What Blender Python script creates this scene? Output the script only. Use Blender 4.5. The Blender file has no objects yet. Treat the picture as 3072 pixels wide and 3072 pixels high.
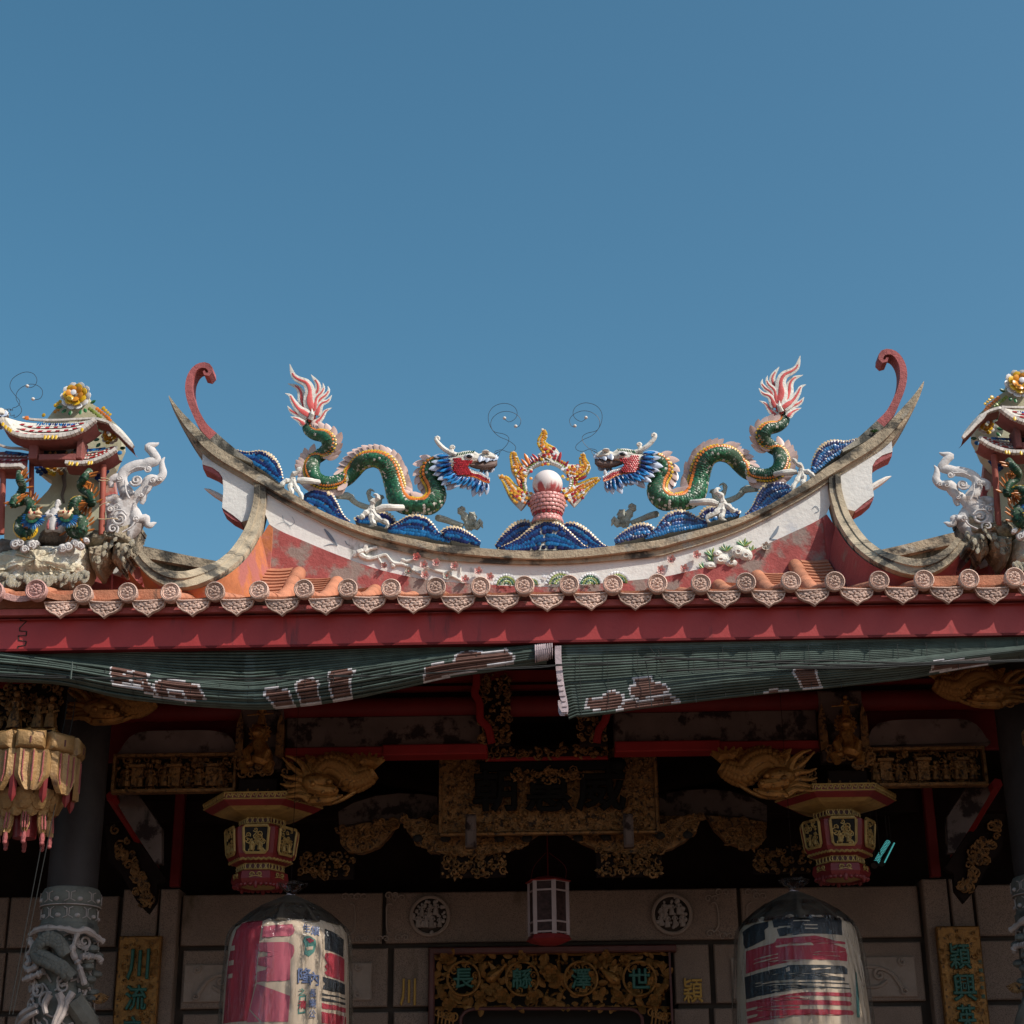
import bpy, math, random
from mathutils import Vector, Matrix, noise
from mathutils.geometry import tessellate_polygon
R = math.radians
rnd = random.Random(7)
sc = bpy.context.scene

# ------------------------------------------------------------------ camera
F = 5000.0                       # focal length in photograph pixels (3072 wide)
cam_d = bpy.data.cameras.new('camera')
cam_d.sensor_width = 36
cam_d.lens = 36 * F / 3072
cam_d.clip_end = 3000
cam = bpy.data.objects.new('camera', cam_d)
sc.collection.objects.link(cam)
sc.camera = cam
CAM = Vector((0, 0, 1.6))
ROT = (Matrix.Rotation(R(1.29), 4, 'Z') @ Matrix.Rotation(R(90 + 21.9), 4, 'X') @ Matrix.Rotation(R(-.53), 4, 'Z'))
cam.matrix_world = Matrix.Translation(CAM) @ ROT

# ------------------------------------------------------------------ sky, sun, exposure
SUN_EL, SUN_AZ = 45.0, 57.0      # elevation; degrees to the right of straight behind the camera
w = bpy.data.worlds.new('World')
sc.world = w
w.use_nodes = True
nt = w.node_tree
sky = nt.nodes.new('ShaderNodeTexSky')
sky.sky_type = 'NISHITA'
sky.sun_disc = False
sky.sun_elevation = R(SUN_EL)
sky.sun_rotation = R(180 - SUN_AZ)
sky.altitude = 50
sky.air_density = 1.0
sky.dust_density = 2.0
sky.ozone_density = 1.5
hsv = nt.nodes.new('ShaderNodeHueSaturation')
hsv.inputs['Saturation'].default_value = 1.24
hsv.inputs['Hue'].default_value = 0.477
nt.links.new(sky.outputs[0], hsv.inputs['Color'])
nt.links.new(hsv.outputs[0], nt.nodes['Background'].inputs['Color'])
nt.nodes['Background'].inputs['Strength'].default_value = 0.13
sun_d = bpy.data.lights.new('sun', 'SUN')
sun_d.energy = 4.6
sun_d.angle = R(.5)
sun_d.color = (1, .93, .82)
sun = bpy.data.objects.new('sun', sun_d)
sc.collection.objects.link(sun)
TO_SUN = Vector((math.sin(R(SUN_AZ)) * math.cos(R(SUN_EL)), -math.cos(R(SUN_AZ)) * math.cos(R(SUN_EL)), math.sin(R(SUN_EL))))
sun.rotation_euler = (-TO_SUN).to_track_quat('-Z', 'Y').to_euler()
sun.location = TO_SUN * 30
sc.view_settings.view_transform = 'Standard'
sc.view_settings.look = 'None'
sc.view_settings.gamma = 1
sc.view_settings.use_curve_mapping = False
sc.view_settings.exposure = 0

# ------------------------------------------------------------------ measuring helpers
def P(x, y, Y):
    """the point of the place at distance Y that was measured at (x, y) in the 3072 px photograph"""
    d = ROT.to_3x3() @ Vector(((x - 1536) / F, -(y - 1536) / F, -1))
    return CAM + d * (Y / d.y)
ZM = {'b': (0, 0, 3072 / 1932), 'z1': (450, 1050, 800 / 1932), 'z2': (1200, 1150, 700 / 1932), 'z3': (1800, 1050, 1000 / 1932),
      'z4': (0, 1080, 600 / 1656), 'z5': (2672, 1080, 400 / 1104), 'z6': (0, 1680, 1000 / 1932), 'z7': (1000, 1680, 1000 / 1932),
      'z8': (2000, 1680, 1072 / 1932), 'y1': (0, 2000, 600 / 1932), 'y2': (600, 2000, 600 / 1932), 'y3': (1200, 2000, 800 / 1932),
      'y4': (2000, 2000, 700 / 1932), 'y5': (2600, 2000, 472 / 1520), 'y6': (0, 2500, 700 / 1932), 'y7': (600, 2600, 700 / 1932),
      'y8': (1250, 2550, 800 / 1932), 'w1': (2000, 2500, 700 / 1932), 'w2': (2600, 2500, 472 / 1594),
      'd1': (830, 1080, 400 / 1932), 'd2': (1130, 1280, 400 / 1932), 'c3': (1450, 1250, 400 / 1932), 'd4': (830, 1380, 400 / 1932),
      'p1': (0, 1120, 400 / 1932), 'p2': (0, 1400, 500 / 1932), 'q1': (1150, 1600, 1200 / 1932), 'f': (0, 0, 1)}
def Q(k, x, y, Y):
    a, b, s = ZM[k]
    return P(a + x * s, b + y * s, Y)
def QL(k, Y, l):
    return [Q(k, p[0], p[1], p[2] if len(p) > 2 else Y) for p in l]
def ms(k, Y):
    """metres per measured pixel at distance Y"""
    return ZM[k][2] * Y * 1.075 / F
V = Vector
def spl(pts, n):
    """n points evenly along a Catmull-Rom curve (points of any dimension)"""
    P_ = [tuple(p) for p in pts]
    if len(P_) == 2:
        return [tuple(a + (b - a) * i / (n - 1) for a, b in zip(*P_)) for i in range(n)]
    E = [tuple(2 * a - b for a, b in zip(P_[0], P_[1]))] + P_ + [tuple(2 * a - b for a, b in zip(P_[-1], P_[-2]))]
    dense = []
    for i in range(1, len(E) - 2):
        for j in range(16):
            t = j / 16
            dense.append(tuple(.5 * (2 * b + (c - a) * t + (2 * a - 5 * b + 4 * c - d) * t * t + (3 * b - a - 3 * c + d) * t ** 3)
                               for a, b, c, d in zip(E[i - 1], E[i], E[i + 1], E[i + 2])))
    dense.append(P_[-1])
    L = [0]
    for a, b in zip(dense, dense[1:]):
        L.append(L[-1] + math.sqrt(sum((u - v) ** 2 for u, v in zip(a[:3], b[:3]))))
    out, j = [], 0
    for i in range(n):
        s = L[-1] * i / (n - 1)
        while j < len(L) - 2 and L[j + 1] < s:
            j += 1
        f = (s - L[j]) / max(1e-9, L[j + 1] - L[j])
        out.append(tuple(a + (b - a) * f for a, b in zip(dense[j], dense[j + 1])))
    return out
def vspl(pts, n):
    return [V(p) for p in spl(pts, n)]
def plen(pts):
    return sum((V(b) - V(a)).length for a, b in zip(pts, pts[1:]))
def inpoly(x, y, poly):
    c, j = False, len(poly) - 1
    for i in range(len(poly)):
        a, b = poly[i], poly[j]
        if (a[1] > y) != (b[1] > y) and x < (b[0] - a[0]) * (y - a[1]) / (b[1] - a[1]) + a[0]:
            c = not c
        j = i
    return c
def segdist(x, y, poly):
    best = 1e9
    for a, b in zip(poly, poly[1:] + poly[:1]):
        dx, dy = b[0] - a[0], b[1] - a[1]
        t = max(0, min(1, ((x - a[0]) * dx + (y - a[1]) * dy) / max(1e-9, dx * dx + dy * dy)))
        best = min(best, math.hypot(x - a[0] - t * dx, y - a[1] - t * dy))
    return best

# ------------------------------------------------------------------ materials
M = {}
def mat(name, col, rough=.6, metal=0, var=.18, scale=6, bump=0, bscale=30, dirt=None, dcol=(.05, .045, .04), dscale=5, dst=(1, 1, .35),
        patch=None, pcol=(.3, .3, .3), pscale=4, objrand=0, coat=0, spec=.5, speck=None):
    m = bpy.data.materials.new(name)
    m.use_nodes = True
    t = m.node_tree
    N, L = t.nodes, t.links
    b = N['Principled BSDF']
    b.inputs['Roughness'].default_value = rough
    b.inputs['Metallic'].default_value = metal
    b.inputs['Coat Weight'].default_value = coat
    b.inputs['Specular IOR Level'].default_value = spec
    tc = N.new('ShaderNodeTexCoord')
    def tex(s, detail=5, st=None, off=0):
        mp = N.new('ShaderNodeMapping')
        mp.inputs['Location'].default_value = (off, off * .7, off * .3)
        if st:
            mp.inputs['Scale'].default_value = st
        L.new(tc.outputs['Object'], mp.inputs['Vector'])
        n = N.new('ShaderNodeTexNoise')
        n.inputs['Scale'].default_value = s
        n.inputs['Detail'].default_value = detail
        n.inputs['Roughness'].default_value = .62
        L.new(mp.outputs[0], n.inputs['Vector'])
        return n.outputs['Fac']
    def ramp(fac, lo, hi):
        r = N.new('ShaderNodeMapRange')
        r.inputs['From Min'].default_value = lo
        r.inputs['From Max'].default_value = hi
        L.new(fac, r.inputs['Value'])
        return r.outputs[0]
    def mix(fac, a, c):
        x = N.new('ShaderNodeMix')
        x.data_type = 'RGBA'
        if isinstance(fac, float):
            x.inputs['Factor'].default_value = fac
        else:
            L.new(fac, x.inputs['Factor'])
        for s_, v in ((x.inputs['A'], a), (x.inputs['B'], c)):
            if isinstance(v, tuple):
                s_.default_value = (*v, 1)
            else:
                L.new(v, s_)
        return x.outputs['Result']
    lo = tuple(max(0, c * (1 - var)) for c in col)
    hi = tuple(min(1, c * (1 + var)) for c in col)
    c = mix(ramp(tex(scale), .3, .7), lo, hi)
    if patch is not None:
        f = ramp(tex(pscale, 7, None, 3.1), patch, patch + .08)
        c = mix(f, c, pcol)
    if speck is not None:
        c = mix(ramp(tex(speck[1], 2, None, 1.3), .52, .6), c, speck[0])
    if dirt is not None:
        f = ramp(tex(dscale, 8, dst, 7.7), dirt, dirt + .1)
        c = mix(f, c, dcol)
    if objrand:
        oi = N.new('ShaderNodeObjectInfo')
        h = N.new('ShaderNodeHueSaturation')
        L.new(c, h.inputs['Color'])
        mr = N.new('ShaderNodeMapRange')
        mr.inputs['To Min'].default_value = 1 - objrand
        mr.inputs['To Max'].default_value = 1 + objrand
        L.new(oi.outputs['Random'], mr.inputs['Value'])
        L.new(mr.outputs[0], h.inputs['Value'])
        c = h.outputs[0]
    L.new(c, b.inputs['Base Color'])
    if bump:
        bp = N.new('ShaderNodeBump')
        bp.inputs['Strength'].default_value = bump
        bp.inputs['Distance'].default_value = .02
        L.new(tex(bscale, 6, None, 2.2), bp.inputs['Height'])
        L.new(bp.outputs[0], b.inputs['Normal'])
    M[name] = m
    return m
def ceramic(name, col, rnd_=.22):
    return mat(name, col, rough=.34, var=.1, scale=20, objrand=rnd_, dirt=.68, dscale=14, dst=(1, 1, 1), dcol=(.2, .19, .17))
ceramic('green_glaze', (.018, .10, .045), .6)
ceramic('pale_green_glaze', (.22, .28, .06))
ceramic('leaf_green', (.03, .14, .05), .35)
ceramic('navy_glaze', (.008, .010, .075), .4)
ceramic('mane_cyan', (.015, .20, .50), .25)
ceramic('blue_glaze', (.008, .055, .20), .3)
ceramic('cyan_glaze', (.010, .125, .32), .3)
ceramic('white_glaze', (.66, .66, .68), .1)
ceramic('pale_blue_glaze', (.42, .48, .60), .15)
ceramic('yellow_glaze', (.62, .38, .02), .2)
ceramic('orange_glaze', (.62, .17, .02), .2)
ceramic('amber_glaze', (.60, .24, .02), .2)
mat('dark_scale', (.010, .045, .020), .5, var=.4, scale=30, objrand=.6, spec=.3)
ceramic('orange_spike', (.42, .13, .02), .3)
ceramic('red_glaze', (.34, .015, .02), .3)
ceramic('pink_glaze', (.62, .28, .26), .12)
ceramic('petal_pink', (.58, .42, .38), .12)
ceramic('flower_pink', (.72, .50, .47), .15)
ceramic('tan_shell', (.55, .42, .26), .25)
ceramic('black_glaze', (.01, .01, .012), .1)
mat('mortar', (.58, .55, .49), .9, bump=.5, bscale=60, dirt=.56, dcol=(.2, .18, .15), dscale=9)
mat('white_paint_plaster', (.66, .64, .59), .85, bump=.35, bscale=40, dirt=.6, dcol=(.25, .23, .19), dscale=10)
mat('green_grout', (.03, .07, .035), .8, bump=.4, bscale=70, patch=.55, pcol=(.45, .44, .38), pscale=34)
mat('palate_brown', (.14, .09, .075), .7, var=.2, scale=20)
mat('grey_claw', (.42, .43, .38), .9, bump=.5, bscale=50, dirt=.6, dcol=(.16, .16, .13), dscale=12)
mat('coral_paint', (.56, .085, .08), .6, bump=.2)
mat('concrete', (.37, .305, .215), .9, var=.32, scale=6, bump=.6, bscale=45, patch=.6, pcol=(.36, .34, .29), pscale=5, dirt=.5, dcol=(.06, .055, .045), dscale=8, dst=(.6, 1, 1))
mat('concrete_top', (.26, .24, .2), .95, var=.35, scale=7, bump=.6, bscale=45, dirt=.45, dcol=(.04, .04, .035), dscale=8)
mat('mossy_concrete', (.16, .15, .1), .95, var=.35, scale=9, bump=.5, dirt=.5, dcol=(.03, .035, .025), dscale=8)
mat('white_plaster', (.70, .69, .66), .85, var=.08, scale=3, bump=.25, bscale=30, patch=.6, pcol=(.5, .52, .55), pscale=3, dirt=.6, dcol=(.12, .12, .11), dscale=5, dst=(1, 1, .45))
mat('red_plaster', (.33, .075, .07), .9, var=.25, scale=6, bump=.4, bscale=35, patch=.485, pcol=(.27, .2, .175), pscale=4.5, dirt=.66, dcol=(.12, .1, .09))
mat('shaded_plaster', (.27, .05, .05), .85, var=.2, bump=.3, patch=.58, pcol=(.22, .12, .1), pscale=4)  # darker copy with the right hip's shade put into the colour
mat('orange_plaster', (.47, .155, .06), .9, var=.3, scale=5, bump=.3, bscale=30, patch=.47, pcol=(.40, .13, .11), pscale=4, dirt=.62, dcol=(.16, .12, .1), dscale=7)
mat('pink_red_plaster', (.40, .09, .085), .85, var=.25, scale=6, bump=.3, patch=.6, pcol=(.42, .24, .2), pscale=5, dirt=.62, dcol=(.1, .08, .07))
mat('terracotta_cap', (.56, .385, .315), .9, var=.2, scale=14, bump=.5, bscale=70, dirt=.65, dcol=(.12, .09, .075), dscale=16, dst=(1, 1, 1), objrand=.24)
mat('pink_cap', (.52, .30, .27), .9, var=.15, scale=14, bump=.5, bscale=70)
mat('orange_tile', (.42, .165, .09), .85, var=.28, scale=9, bump=.4, bscale=60, dirt=.6, dcol=(.16, .09, .06), dscale=12, objrand=.14)
mat('fascia_red', (.36, .030, .030), .55, var=.12, scale=3, bump=.12, bscale=20, dirt=.6, dcol=(.17, .022, .024), dscale=5, dst=(2.5, 1, .35))
mat('fascia_red_bright', (.40, .04, .04), .5, var=.1, scale=3, bump=.1)
mat('curl_red', (.33, .085, .085), .8, var=.25, scale=10, bump=.4, bscale=50, dirt=.63, dcol=(.12, .08, .07), dscale=9)
mat('rock_cream', (.60, .53, .39), .95, var=.25, scale=6, bump=1, bscale=30, patch=.54, pcol=(.62, .61, .57), dirt=.57, dcol=(.09, .08, .06), dscale=7, dst=(1, 1, .5))
mat('rock_dark', (.30, .25, .18), .95, var=.4, scale=9, bump=1, bscale=28, patch=.55, pcol=(.5, .44, .32), pscale=8, dirt=.5, dcol=(.04, .035, .03), dscale=9)
mat('dark_ledge', (.16, .13, .11), .95, var=.4, scale=14, bump=.8)
mat('cream_wall', (.46, .44, .31), .85, var=.12, bump=.2, dirt=.64, dcol=(.22, .2, .16), dscale=5)
mat('scroll_white', (.58, .55, .54), .85, var=.12, scale=10, bump=.3, dirt=.55, dcol=(.28, .23, .21), dscale=10, dst=(1, 1, 1))
mat('tile_white', (.62, .56, .51), .6, var=.15, scale=14, dirt=.6, dcol=(.2, .15, .12), dscale=14, objrand=.15)
mat('pagoda_red', (.24, .07, .06), .8, var=.25, scale=8, bump=.3, dirt=.6, dcol=(.1, .05, .04))
mat('post_red', (.30, .065, .04), .7, var=.2, scale=12, dirt=.62, dcol=(.1, .04, .03))
mat('black_and_shade', (.012, .01, .009), .9)  # near-black colour for shade in recesses; also one dark flower centre
mat('wire', (.03, .03, .035), .5)
mat('pale_ball', (.62, .58, .54), .6)
mat('bamboo_green', (.052, .074, .064), .55, var=.3, scale=14, objrand=.25)
mat('bamboo_brown', (.12, .062, .05), .5, var=.25, scale=20)
mat('bamboo_white', (.46, .44, .46), .5, var=.35, scale=20)
mat('bind_pink', (.45, .36, .38), .8, var=.2, scale=30, bump=.3)
mat('rope', (.012, .013, .013), .8)
mat('granite', (.25, .18, .145), .85, var=.16, scale=3, bump=.25, bscale=90, speck=((.11, .082, .068), 230), dirt=.62, dcol=(.09, .065, .04), dscale=3)
mat('granite_relief', (.30, .235, .20), .85, var=.16, scale=8, bump=.3, bscale=90)
mat('joint', (.05, .037, .03), .95)
mat('green_stone', (.12, .12, .105), .75, var=.3, scale=9, bump=.35, bscale=40, dirt=.56, dcol=(.05, .05, .045), dscale=9, dst=(1, 1, 1))
mat('pink_stone', (.34, .29, .27), .75, var=.25, scale=12, bump=.3, bscale=40, dirt=.58, dcol=(.10, .09, .08), dscale=9, dst=(1, 1, 1))
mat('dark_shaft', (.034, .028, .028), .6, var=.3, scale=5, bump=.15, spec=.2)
mat('gilt', (.30, .14, .036), .42, metal=.55, var=.35, scale=18, bump=.4, bscale=60, dirt=.56, dcol=(.06, .03, .015), dscale=45, dst=(1, 1, 1))
mat('gilt_dark', (.22, .105, .034), .5, metal=.45, var=.45, scale=22, bump=.5, bscale=60, dirt=.52, dcol=(.03, .016, .01), dscale=40, dst=(1, 1, 1))
mat('gilt_bright', (.31, .18, .07), .5, metal=.2, var=.22, scale=18, bump=.4, bscale=60, patch=.64, pcol=(.24, .08, .05), pscale=30, dirt=.56, dcol=(.16, .09, .05), dscale=16, dst=(1, 1, .4))
mat('lantern_gold', (.42, .27, .09), .5, metal=.25, var=.25, scale=20, dirt=.6, dcol=(.12, .06, .03), dscale=16)
mat('lantern_red', (.19, .016, .018), .45, var=.2, scale=8)
mat('wood_red', (.13, .008, .009), .6, var=.2, scale=6, spec=.25)
mat('wood_red_bright', (.22, .011, .012), .55, spec=.25, var=.15, scale=6)
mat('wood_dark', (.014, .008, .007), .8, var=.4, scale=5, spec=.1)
mat('painted_beam', (.12, .085, .075), .8, spec=.15, var=.2, scale=6, patch=.5, pcol=(.025, .015, .014), pscale=9, dirt=.62, dcol=(.02, .015, .014), dscale=7)
mat('boss_board', (.17, .125, .115), .8, spec=.15, var=.2, scale=6, patch=.58, pcol=(.05, .035, .032), pscale=7)
mat('ink_char', (.008, .007, .007), .8, spec=.1)
mat('teal_char', (.018, .10, .075), .5, var=.25, scale=30)
mat('yellow_char', (.45, .26, .05), .6, var=.2, scale=20)
mat('panel_wood', (.10, .030, .026), .6, var=.25)
mat('paper', (.50, .40, .30), .8, var=.1, scale=4)
mat('paper_red', (.36, .026, .045), .7, var=.15, scale=5)
mat('paper_pink', (.46, .10, .14), .7, var=.12, scale=5)
mat('paper_black', (.018, .02, .024), .6)
mat('paper_blue', (.12, .16, .30), .7)
mat('paper_teal', (.06, .2, .17), .7)
mat('wrap_dark', (.055, .045, .034), .55, var=.4, scale=9)
mat('frame_white', (.36, .26, .25), .7, var=.12, scale=14)
mat('frame_red', (.22, .018, .018), .6)
mat('dull_glass', (.045, .022, .02), .6, var=.5, scale=40, spec=.2)
mat('ground_paving', (.12, .075, .053), .9, var=.25, scale=2, bump=.3)
mat('ink_paint', (.18, .22, .27), .85)
mat('weed', (.05, .11, .02), .8)
def glow(name, col, strength):
    m = bpy.data.materials.new(name)
    m.use_nodes = True
    b = m.node_tree.nodes['Principled BSDF']
    b.inputs['Base Color'].default_value = (*col, 1)
    b.inputs['Emission Color'].default_value = (*col, 1)
    b.inputs['Emission Strength'].default_value = strength
    M[name] = m
glow('tube_light', (.10, .50, .50), .55)
def film():
    m = bpy.data.materials.new('plastic_film')
    m.use_nodes = True
    t = m.node_tree
    N, L = t.nodes, t.links
    out = N['Material Output']
    tr = N.new('ShaderNodeBsdfTransparent')
    tr.inputs[0].default_value = (.93, .93, .93, 1)
    gl = N.new('ShaderNodeBsdfGlossy')
    gl.inputs['Roughness'].default_value = .12
    gl.inputs['Color'].default_value = (.8, .85, .9, 1)
    fr = N.new('ShaderNodeFresnel')
    fr.inputs['IOR'].default_value = 1.45
    mx = N.new('ShaderNodeMixShader')
    tc = N.new('ShaderNodeTexCoord')
    mp = N.new('ShaderNodeMapping')
    mp.inputs['Scale'].default_value = (9, 9, 1.5)
    ns = N.new('ShaderNodeTexNoise')
    ns.inputs['Scale'].default_value = 3
    ns.inputs['Detail'].default_value = 4
    bp = N.new('ShaderNodeBump')
    bp.inputs['Strength'].default_value = 1
    bp.inputs['Distance'].default_value = .05
    L.new(tc.outputs['Object'], mp.inputs[0]); L.new(mp.outputs[0], ns.inputs['Vector']); L.new(ns.outputs['Fac'], bp.inputs['Height'])
    L.new(bp.outputs[0], gl.inputs['Normal']); L.new(bp.outputs[0], fr.inputs['Normal'])
    ml = N.new('ShaderNodeMath'); ml.operation = 'MULTIPLY'
    m2 = N.new('ShaderNodeMapRange'); m2.inputs['From Min'].default_value = .42; m2.inputs['From Max'].default_value = .68; m2.inputs['To Min'].default_value = .2; m2.inputs['To Max'].default_value = 1.24
    L.new(ns.outputs['Fac'], m2.inputs['Value']); L.new(fr.outputs[0], ml.inputs[0]); L.new(m2.outputs[0], ml.inputs[1])
    L.new(ml.outputs[0], mx.inputs[0]); L.new(tr.outputs[0], mx.inputs[1]); L.new(gl.outputs[0], mx.inputs[2])
    L.new(mx.outputs[0], out.inputs['Surface'])
    M['plastic_film'] = m
film()
def pearl_mat():
    mat('pearl_paint', (.70, .63, .61), .55, var=.06, scale=5)
    m = M['pearl_paint']
    t = m.node_tree
    N, L = t.nodes, t.links
    b = N['Principled BSDF']
    old = b.inputs['Base Color'].links[0].from_socket
    tc = N.new('ShaderNodeTexCoord')
    sx = N.new('ShaderNodeSeparateXYZ')
    L.new(tc.outputs['Object'], sx.inputs[0])
    ns = N.new('ShaderNodeTexNoise')
    ns.inputs['Scale'].default_value = 28
    ns.inputs['Detail'].default_value = 5
    mp = N.new('ShaderNodeMapping')
    mp.inputs['Scale'].default_value = (1, 1, .35)
    L.new(tc.outputs['Object'], mp.inputs[0]); L.new(mp.outputs[0], ns.inputs['Vector'])
    ma = N.new('ShaderNodeMath'); ma.operation = 'MULTIPLY_ADD'
    L.new(ns.outputs['Fac'], ma.inputs[0]); ma.inputs[1].default_value = .16; ma.inputs[2].default_value = -.095
    sb = N.new('ShaderNodeMath'); sb.operation = 'SUBTRACT'
    L.new(ma.outputs[0], sb.inputs[0]); L.new(sx.outputs['Z'], sb.inputs[1])
    mr = N.new('ShaderNodeMapRange')
    mr.inputs['From Min'].default_value = -.004
    mr.inputs['From Max'].default_value = .022
    L.new(sb.outputs[0], mr.inputs['Value'])
    x = N.new('ShaderNodeMix'); x.data_type = 'RGBA'
    L.new(mr.outputs[0], x.inputs['Factor']); L.new(old, x.inputs['A']); x.inputs['B'].default_value = (.46, .08, .08, 1)
    L.new(x.outputs['Result'], b.inputs['Base Color'])
pearl_mat()

# ------------------------------------------------------------------ mesh and object helpers
class MB:
    def __init__(s):
        s.v, s.f, s.m = [], [], []
    def add(s, vs, fs, mi=0):
        o = len(s.v)
        s.v += [tuple(v) for v in vs]
        s.f += [tuple(i + o for i in f) for f in fs]
        s.m += [mi] * len(fs)
        return s
    def grid(s, rows, cu=False, cv=False, mi=0):
        n, k = len(rows), len(rows[0])
        fs = []
        for i in range(n if cv else n - 1):
            for j in range(k if cu else k - 1):
                a, b = i * k + j, i * k + (j + 1) % k
                c, d = ((i + 1) % n) * k + (j + 1) % k, ((i + 1) % n) * k + j
                fs.append((a, b, c, d))
        return s.add([p for r in rows for p in r], fs, mi)
    def box(s, c, size, rot=None, mi=0, bev=0):
        hx, hy, hz = (d / 2 for d in size)
        c = V(c)
        if bev:
            o = V((hx, hy, hz))
            rows = []
            for yy, ins in ((-hy, bev), (-hy + bev, 0), (hy, 0)):
                rows.append([V((sx * (hx - ins), yy, sz * (hz - ins))) for sx, sz in ((-1, -1), (1, -1), (1, 1), (-1, 1))])
            vs = [p for r in rows for p in r]
            fs = [(0, 1, 2, 3), (11, 10, 9, 8)]
            for i in range(2):
                for j in range(4):
                    fs.append((i * 4 + j, i * 4 + 4 + j, i * 4 + 4 + (j + 1) % 4, i * 4 + (j + 1) % 4))
        else:
            vs = [V((x, y, z)) for x in (-hx, hx) for y in (-hy, hy) for z in (-hz, hz)]
            fs = [(0, 1, 3, 2), (4, 6, 7, 5), (0, 4, 5, 1), (2, 3, 7, 6), (0, 2, 6, 4), (1, 5, 7, 3)]
        if rot is not None:
            vs = [rot @ v for v in vs]
        return s.add([v + c for v in vs], fs, mi)
    def tube(s, path, r, n=8, flat=(1, 1), up=None, mi=0, cap=True):
        path = [V(p) for p in path]
        k = len(path)
        rs = r if isinstance(r, (list, tuple)) else [r] * k
        rows, nn = [], None
        for i, p in enumerate(path):
            t = (path[min(i + 1, k - 1)] - path[max(i - 1, 0)])
            if t.length < 1e-9:
                t = V((0, 0, 1))
            t.normalize()
            if up is not None:
                u = V(up) - t * t.dot(V(up))
                nn = u.normalized() if u.length > 1e-4 else (nn or t.orthogonal().normalized())
            else:
                nn = t.orthogonal().normalized() if nn is None else (nn - t * t.dot(nn)).normalized()
            b = t.cross(nn)
            rows.append([p + (nn * math.cos(2 * math.pi * j / n) * flat[0] + b * math.sin(2 * math.pi * j / n) * flat[1]) * rs[i] for j in range(n)])
        s.grid(rows, cu=True, mi=mi)
        if cap:
            o = len(s.v) - k * n
            s.f += [tuple(o + j for j in range(n))[::-1], tuple(o + (k - 1) * n + j for j in range(n))]
            s.m += [mi, mi]
        return s
    def plate(s, pts, depth, mi=0, mi2=None):
        """polygon pts (front face) pushed back by the vector depth"""
        pts = [V(p) for p in pts]
        n = len(pts)
        tri = tessellate_polygon([pts])
        d = V(depth)
        s.add(pts + [p + d for p in pts], [t for t in tri] + [tuple(i + n for i in t)[::-1] for t in tri], mi)
        o = len(s.v) - 2 * n
        s.f += [(o + i, o + (i + 1) % n, o + n + (i + 1) % n, o + n + i) for i in range(n)]
        s.m += [mi if mi2 is None else mi2] * n
        return s
    def puff(s, pts, depth, dome, inset=.75, mi=0):
        """plate whose front swells: rim, an inner ring and a centre point raised against depth"""
        pts = [V(p) for p in pts]
        n = len(pts)
        c = sum(pts, V()) / n
        u = -V(depth).normalized()
        ring = [c + (p - c) * inset + u * dome * .75 for p in pts]
        vs = [p + V(depth) for p in pts] + pts + ring + [c + u * dome]
        fs = []
        for i in range(n):
            j = (i + 1) % n
            fs += [(i, j, n + j, n + i), (n + i, n + j, 2 * n + j, 2 * n + i), (2 * n + i, 2 * n + j, 3 * n)]
        return s.add(vs, fs, mi)
    def ball(s, c, r, n=8, k=5, mi=0, axes=None):
        c = V(c)
        rr = r if isinstance(r, (tuple, list)) else (r, r, r)
        rows = []
        for i in range(k + 1):
            a = math.pi * i / k
            rows.append([V((rr[0] * math.sin(a) * math.cos(2 * math.pi * j / n), rr[1] * math.sin(a) * math.sin(2 * math.pi * j / n), rr[2] * math.cos(a))) for j in range(n)])
        if axes is not None:
            rows = [[axes @ p for p in r_] for r_ in rows]
        return s.grid([[p + c for p in r_] for r_ in rows], cu=True, mi=mi)
    def lathe(s, prof, n=24, c=(0, 0, 0), mi=0, cap=True, a0=0, fn=None):
        c = V(c)
        rows = []
        for i, (r, z) in enumerate(prof):
            row = []
            for j in range(n):
                a = a0 + 2 * math.pi * j / n
                q = r if fn is None else r * fn(a, z)
                row.append(c + V((q * math.cos(a), q * math.sin(a), z)))
            rows.append(row)
        s.grid(rows, cu=True, mi=mi)
        if cap:
            o = len(s.v) - len(prof) * n
            s.f += [tuple(o + j for j in range(n)), tuple(o + (len(prof) - 1) * n + j for j in range(n))]
            s.m += [mi, mi]
        return s
    def curl(s, c, r, turns, th, ux, uz, uy, a0=0, n=18, nn=6, mi=0):
        """a spiral scroll in the plane of ux, uz lifted along uy"""
        path, rs = [], []
        for i in range(n):
            t = i / (n - 1)
            a = a0 + turns * 2 * math.pi * t
            q = r * (1 - .85 * t)
            path.append(V(c) + V(ux) * q * math.cos(a) + V(uz) * q * math.sin(a) + V(uy) * th * .5 * t)
            rs.append(th * (1 - .35 * t))
        return s.tube(path, rs, nn, mi=mi)
    def mesh(s, name, mats, base=None, smooth=35):
        me = bpy.data.meshes.new(name)
        b = V(base) if base is not None else V()
        me.from_pydata([(v[0] - b.x, v[1] - b.y, v[2] - b.z) for v in s.v], [], s.f)
        for m_ in (mats if isinstance(mats, (list, tuple)) else [mats]):
            me.materials.append(M[m_])
        if any(s.m):
            me.polygons.foreach_set('material_index', s.m)
        me.validate()
        import bmesh
        bm = bmesh.new(); bm.from_mesh(me)
        bmesh.ops.recalc_face_normals(bm, faces=bm.faces)
        bm.to_mesh(me); bm.free()
        if smooth:
            me.polygons.foreach_set('use_smooth', [True] * len(me.polygons))
            me.set_sharp_from_angle(angle=R(smooth))
        me.update()
        return me
COL = sc.collection
BASE = {}
def base_of(o):
    return BASE.get(o, V()) if o is not None else V()
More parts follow.
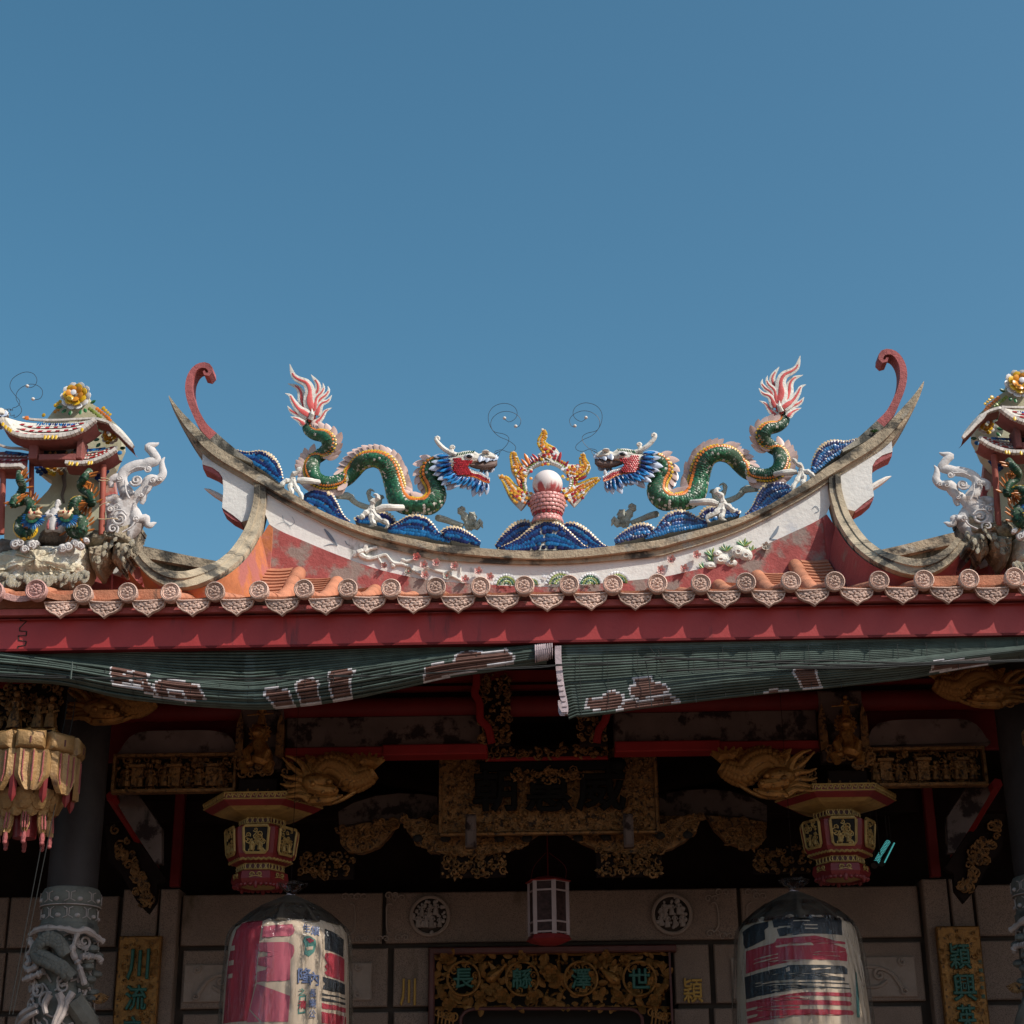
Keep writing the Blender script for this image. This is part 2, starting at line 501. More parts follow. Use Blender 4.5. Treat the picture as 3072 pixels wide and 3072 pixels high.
def link(name, me, parent=None, at=None):
    o = bpy.data.objects.new(name, me)
    COL.objects.link(o)
    if parent is not None:
        o.parent = parent
    if at is not None:
        o.location = V(at) - base_of(parent)
    BASE[o] = base_of(parent) if at is None else V(at)
    return o
def tag(o, label=None, cat=None, group=None, kind=None):
    for k, v in (('label', label), ('category', cat), ('group', group), ('kind', kind)):
        if v:
            o[k] = v
    return o
def thing(name, at, label, cat, group=None):
    o = bpy.data.objects.new(name, None)
    o.empty_display_size = .1
    COL.objects.link(o)
    o.location = V(at)
    BASE[o] = V(at)
    return tag(o, label, cat, group)
def build(mb, name, mats, parent=None, smooth=35, at=None, kind=None):
    """links the builder's mesh; vertices were given in world coordinates"""
    b = base_of(parent) if at is None else V(at)
    o = link(name, mb.mesh(name, mats, b, smooth), parent, at)
    if kind:
        o['kind'] = kind
    return o
def inst(name, me, mtx, parent):
    o = bpy.data.objects.new(name, me)
    COL.objects.link(o)
    o.parent = parent
    o.matrix_basis = Matrix.Translation(-base_of(parent)) @ mtx
    return o
def frame(x, y, z, loc, s=1.0):
    """matrix whose axes are x, y, z (made square to z then y)"""
    z = V(z).normalized()
    y = V(y) - z * z.dot(V(y))
    y.normalize()
    x = y.cross(z)
    sx, sy, sz = s if isinstance(s, tuple) else (s, s, s)
    m = Matrix.Identity(4)
    for i in range(3):
        m[i][0], m[i][1], m[i][2], m[i][3] = x[i] * sx, y[i] * sy, z[i] * sz, loc[i]
    return m
def copy_tree(o, parent=None):
    c = o.copy()
    COL.objects.link(c)
    c.parent = parent
    for ch in list(o.children):
        copy_tree(ch, c)
    return c
def mirror(o, label):
    """a copy on the other side of the temple's middle line X = 0"""
    c = copy_tree(o)
    c.location.x = -o.location.x
    c.scale.x = -1
    c['label'] = label
    return c
_shared = {}
def disc_mesh(m, n=8, dome=.18, th=.16, oval=1.0):
    k = ('disc', m, n, oval)
    if k not in _shared:
        mb = MB()
        mb.puff([V((math.cos(2 * math.pi * i / n), math.sin(2 * math.pi * i / n) * oval, 0)) for i in range(n)], V((0, 0, -th)), dome, .6)
        _shared[k] = mb.mesh('shard_' + m, m)
    return _shared[k]
def leaf_mesh(m, name='leaf', w=.3, dome=.12, bend=.25, tip=1.0):
    """a blade one unit long along +Y, cupped, lying on XY"""
    k = (name, m, w, bend)
    if k not in _shared:
        mb = MB()
        rows = []
        for t, q in (((0, .6), (.2, .95), (.42, 1), (.65, .86), (.85, .5), (1, .08)) if name == 'fin' else ((0, .35), (.2, .8), (.45, 1), (.7, .85), (.88, .5), (1, .06 * tip))):
            z = bend * t * t
            rows.append([V((-w * q, t, z)), V((-w * q * .5, t, z + dome * q * .8)), V((0, t, z + dome * q)), V((w * q * .5, t, z + dome * q * .8)), V((w * q, t, z)), V((0, t, z - .05))])
        mb.grid(rows, cu=True)
        _shared[k] = mb.mesh(name + '_' + m, m)
    return _shared[k]
def shards(path, m, size, parent, name='shard', nrm=(0, -1, 0), gap=1.0, n=8, jit=.12, oval=1.0, skip=0, lift=.0, tilt=.25):
    """mosaic pieces laid along a 3-D line, each its own object"""
    L = plen(path)
    k = max(1, int(L / (size * 2 * gap)))
    pts = vspl(path, k * 2 + 1)
    me = disc_mesh(m, n, oval=oval)
    for i in range(k):
        if skip and rnd.random() < skip:
            continue
        p = pts[2 * i + 1]
        t = pts[2 * i + 2] - pts[2 * i]
        nn = V(nrm) + V((rnd.uniform(-jit, jit), 0, rnd.uniform(-jit, jit))) + t.normalized() * -tilt
        s = size * rnd.uniform(.9, 1.18)
        inst(name, me, frame(None, t, nn, p + V(nrm) * lift, s), parent)
def text_mesh(ch, m, bold=.0, ext=.05):
    cu = bpy.data.curves.new('character', 'FONT')
    cu.body = ch
    cu.align_x, cu.align_y = 'CENTER', 'CENTER'
    cu.offset, cu.bevel_depth, cu.bevel_resolution, cu.extrude, cu.resolution_u = 0, bold, 0, ext, 2
    ob = bpy.data.objects.new('character', cu)
    COL.objects.link(ob)
    bpy.context.view_layer.update()
    me = bpy.data.meshes.new_from_object(ob.evaluated_get(bpy.context.evaluated_depsgraph_get()))
    bpy.data.objects.remove(ob)
    bpy.data.curves.remove(cu)
    me.materials.clear()
    me.materials.append(M[m])
    xs = [v.co.x for v in me.vertices]; ys = [v.co.y for v in me.vertices]
    cx, cy = (min(xs) + max(xs)) / 2, (min(ys) + max(ys)) / 2
    for v in me.vertices:
        v.co.x -= cx; v.co.y -= cy
    me['h'] = max(ys) - min(ys)
    me['w'] = max(xs) - min(xs)
    return me
def character(ch, m, c, size, parent, up=(0, 0, 1), nrm=(0, -1, 0), bold=.02, ext=.025, wid=None):
    me = text_mesh(ch, m, bold, ext)
    s = size / max(me['h'], 1e-3)
    sx = s if wid is None else wid / max(me['w'], 1e-3)
    return inst('character', me, frame(None, up, nrm, V(c), (sx, s, s)), parent)
# ================================================================== GROUND
YE, YR = 7.6, 8.8                 # eave front and ridge front
g = MB()
g.add([(-600, -600, 0), (600, -600, 0), (600, 600, 0), (-600, 600, 0)], [(0, 1, 2, 3)])
tag(build(g, 'ground', 'ground_paving'), kind='structure')

# ================================================================== ROOF
roof = thing('temple_roof', (0, YE, 4.0), 'tiled temple roof with red eave board and upswept swallowtail ridge', 'roof')
pc = Q('z7', 1105, 162, YE)
pr = Q('z8', 1875, 93, YE)
STEP = (pr.x - pc.x) / 11
X0, ZE = pc.x, (pc.z + pr.z) / 2
def roofz(x, Y):
    k = min(abs(x), 1.7)
    return ZE - .03 + .30 * (Y - YE) + (max(0, Y - 8.3) / .45 * (-.03 + .108 * k * k) if abs(x) < 1.72 else 0)
def roofslope(x, Y):
    return V((0, .02, roofz(x, Y + .01) - roofz(x, Y - .01))).normalized()
d = MB()
rows = []
for j in range(9):
    Y = YE + .06 + j * (8.86 - YE - .06) / 8
    rows.append([V((x, Y, roofz(x, Y) - .035)) for x in [-7 + 14 * i / 40 for i in range(41)]])
d.grid(rows)
rows2 = [[V((x, 8.86 + 3.4 * j / 4, roofz(x, 8.86) - .035 - 1.1 * j / 4)) for x in [-7 + 14 * i / 40 for i in range(41)]] for j in range(5)]
d.grid(rows2)
d.grid([[p - V((0, 0, .06)) for p in r] for r in rows])
build(d, 'roof_deck', ['orange_tile'], roof)
# round end caps with an embossed lion face
def cap_mesh(m):
    mb = MB()
    n = 20
    r = .0485
    prof = [(r, .0), (r, -.016), (r * .9, -.02), (r * .82, -.013), (r * .76, -.018), (r * .7, -.011), (0.001, -.011)]
    rows = [[V((q * math.cos(2 * math.pi * i / n), y, q * math.sin(2 * math.pi * i / n))) for i in range(n)] for q, y in [(r * .92, .03)] + prof]
    mb.grid(rows, cu=True)
    for i in range(7):
        a = math.pi * (i - 1) / 5
        mb.ball((.019 * math.cos(a), -.012, .019 * math.sin(a) + .004), (.0085, .007, .0075), 7, 4)
    for sx in (-1, 1):
        mb.ball((sx * .009, -.015, .008), (.005, .005, .005), 6, 4)
        mb.curl((sx * .016, -.012, -.012), .009, 1.1, .0035, (sx, 0, 0), (0, 0, 1), (0, -1, 0), 0, 9, 4)
    mb.ball((0, -.015, -.001), (.008, .007, .006), 7, 4)
    mb.ball((0, -.013, -.017), (.013, .006, .005), 7, 4)
    return mb.mesh('cap_tile', m)
cm = cap_mesh('terracotta_cap')
# leaf shaped drip tiles with raised scales
def drip_mesh():
    mb = MB()
    w2 = .081
    out = [(-w2, 0), (-w2 * .92, -.012), (-.066, -.036), (-.045, -.055), (-.022, -.066), (0, -.084), (.022, -.066), (.045, -.055), (.066, -.036), (w2 * .92, -.012), (w2, 0), (.05, -.009), (0, -.0135), (-.05, -.009)]
    tilt = lambda x, z, y=0: V((x, y - .1 * z + .3 * x * x / w2, z))
    o2 = [tilt(x, z) for x, z in out]
    mb.plate(o2, (0, .014, 0))
    k = len(out)
    ins = [tilt(x * .88, -.03 + (z + .03) * .84, -.001) for x, z in out]
    rim = [p + V((0, -.005, 0)) for p in [(a * .6 + b * .4) for a, b in zip(o2, ins)]]
    mb.tube(rim + rim[:1], .0042, 5, cap=False)
    for row in range(5):
        zz = -.021 - row * .0115
        ww = .064 - row * .0125
        m_ = 6 - row
        for i in range(m_):
            x = (i + .5) / m_ * 2 * ww - ww + rnd.uniform(-.002, .002)
            mb.ball(tilt(x, zz + rnd.uniform(-.004, .004), -.001), (ww / m_ * rnd.uniform(.85, 1.25), rnd.uniform(.004, .008), rnd.uniform(.0062, .0095)), 7, 4)
    mb.tube([tilt(x, z, -.002) for x, z in ((-.07, -.012), (-.035, -.018), (0, -.02), (.035, -.018), (.07, -.012))], .003, 5)
    return mb.mesh('drip_tile', 'terracotta_cap')
dm = drip_mesh()
# half-round barrel tile and curved pan tile
def barrel_mesh(m='orange_tile'):
    mb = MB()
    rows = []
    for t, q in ((0, .042), (.16, .0425), (.165, .0395), (.2, .0385)):
        rows.append([V((q * math.cos(a), t, q * math.sin(a))) for a in [math.pi * (1.06 * i / 10 - .03) for i in range(11)]])
    mb.grid(rows)
    mb.grid([[p * .93 if False else V((p.x * .9, p.y, p.z * .9)) for p in rows[0]], rows[0]])
    return mb.mesh('barrel_tile', m)
bm_ = barrel_mesh()
def pan_mesh():
    mb = MB()
    top = [[V((x, t, .9 * x * x + z)) for x in [-.075 + .15 * i / 6 for i in range(7)]] for t, z in ((0, .016), (.11, 0))]
    mb.grid(top)
    mb.grid([[p - V((0, 0, .014)) for p in top[0]], top[0]])
    return mb.mesh('pan_tile', 'orange_tile')
pm = pan_mesh()
up = V((0, 0, 1))
for k in range(-11, 13):
    x = X0 + k * STEP
    if k <= -11:
        continue
    j = rnd.uniform(-.004, .004)
    inst('cap_tile', cm, Matrix.Translation(V((x + j, YE, ZE + j))) @ Matrix.Rotation(rnd.uniform(-.25, .25), 4, 'Y') @ Matrix.Rotation(rnd.uniform(-.1, .1), 4, 'X') @ Matrix.Rotation(rnd.uniform(-.07, .07), 4, 'Z'), roof)
    xd = x - STEP / 2
    inst('drip_tile', dm, Matrix.Translation(V((xd + j, YE - .005 + rnd.uniform(-.004, .004), ZE - .032 - j))) @ Matrix.Scale(1.09, 4) @ Matrix.Rotation(rnd.uniform(-.05, .05), 4, 'Y') @ Matrix.Rotation(rnd.uniform(-.08, .05), 4, 'X'), roof)
    if k == 12:
        inst('drip_tile', dm, Matrix.Translation(V((xd + STEP, YE, ZE - .042))), roof)
    Y = YE + .005
    while Y < (8.76 if abs(x) < 1.46 else 8.1):
        s = roofslope(x, Y + .08)
        inst('barrel_tile', bm_, frame(None, s, V((0, -s.z, s.y)), V((x + rnd.uniform(-.003, .003), Y, roofz(x, Y) - .004)), 1), roof)
        Y += .162 * s.y
    Y = YE + .03
    while Y < (8.76 if abs(xd) < 1.72 else 8.1):
        s = roofslope(xd, Y + .05)
        st = .16 if Y < 8.2 else .055
        inst('pan_tile', pm, frame(None, s, V((0, -s.z, s.y)), V((xd, Y, roofz(xd, Y) - .016)), 1), roof)
        Y += st * s.y
# the neighbouring wing's pink caps and plain orange end
pk = cap_mesh('pink_cap')
for zx, zy, sc_ in ((213, 178, 1.08), (-38, 185, 1.1)):
    c = Q('z6', zx, zy, YE - .03)
    o = inst('cap_tile', pk, Matrix.Translation(c) @ Matrix.Scale(sc_, 4), roof)
    o['label'] = 'pinker round cap tile of the adjoining wing'
    for q in range(4):
        inst('barrel_tile', bm_, Matrix.Translation(c + V((0, .03 + .16 * q, .045 * q - .005))) @ Matrix.Rotation(R(16), 4, 'X'), roof)
    wb = MB()
    a, b = c + V((.045, .02, -.028)), c + V((.215, .05, -.03))
    wb.grid([[V((a.x + (b.x - a.x) * i / 6, a.y + .3 * t, a.z + .085 * t - .018 * math.sin(math.pi * i / 6) + .03)) for i in range(7)] for t in (0, 1)])
    wb.grid([[V((a.x + (b.x - a.x) * i / 6, a.y, a.z - .018 * math.sin(math.pi * i / 6) + .03 - h)) for i in range(7)] for h in (0, .03)])
    build(wb, 'pan_tile', 'pink_cap' if zx < 0 else 'orange_tile', roof)
# eave board under the tiles, then the red fascia in two lengths with a stepped joint
eb = MB()
eb.box((0, YE + .1, ZE - .072), (14, .11, .03))
build(eb, 'eave_board', 'pink_red_plaster', roof)
eb = MB()
eb.box((0, YE + .085, ZE - .045), (3.5, .03, .055))
build(eb, 'eave_bedding', 'red_plaster', roof)
for sx in (-1, 1):
    eb = MB()
    eb.box((sx * 4.4, YE + .085, ZE - .008), (5.2, .03, .104))
    build(eb, 'eave_bedding', 'orange_tile', roof)
ub = MB()
ub.grid([[p - V((0, 0, .05)) for p in r] for r in rows2])
build(ub, 'dark_under_sheet', 'wood_dark', roof)  # dark sheet added so the back slope's underside reads black
YF = YE + .083
zt = ZE - .094
zb = (Q('z7', 0, 485, YF).z + Q('z8', 1932, 395, YF).z) / 2
jz = [(123, 285), (125, 300), (160, 302), (128, 340), (118, 352), (118, 374), (158, 378), (155, 408), (110, 408), (112, 440), (155, 450), (148, 478), (106, 484), (104, 503)]
jp = [Q('z6', x, y, YF) for x, y in jz]
for p, i in zip(jp, range(len(jp))):
    p.z = zt + (zb - zt) * (jz[i][1] - 285) / 218
for side, m in ((-1, 'fascia_red_bright'), (1, 'fascia_red')):
    f = MB()
    off = V((.0035 * side, 0, 0))
    e = [p + off for p in jp]
    e[0].z, e[-1].z = zt, zb
    xo = 7 * side
    f.plate(([V((xo, YF, zt))] + e + [V((xo, YF, zb))]) if side < 0 else (e + [V((xo, YF, zb)), V((xo, YF, zt))]), (0, .05, 0))
    build(f, 'fascia_board', m, roof, smooth=0)
k = MB()
k.tube([p + V((0, -.001, 0)) for p in jp], .0028, 5)
build(k, 'open_joint', 'joint', roof)
k = MB()
k.box((0, YF + .06, (zt + zb) / 2), (14, .012, zt - zb - .004))
build(k, 'fascia_backing', 'wood_dark', roof)
k = MB()
k.box((0, YF + .03, zb - .006), (14, .07, .012))
build(k, 'fascia_trim', 'wood_red', roof)

# ------------------------------------------------------------------ the swallowtail ridge
def half(k, Y, l, mid, n):
    """left half of a ridge line, from its tip to the middle (X = 0)"""
    pts = QL(k, Y, l)
    m_ = Q('f', 1649, mid, Y)
    m_.x = 0
    pts.append(m_)
    return vspl(pts + [V((-p.x, p.y, p.z)) for p in reversed(pts[:-1])], 2 * n - 1)
def both(pts):
    return pts
NR = 34
YC = YR - .045                      # front of the cornice
top_l = [(760, 868), (850, 920), (1000, 1020), (1100, 1078), (1200, 1140), (1300, 1190), (1500, 1268), (1700, 1322), (1930, 1372), (2150, 1412)]
low_l = [(748, 935), (840, 985), (950, 1050), (1100, 1128), (1300, 1225), (1500, 1308), (1700, 1368), (1930, 1422), (2150, 1465)]
bot_l = [(745, 978), (840, 1032), (950, 1102), (1100, 1182), (1300, 1282), (1500, 1368), (1700, 1432), (1930, 1490), (2150, 1530)]
red_l = [(868, 1268), (950, 1318), (1100, 1382), (1300, 1466), (1500, 1542), (1700, 1606), (1930, 1655), (2150, 1685)]
T = both(half('z1', YC, top_l, 1653, NR))
Lw = both(half('z1', YC, low_l, 1676, NR))
L2 = both(half('z1', YC + .015, [(x, y + 14) for x, y in low_l], 1681, NR))
B1 = both(half('z1', YC + .025, [(x, y - 6) for x, y in bot_l], 1692, NR))
Bt = both(half('z1', YR, bot_l, 1696, NR))
Rd = both(half('z1', YR, red_l, 1762, NR))
co = MB()
bk = YR + .32
shift = lambda l, Y, dz=0: [V((p.x, Y, p.z + dz)) for p in l]
co.grid([shift(T, bk), T, Lw, L2, shift(L2, YC + .026, .004), B1, Bt, shift(Bt, bk)])
ridge = build(co, 'ridge_cornice', 'concrete', roof)
rt = MB()
rt.grid([shift(T, bk - .04, .004), shift(T, YC + .05, .012), shift(T, YC + .02, .003)])
build(rt, 'ridge_coping', 'concrete_top', roof)
pn = MB()
pn.grid([Bt, Rd])
pn.grid([shift(Bt, YR + .25), shift(Rd, YR + .25)])
panel = build(pn, 'ridge_panel', 'white_plaster', roof)
rp = MB()
low = [V((p.x, YR - .012, roofz(p.x, 8.78) - .12)) for p in Rd]
rp.grid([shift(Rd, YR, .004), shift(Rd, YR - .012), low])
build(rp, 'ridge_wall', 'red_plaster', roof)

def both_sides(mb, name, mats, parent=roof, smooth=35, mat2=None):
    """a part and its twin across the middle line, sharing one mesh"""
    o = build(mb, name, mats, parent, smooth)
    c = o.copy()
    COL.objects.link(c)
    c.scale.x = -1
    c.location.x = -(o.location.x + base_of(parent).x) * 1 - base_of(parent).x
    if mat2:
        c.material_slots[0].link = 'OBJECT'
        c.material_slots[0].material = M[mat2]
    return o
# blade of the swallowtail
up_l = [(136, 328), (215, 430), (300, 518), (430, 648), (520, 718), (600, 768), (680, 815), (760, 868)]
md_l = [(137, 345), (195, 460), (270, 570), (400, 710), (500, 790), (600, 850), (680, 893), (748, 935)]
lo_l = [(138, 352), (180, 460), (250, 580), (310, 662), (375, 742), (450, 805), (560, 872), (745, 978)]
n = 22
bl = MB()
U_, D_, O_ = (vspl(QL('z1', Y, l), n) for Y, l in ((YC, up_l), (YC, md_l), (YC + .03, lo_l)))
th = [.02 + .36 * min(1, i / 9) for i in range(n)]
bl.grid([[V((p.x, p.y + t, p.z)) for p, t in zip(U_, th)], U_, D_, [V((q.x, q.y + .02, q.z)) for q in D_], O_, [V((p.x, p.y + t * .85, p.z)) for p, t in zip(O_, th)]], cv=True)
both_sides(bl, 'ridge_blade', 'concrete')
# curling red ribbon above it
rib = [(760, 868), (640, 790), (560, 728), (480, 660), (400, 580), (340, 470), (305, 380), (293, 300), (302, 230), (330, 175), (365, 145), (410, 138), (442, 155), (450, 190), (432, 208), (410, 200), (402, 180), (416, 168)]
wid = [10, 24, 34, 36, 32, 28, 27, 27, 25, 23, 22, 24, 22, 18, 14, 11, 8]
pts = spl([(*Q('z1', x, y, YC + .17), wv * ms('z1', YC)) for (x, y), wv in zip(rib, wid)], 46)
rc = MB()
c_rows = []
for i, p in enumerate(pts):
    a, b = V(pts[max(0, i - 1)][:3]), V(pts[min(len(pts) - 1, i + 1)][:3])
    t = (b - a).normalized()
    nn = V((-t.z, 0, t.x))
    f_ = min(1, i / 10)
    hw = .12 - .065 * f_
    c_rows.append([V(p[:3]) + nn * p[3] * s + V((0, hw * q, 0)) for s, q in ((1, -1), (1, 1), (-1, 1), (-1, -1))])
rc.grid(c_rows, cu=True)
rc.f += [(0, 1, 2, 3)]; rc.m += [1]
for i in range(len(rc.f)):
    if i // 4 < 14 and i < len(rc.f) - 1:
        rc.m[i] = 1
both_sides(rc, 'ridge_ribbon', ['curl_red', 'concrete_top'])
# white end block with its red underside and the small spur
blk = [(382, 742), (378, 828), (450, 850), (500, 885), (525, 925), (532, 1010), (522, 1142), (600, 1195), (662, 1245), (735, 1225), (790, 1100), (800, 980), (560, 872), (450, 805)]
eb = MB()
eb.plate(QL('z1', YR - .01, blk), (0, .12, 0))
both_sides(eb, 'ridge_end_block', 'white_plaster', smooth=0)
er = MB()
e1 = QL('z1', YR - .005, [(380, 830), (450, 852), (498, 886), (520, 920), (516, 930), (470, 900), (400, 868), (385, 862)])
er.plate(e1, (0, .115, 0))
er.plate(QL('z1', YR - .005, [(522, 1144), (600, 1197), (662, 1247), (660, 1258), (590, 1222), (530, 1172)]), (0, .115, 0))
both_sides(er, 'red_edge', 'curl_red', smooth=0)
sp_ = MB()
sp_.tube([(*p,) for p in QL('z1', YR + .12, [(540, 1085), (480, 1050), (430, 1020), (394, 1004)])], [26 * ms('z1', YR), 24 * ms('z1', YR), 16 * ms('z1', YR), 3 * ms('z1', YR)], 8, flat=(1, 1.4), up=(0, 0, 1))
both_sides(sp_, 'ridge_spur', 'white_plaster')
# pilaster and the hip ridge that swings down and out over the eave
hp = [(797, 975, 8.76, 44), (795, 1080, 8.76, 46), (775, 1180, 8.74, 48), (740, 1290, 8.66, 54), (672, 1410, 8.45, 60), (600, 1495, 8.25, 64), (500, 1570, 8.05, 66), (380, 1625, 7.92, 66), (260, 1660, 7.86, 64), (140, 1655, 7.84, 60), (40, 1610, 7.84, 54), (-40, 1545, 7.84, 46), (-90, 1480, 7.84, 40)]
hpts = spl([(*Q('z1', x, y, Y), wv * ms('z1', Y)) for x, y, Y, wv in hp], 40)
HP = [V(p[:3]) for p in hpts]
hb, wl = MB(), MB()
rows, wrow = [], []
for i, p in enumerate(HP):
    t = (HP[min(i + 1, 39)] - HP[max(i - 1, 0)])
    t2 = V((t.x, 0, t.z)).normalized()
    nn = V((t2.z, 0, -t2.x))       # towards the outer, upper-left side
    wv = hpts[i][3]
    dpt = .14
    rows.append([p + nn * wv, p + nn * wv * .1 + V((0, -.004, 0)), p + nn * wv * .02 + V((0, .008, 0)), p - nn * wv * .9 + V((0, .006, 0)), p - nn * wv + V((0, .03, 0)), p - nn * wv * .8 + V((0, dpt, 0)), p + nn * wv + V((0, dpt, 0))])
hb.grid(rows, cu=True)
hb.f += [tuple(range(7)), tuple(len(hb.v) - 7 + i for i in range(7))]; hb.m += [0, 0]
hip = both_sides(hb, 'hip_ridge', 'concrete')
# plaster flank under the hip ridge (faces the middle of the roof)
fl = MB()
r1, r2, r3 = [], [], []
for i in range(9, 40):
    p = HP[i]
    a, b = rows[i][4], rows[i][3]
    q = b + V((.01, .05, 0))
    Yq = min(8.78, q.y + .03)
    r1.append(q)
    r2.append(V((q.x + .02, Yq + .05, (q.z + roofz(q.x, Yq)) / 2)))
    r3.append(V((q.x + .05, Yq + .1, roofz(q.x, min(8.75, Yq + .1)) - .1)))
fl.grid([r1, r2, r3])
fl.grid([[p + V((-.08, .1, 0)) for p in r] for r in (r1, r2, r3)])
o = both_sides(fl, 'hip_wall', 'orange_plaster', mat2='shaded_plaster')  # right twin takes its shade as a darker colour
# flat plaster face closing the corner between ridge wall and hip
cf = MB()
cf.plate(QL('z1', YR - .03, [(862, 1262), (888, 1290), (880, 1450), (860, 1690), (640, 1760), (520, 1720), (660, 1590), (740, 1480), (800, 1360)]), (0, .03, 0))
both_sides(cf, 'hip_wall', 'orange_plaster', smooth=0, mat2='shaded_plaster')
# lower ridges of the roof behind, seen past the hips
for s in (1, -1):
    br = thing('rear_roof_ridge', (s * -2.6, 9.7, 4.6), ('grey concrete ridge of the rear roof seen beyond the left hip' if s > 0 else 'grey concrete ridge of the rear roof seen beyond the right hip'), 'roof ridge', 'rear roof ridges')
    b1 = MB()
    def rb(l, Y):
        return [V((p.x * s, p.y, p.z)) for p in vspl(QL('z1', Y, l), 9)]
    a_, b_, c_, d_ = rb([(-700, 1300), (0, 1430), (270, 1488), (700, 1570)], 9.7), rb([(-700, 1385), (0, 1512), (270, 1560), (700, 1640)], 9.7), rb([(-700, 1400), (0, 1530), (270, 1580), (700, 1660)], 9.74), rb([(-700, 1700), (0, 1800), (270, 1840), (700, 1900)], 9.74)
    b1.grid([[p + V((0, .3, 0)) for p in a_], a_, b_, c_])
    build(b1, 'ridge_cornice', 'concrete', br)
    b2 = MB()
    b2.grid([c_, d_])
    build(b2, 'ridge_wall', 'mossy_concrete', br)

# ------------------------------------------------------------------ relief on the white panel
def on_panel(k, x, y, lift=.01):
    return Q(k, x, y, YR - lift)
tree = MB()
def branch(k, l, ws):
    n_ = len(l) * 4
    s_ = ms(k, YR)
    pt = spl([(*on_panel(k, x, y, .008), wv * s_) for (x, y), wv in zip(l, ws)], n_)
    tree.tube([p[:3] for p in pt], [p[3] * rnd.uniform(.85, 1.2) for p in pt], 7, flat=(1, 1))
branch('d4', [(1120, 1400), (1180, 1350), (1270, 1410), (1370, 1430), (1480, 1400), (1580, 1375), (1640, 1440), (1700, 1500), (1820, 1510), (1930, 1550)], [22, 40, 38, 32, 28, 26, 24, 26, 22, 22])
branch('d4', [(1180, 1350), (1280, 1300), (1300, 1230)], [45, 38, 30])
branch('d4', [(1280, 1330), (1360, 1290), (1460, 1265)], [36, 30, 22])
branch('d4', [(1470, 1410), (1500, 1470), (1540, 1530)], [24, 20, 14])
branch('d4', [(1700, 1500), (1680, 1540), (1720, 1530)], [24, 30, 14])
branch('d4', [(1790, 1490), (1820, 1450), (1900, 1470), (2000, 1420)], [16, 26, 20, 14])
branch('z2', [(0, 1490), (70, 1520), (130, 1560), (200, 1590)], [10, 10, 9, 7])
branch('z2', [(0, 1490), (60, 1465), (130, 1445)], [9, 8, 6])
branch('z2', [(215, 1515), (280, 1545), (370, 1570), (440, 1600), (520, 1640)], [7, 9, 11, 10, 8])
branch('z2', [(370, 1570), (410, 1550), (450, 1520)], [9, 7, 5])
branch('z2', [(505, 1515), (500, 1560), (506, 1585)], [4, 6, 4])
build(tree, 'plum_branch', 'white_paint_plaster', panel)
def flower(k, x, y, r, m, ctr='coral_paint'):
    mb = MB()
    c = on_panel(k, x, y, .02)
    for ring, (q, nn) in enumerate(((1, 5), (.55, 4))):
        for i in range(nn):
            a = 2 * math.pi * i / nn + ring * .5 + rnd.uniform(-.2, .2)
            dr = V((math.cos(a), 0, math.sin(a)))
            fc = c + dr * r * q * .55 + V((0, -.006 * ring, 0))
            side = dr.cross(V((0, 1, 0)))
            mb.puff([fc + dr * math.cos(t) * r * .5 * q + side * math.sin(t) * r * .45 * q + V((0, -.012 * (1 + math.cos(t)) * q, 0)) for t in [2 * math.pi * j / 7 for j in range(7)]], (0, .008, 0), -.004)
    mb.ball(c + V((0, -.014, 0)), r * .2, 6, 4, mi=1)
    build(mb, 'plum_flower', [m, ctr], panel)
for x, y, m in ((138, 1443, 'pink_glaze'), (198, 1508, 'pink_glaze'), (300, 1490, 'petal_pink'), (208, 1593, 'pink_glaze'), (72, 1563, 'mortar'), (452, 1517, 'petal_pink'), (388, 1600, 'mortar'), (540, 1628, 'pink_glaze'), (650, 1560, 'petal_pink'), (745, 1608, 'pink_glaze')):
    flower('z2', x, y, 34 * ms('z2', YR), m if m == 'mortar' else ('pink_glaze' if (x + y) % 3 == 0 else 'flower_pink'))
flower('d4', 1560, 1540, 46 * ms('d4', YR), 'flower_pink')
flower('d4', 1915, 1610, 46 * ms('d4', YR), 'mortar', 'mortar')
for x, y in ((352, 1278), (412, 1218), (488, 1270), (560, 1192), (960, 1143)):
    flower('z3', x, y, 25 * ms('z3', YR), 'flower_pink' if x < 900 else 'mortar', 'coral_paint' if x < 900 else 'mortar')
flower('z3', 763, 1215, 15 * ms('z3', YR), 'mortar', 'black_and_shade')
# pine cushions in green mosaic along the middle
def pine(k, cx, cy, r, m1, m2, squash=.75):
    s_ = ms(k, YR)
    for ring, (q, m) in enumerate(((1, 'white_glaze'), (.8, m1), (.6, m2), (.4, m1), (.2, m2))):
        arc = [on_panel(k, cx + r * q * math.cos(a), cy - r * q * squash * math.sin(a), .006 + .008 * ring) for a in [math.pi * (i / 12) for i in range(13)]]
        shards(arc, m, r * .1 * s_ * (1.25 if ring == 0 else 1), panel, 'pine_shard', gap=.9)
for cx, cy, r, m1, m2 in ((880, 1670, 90, 'pale_green_glaze', 'green_glaze'), (1090, 1668, 62, 'pale_green_glaze', 'green_glaze'), (1330, 1665, 110, 'pale_green_glaze', 'green_glaze'), (1575, 1665, 92, 'green_glaze', 'pale_green_glaze'), (1800, 1655, 95, 'pale_green_glaze', 'green_glaze')):
    pine('z2', cx, cy, r, m1, m2, .95)
for cx, cy in ((1190, 1610), (1160, 1650), (1225, 1640), (990, 1655), (775, 1640)):
    for i in range(5):
        p = on_panel('z2', cx + rnd.uniform(-24, 24), cy + rnd.uniform(-20, 20), .012)
        inst('pine_shard', disc_mesh('white_glaze'), frame(None, (1, 0, .2), (0, -1, 0), p, 11 * ms('z2', YR)), panel)
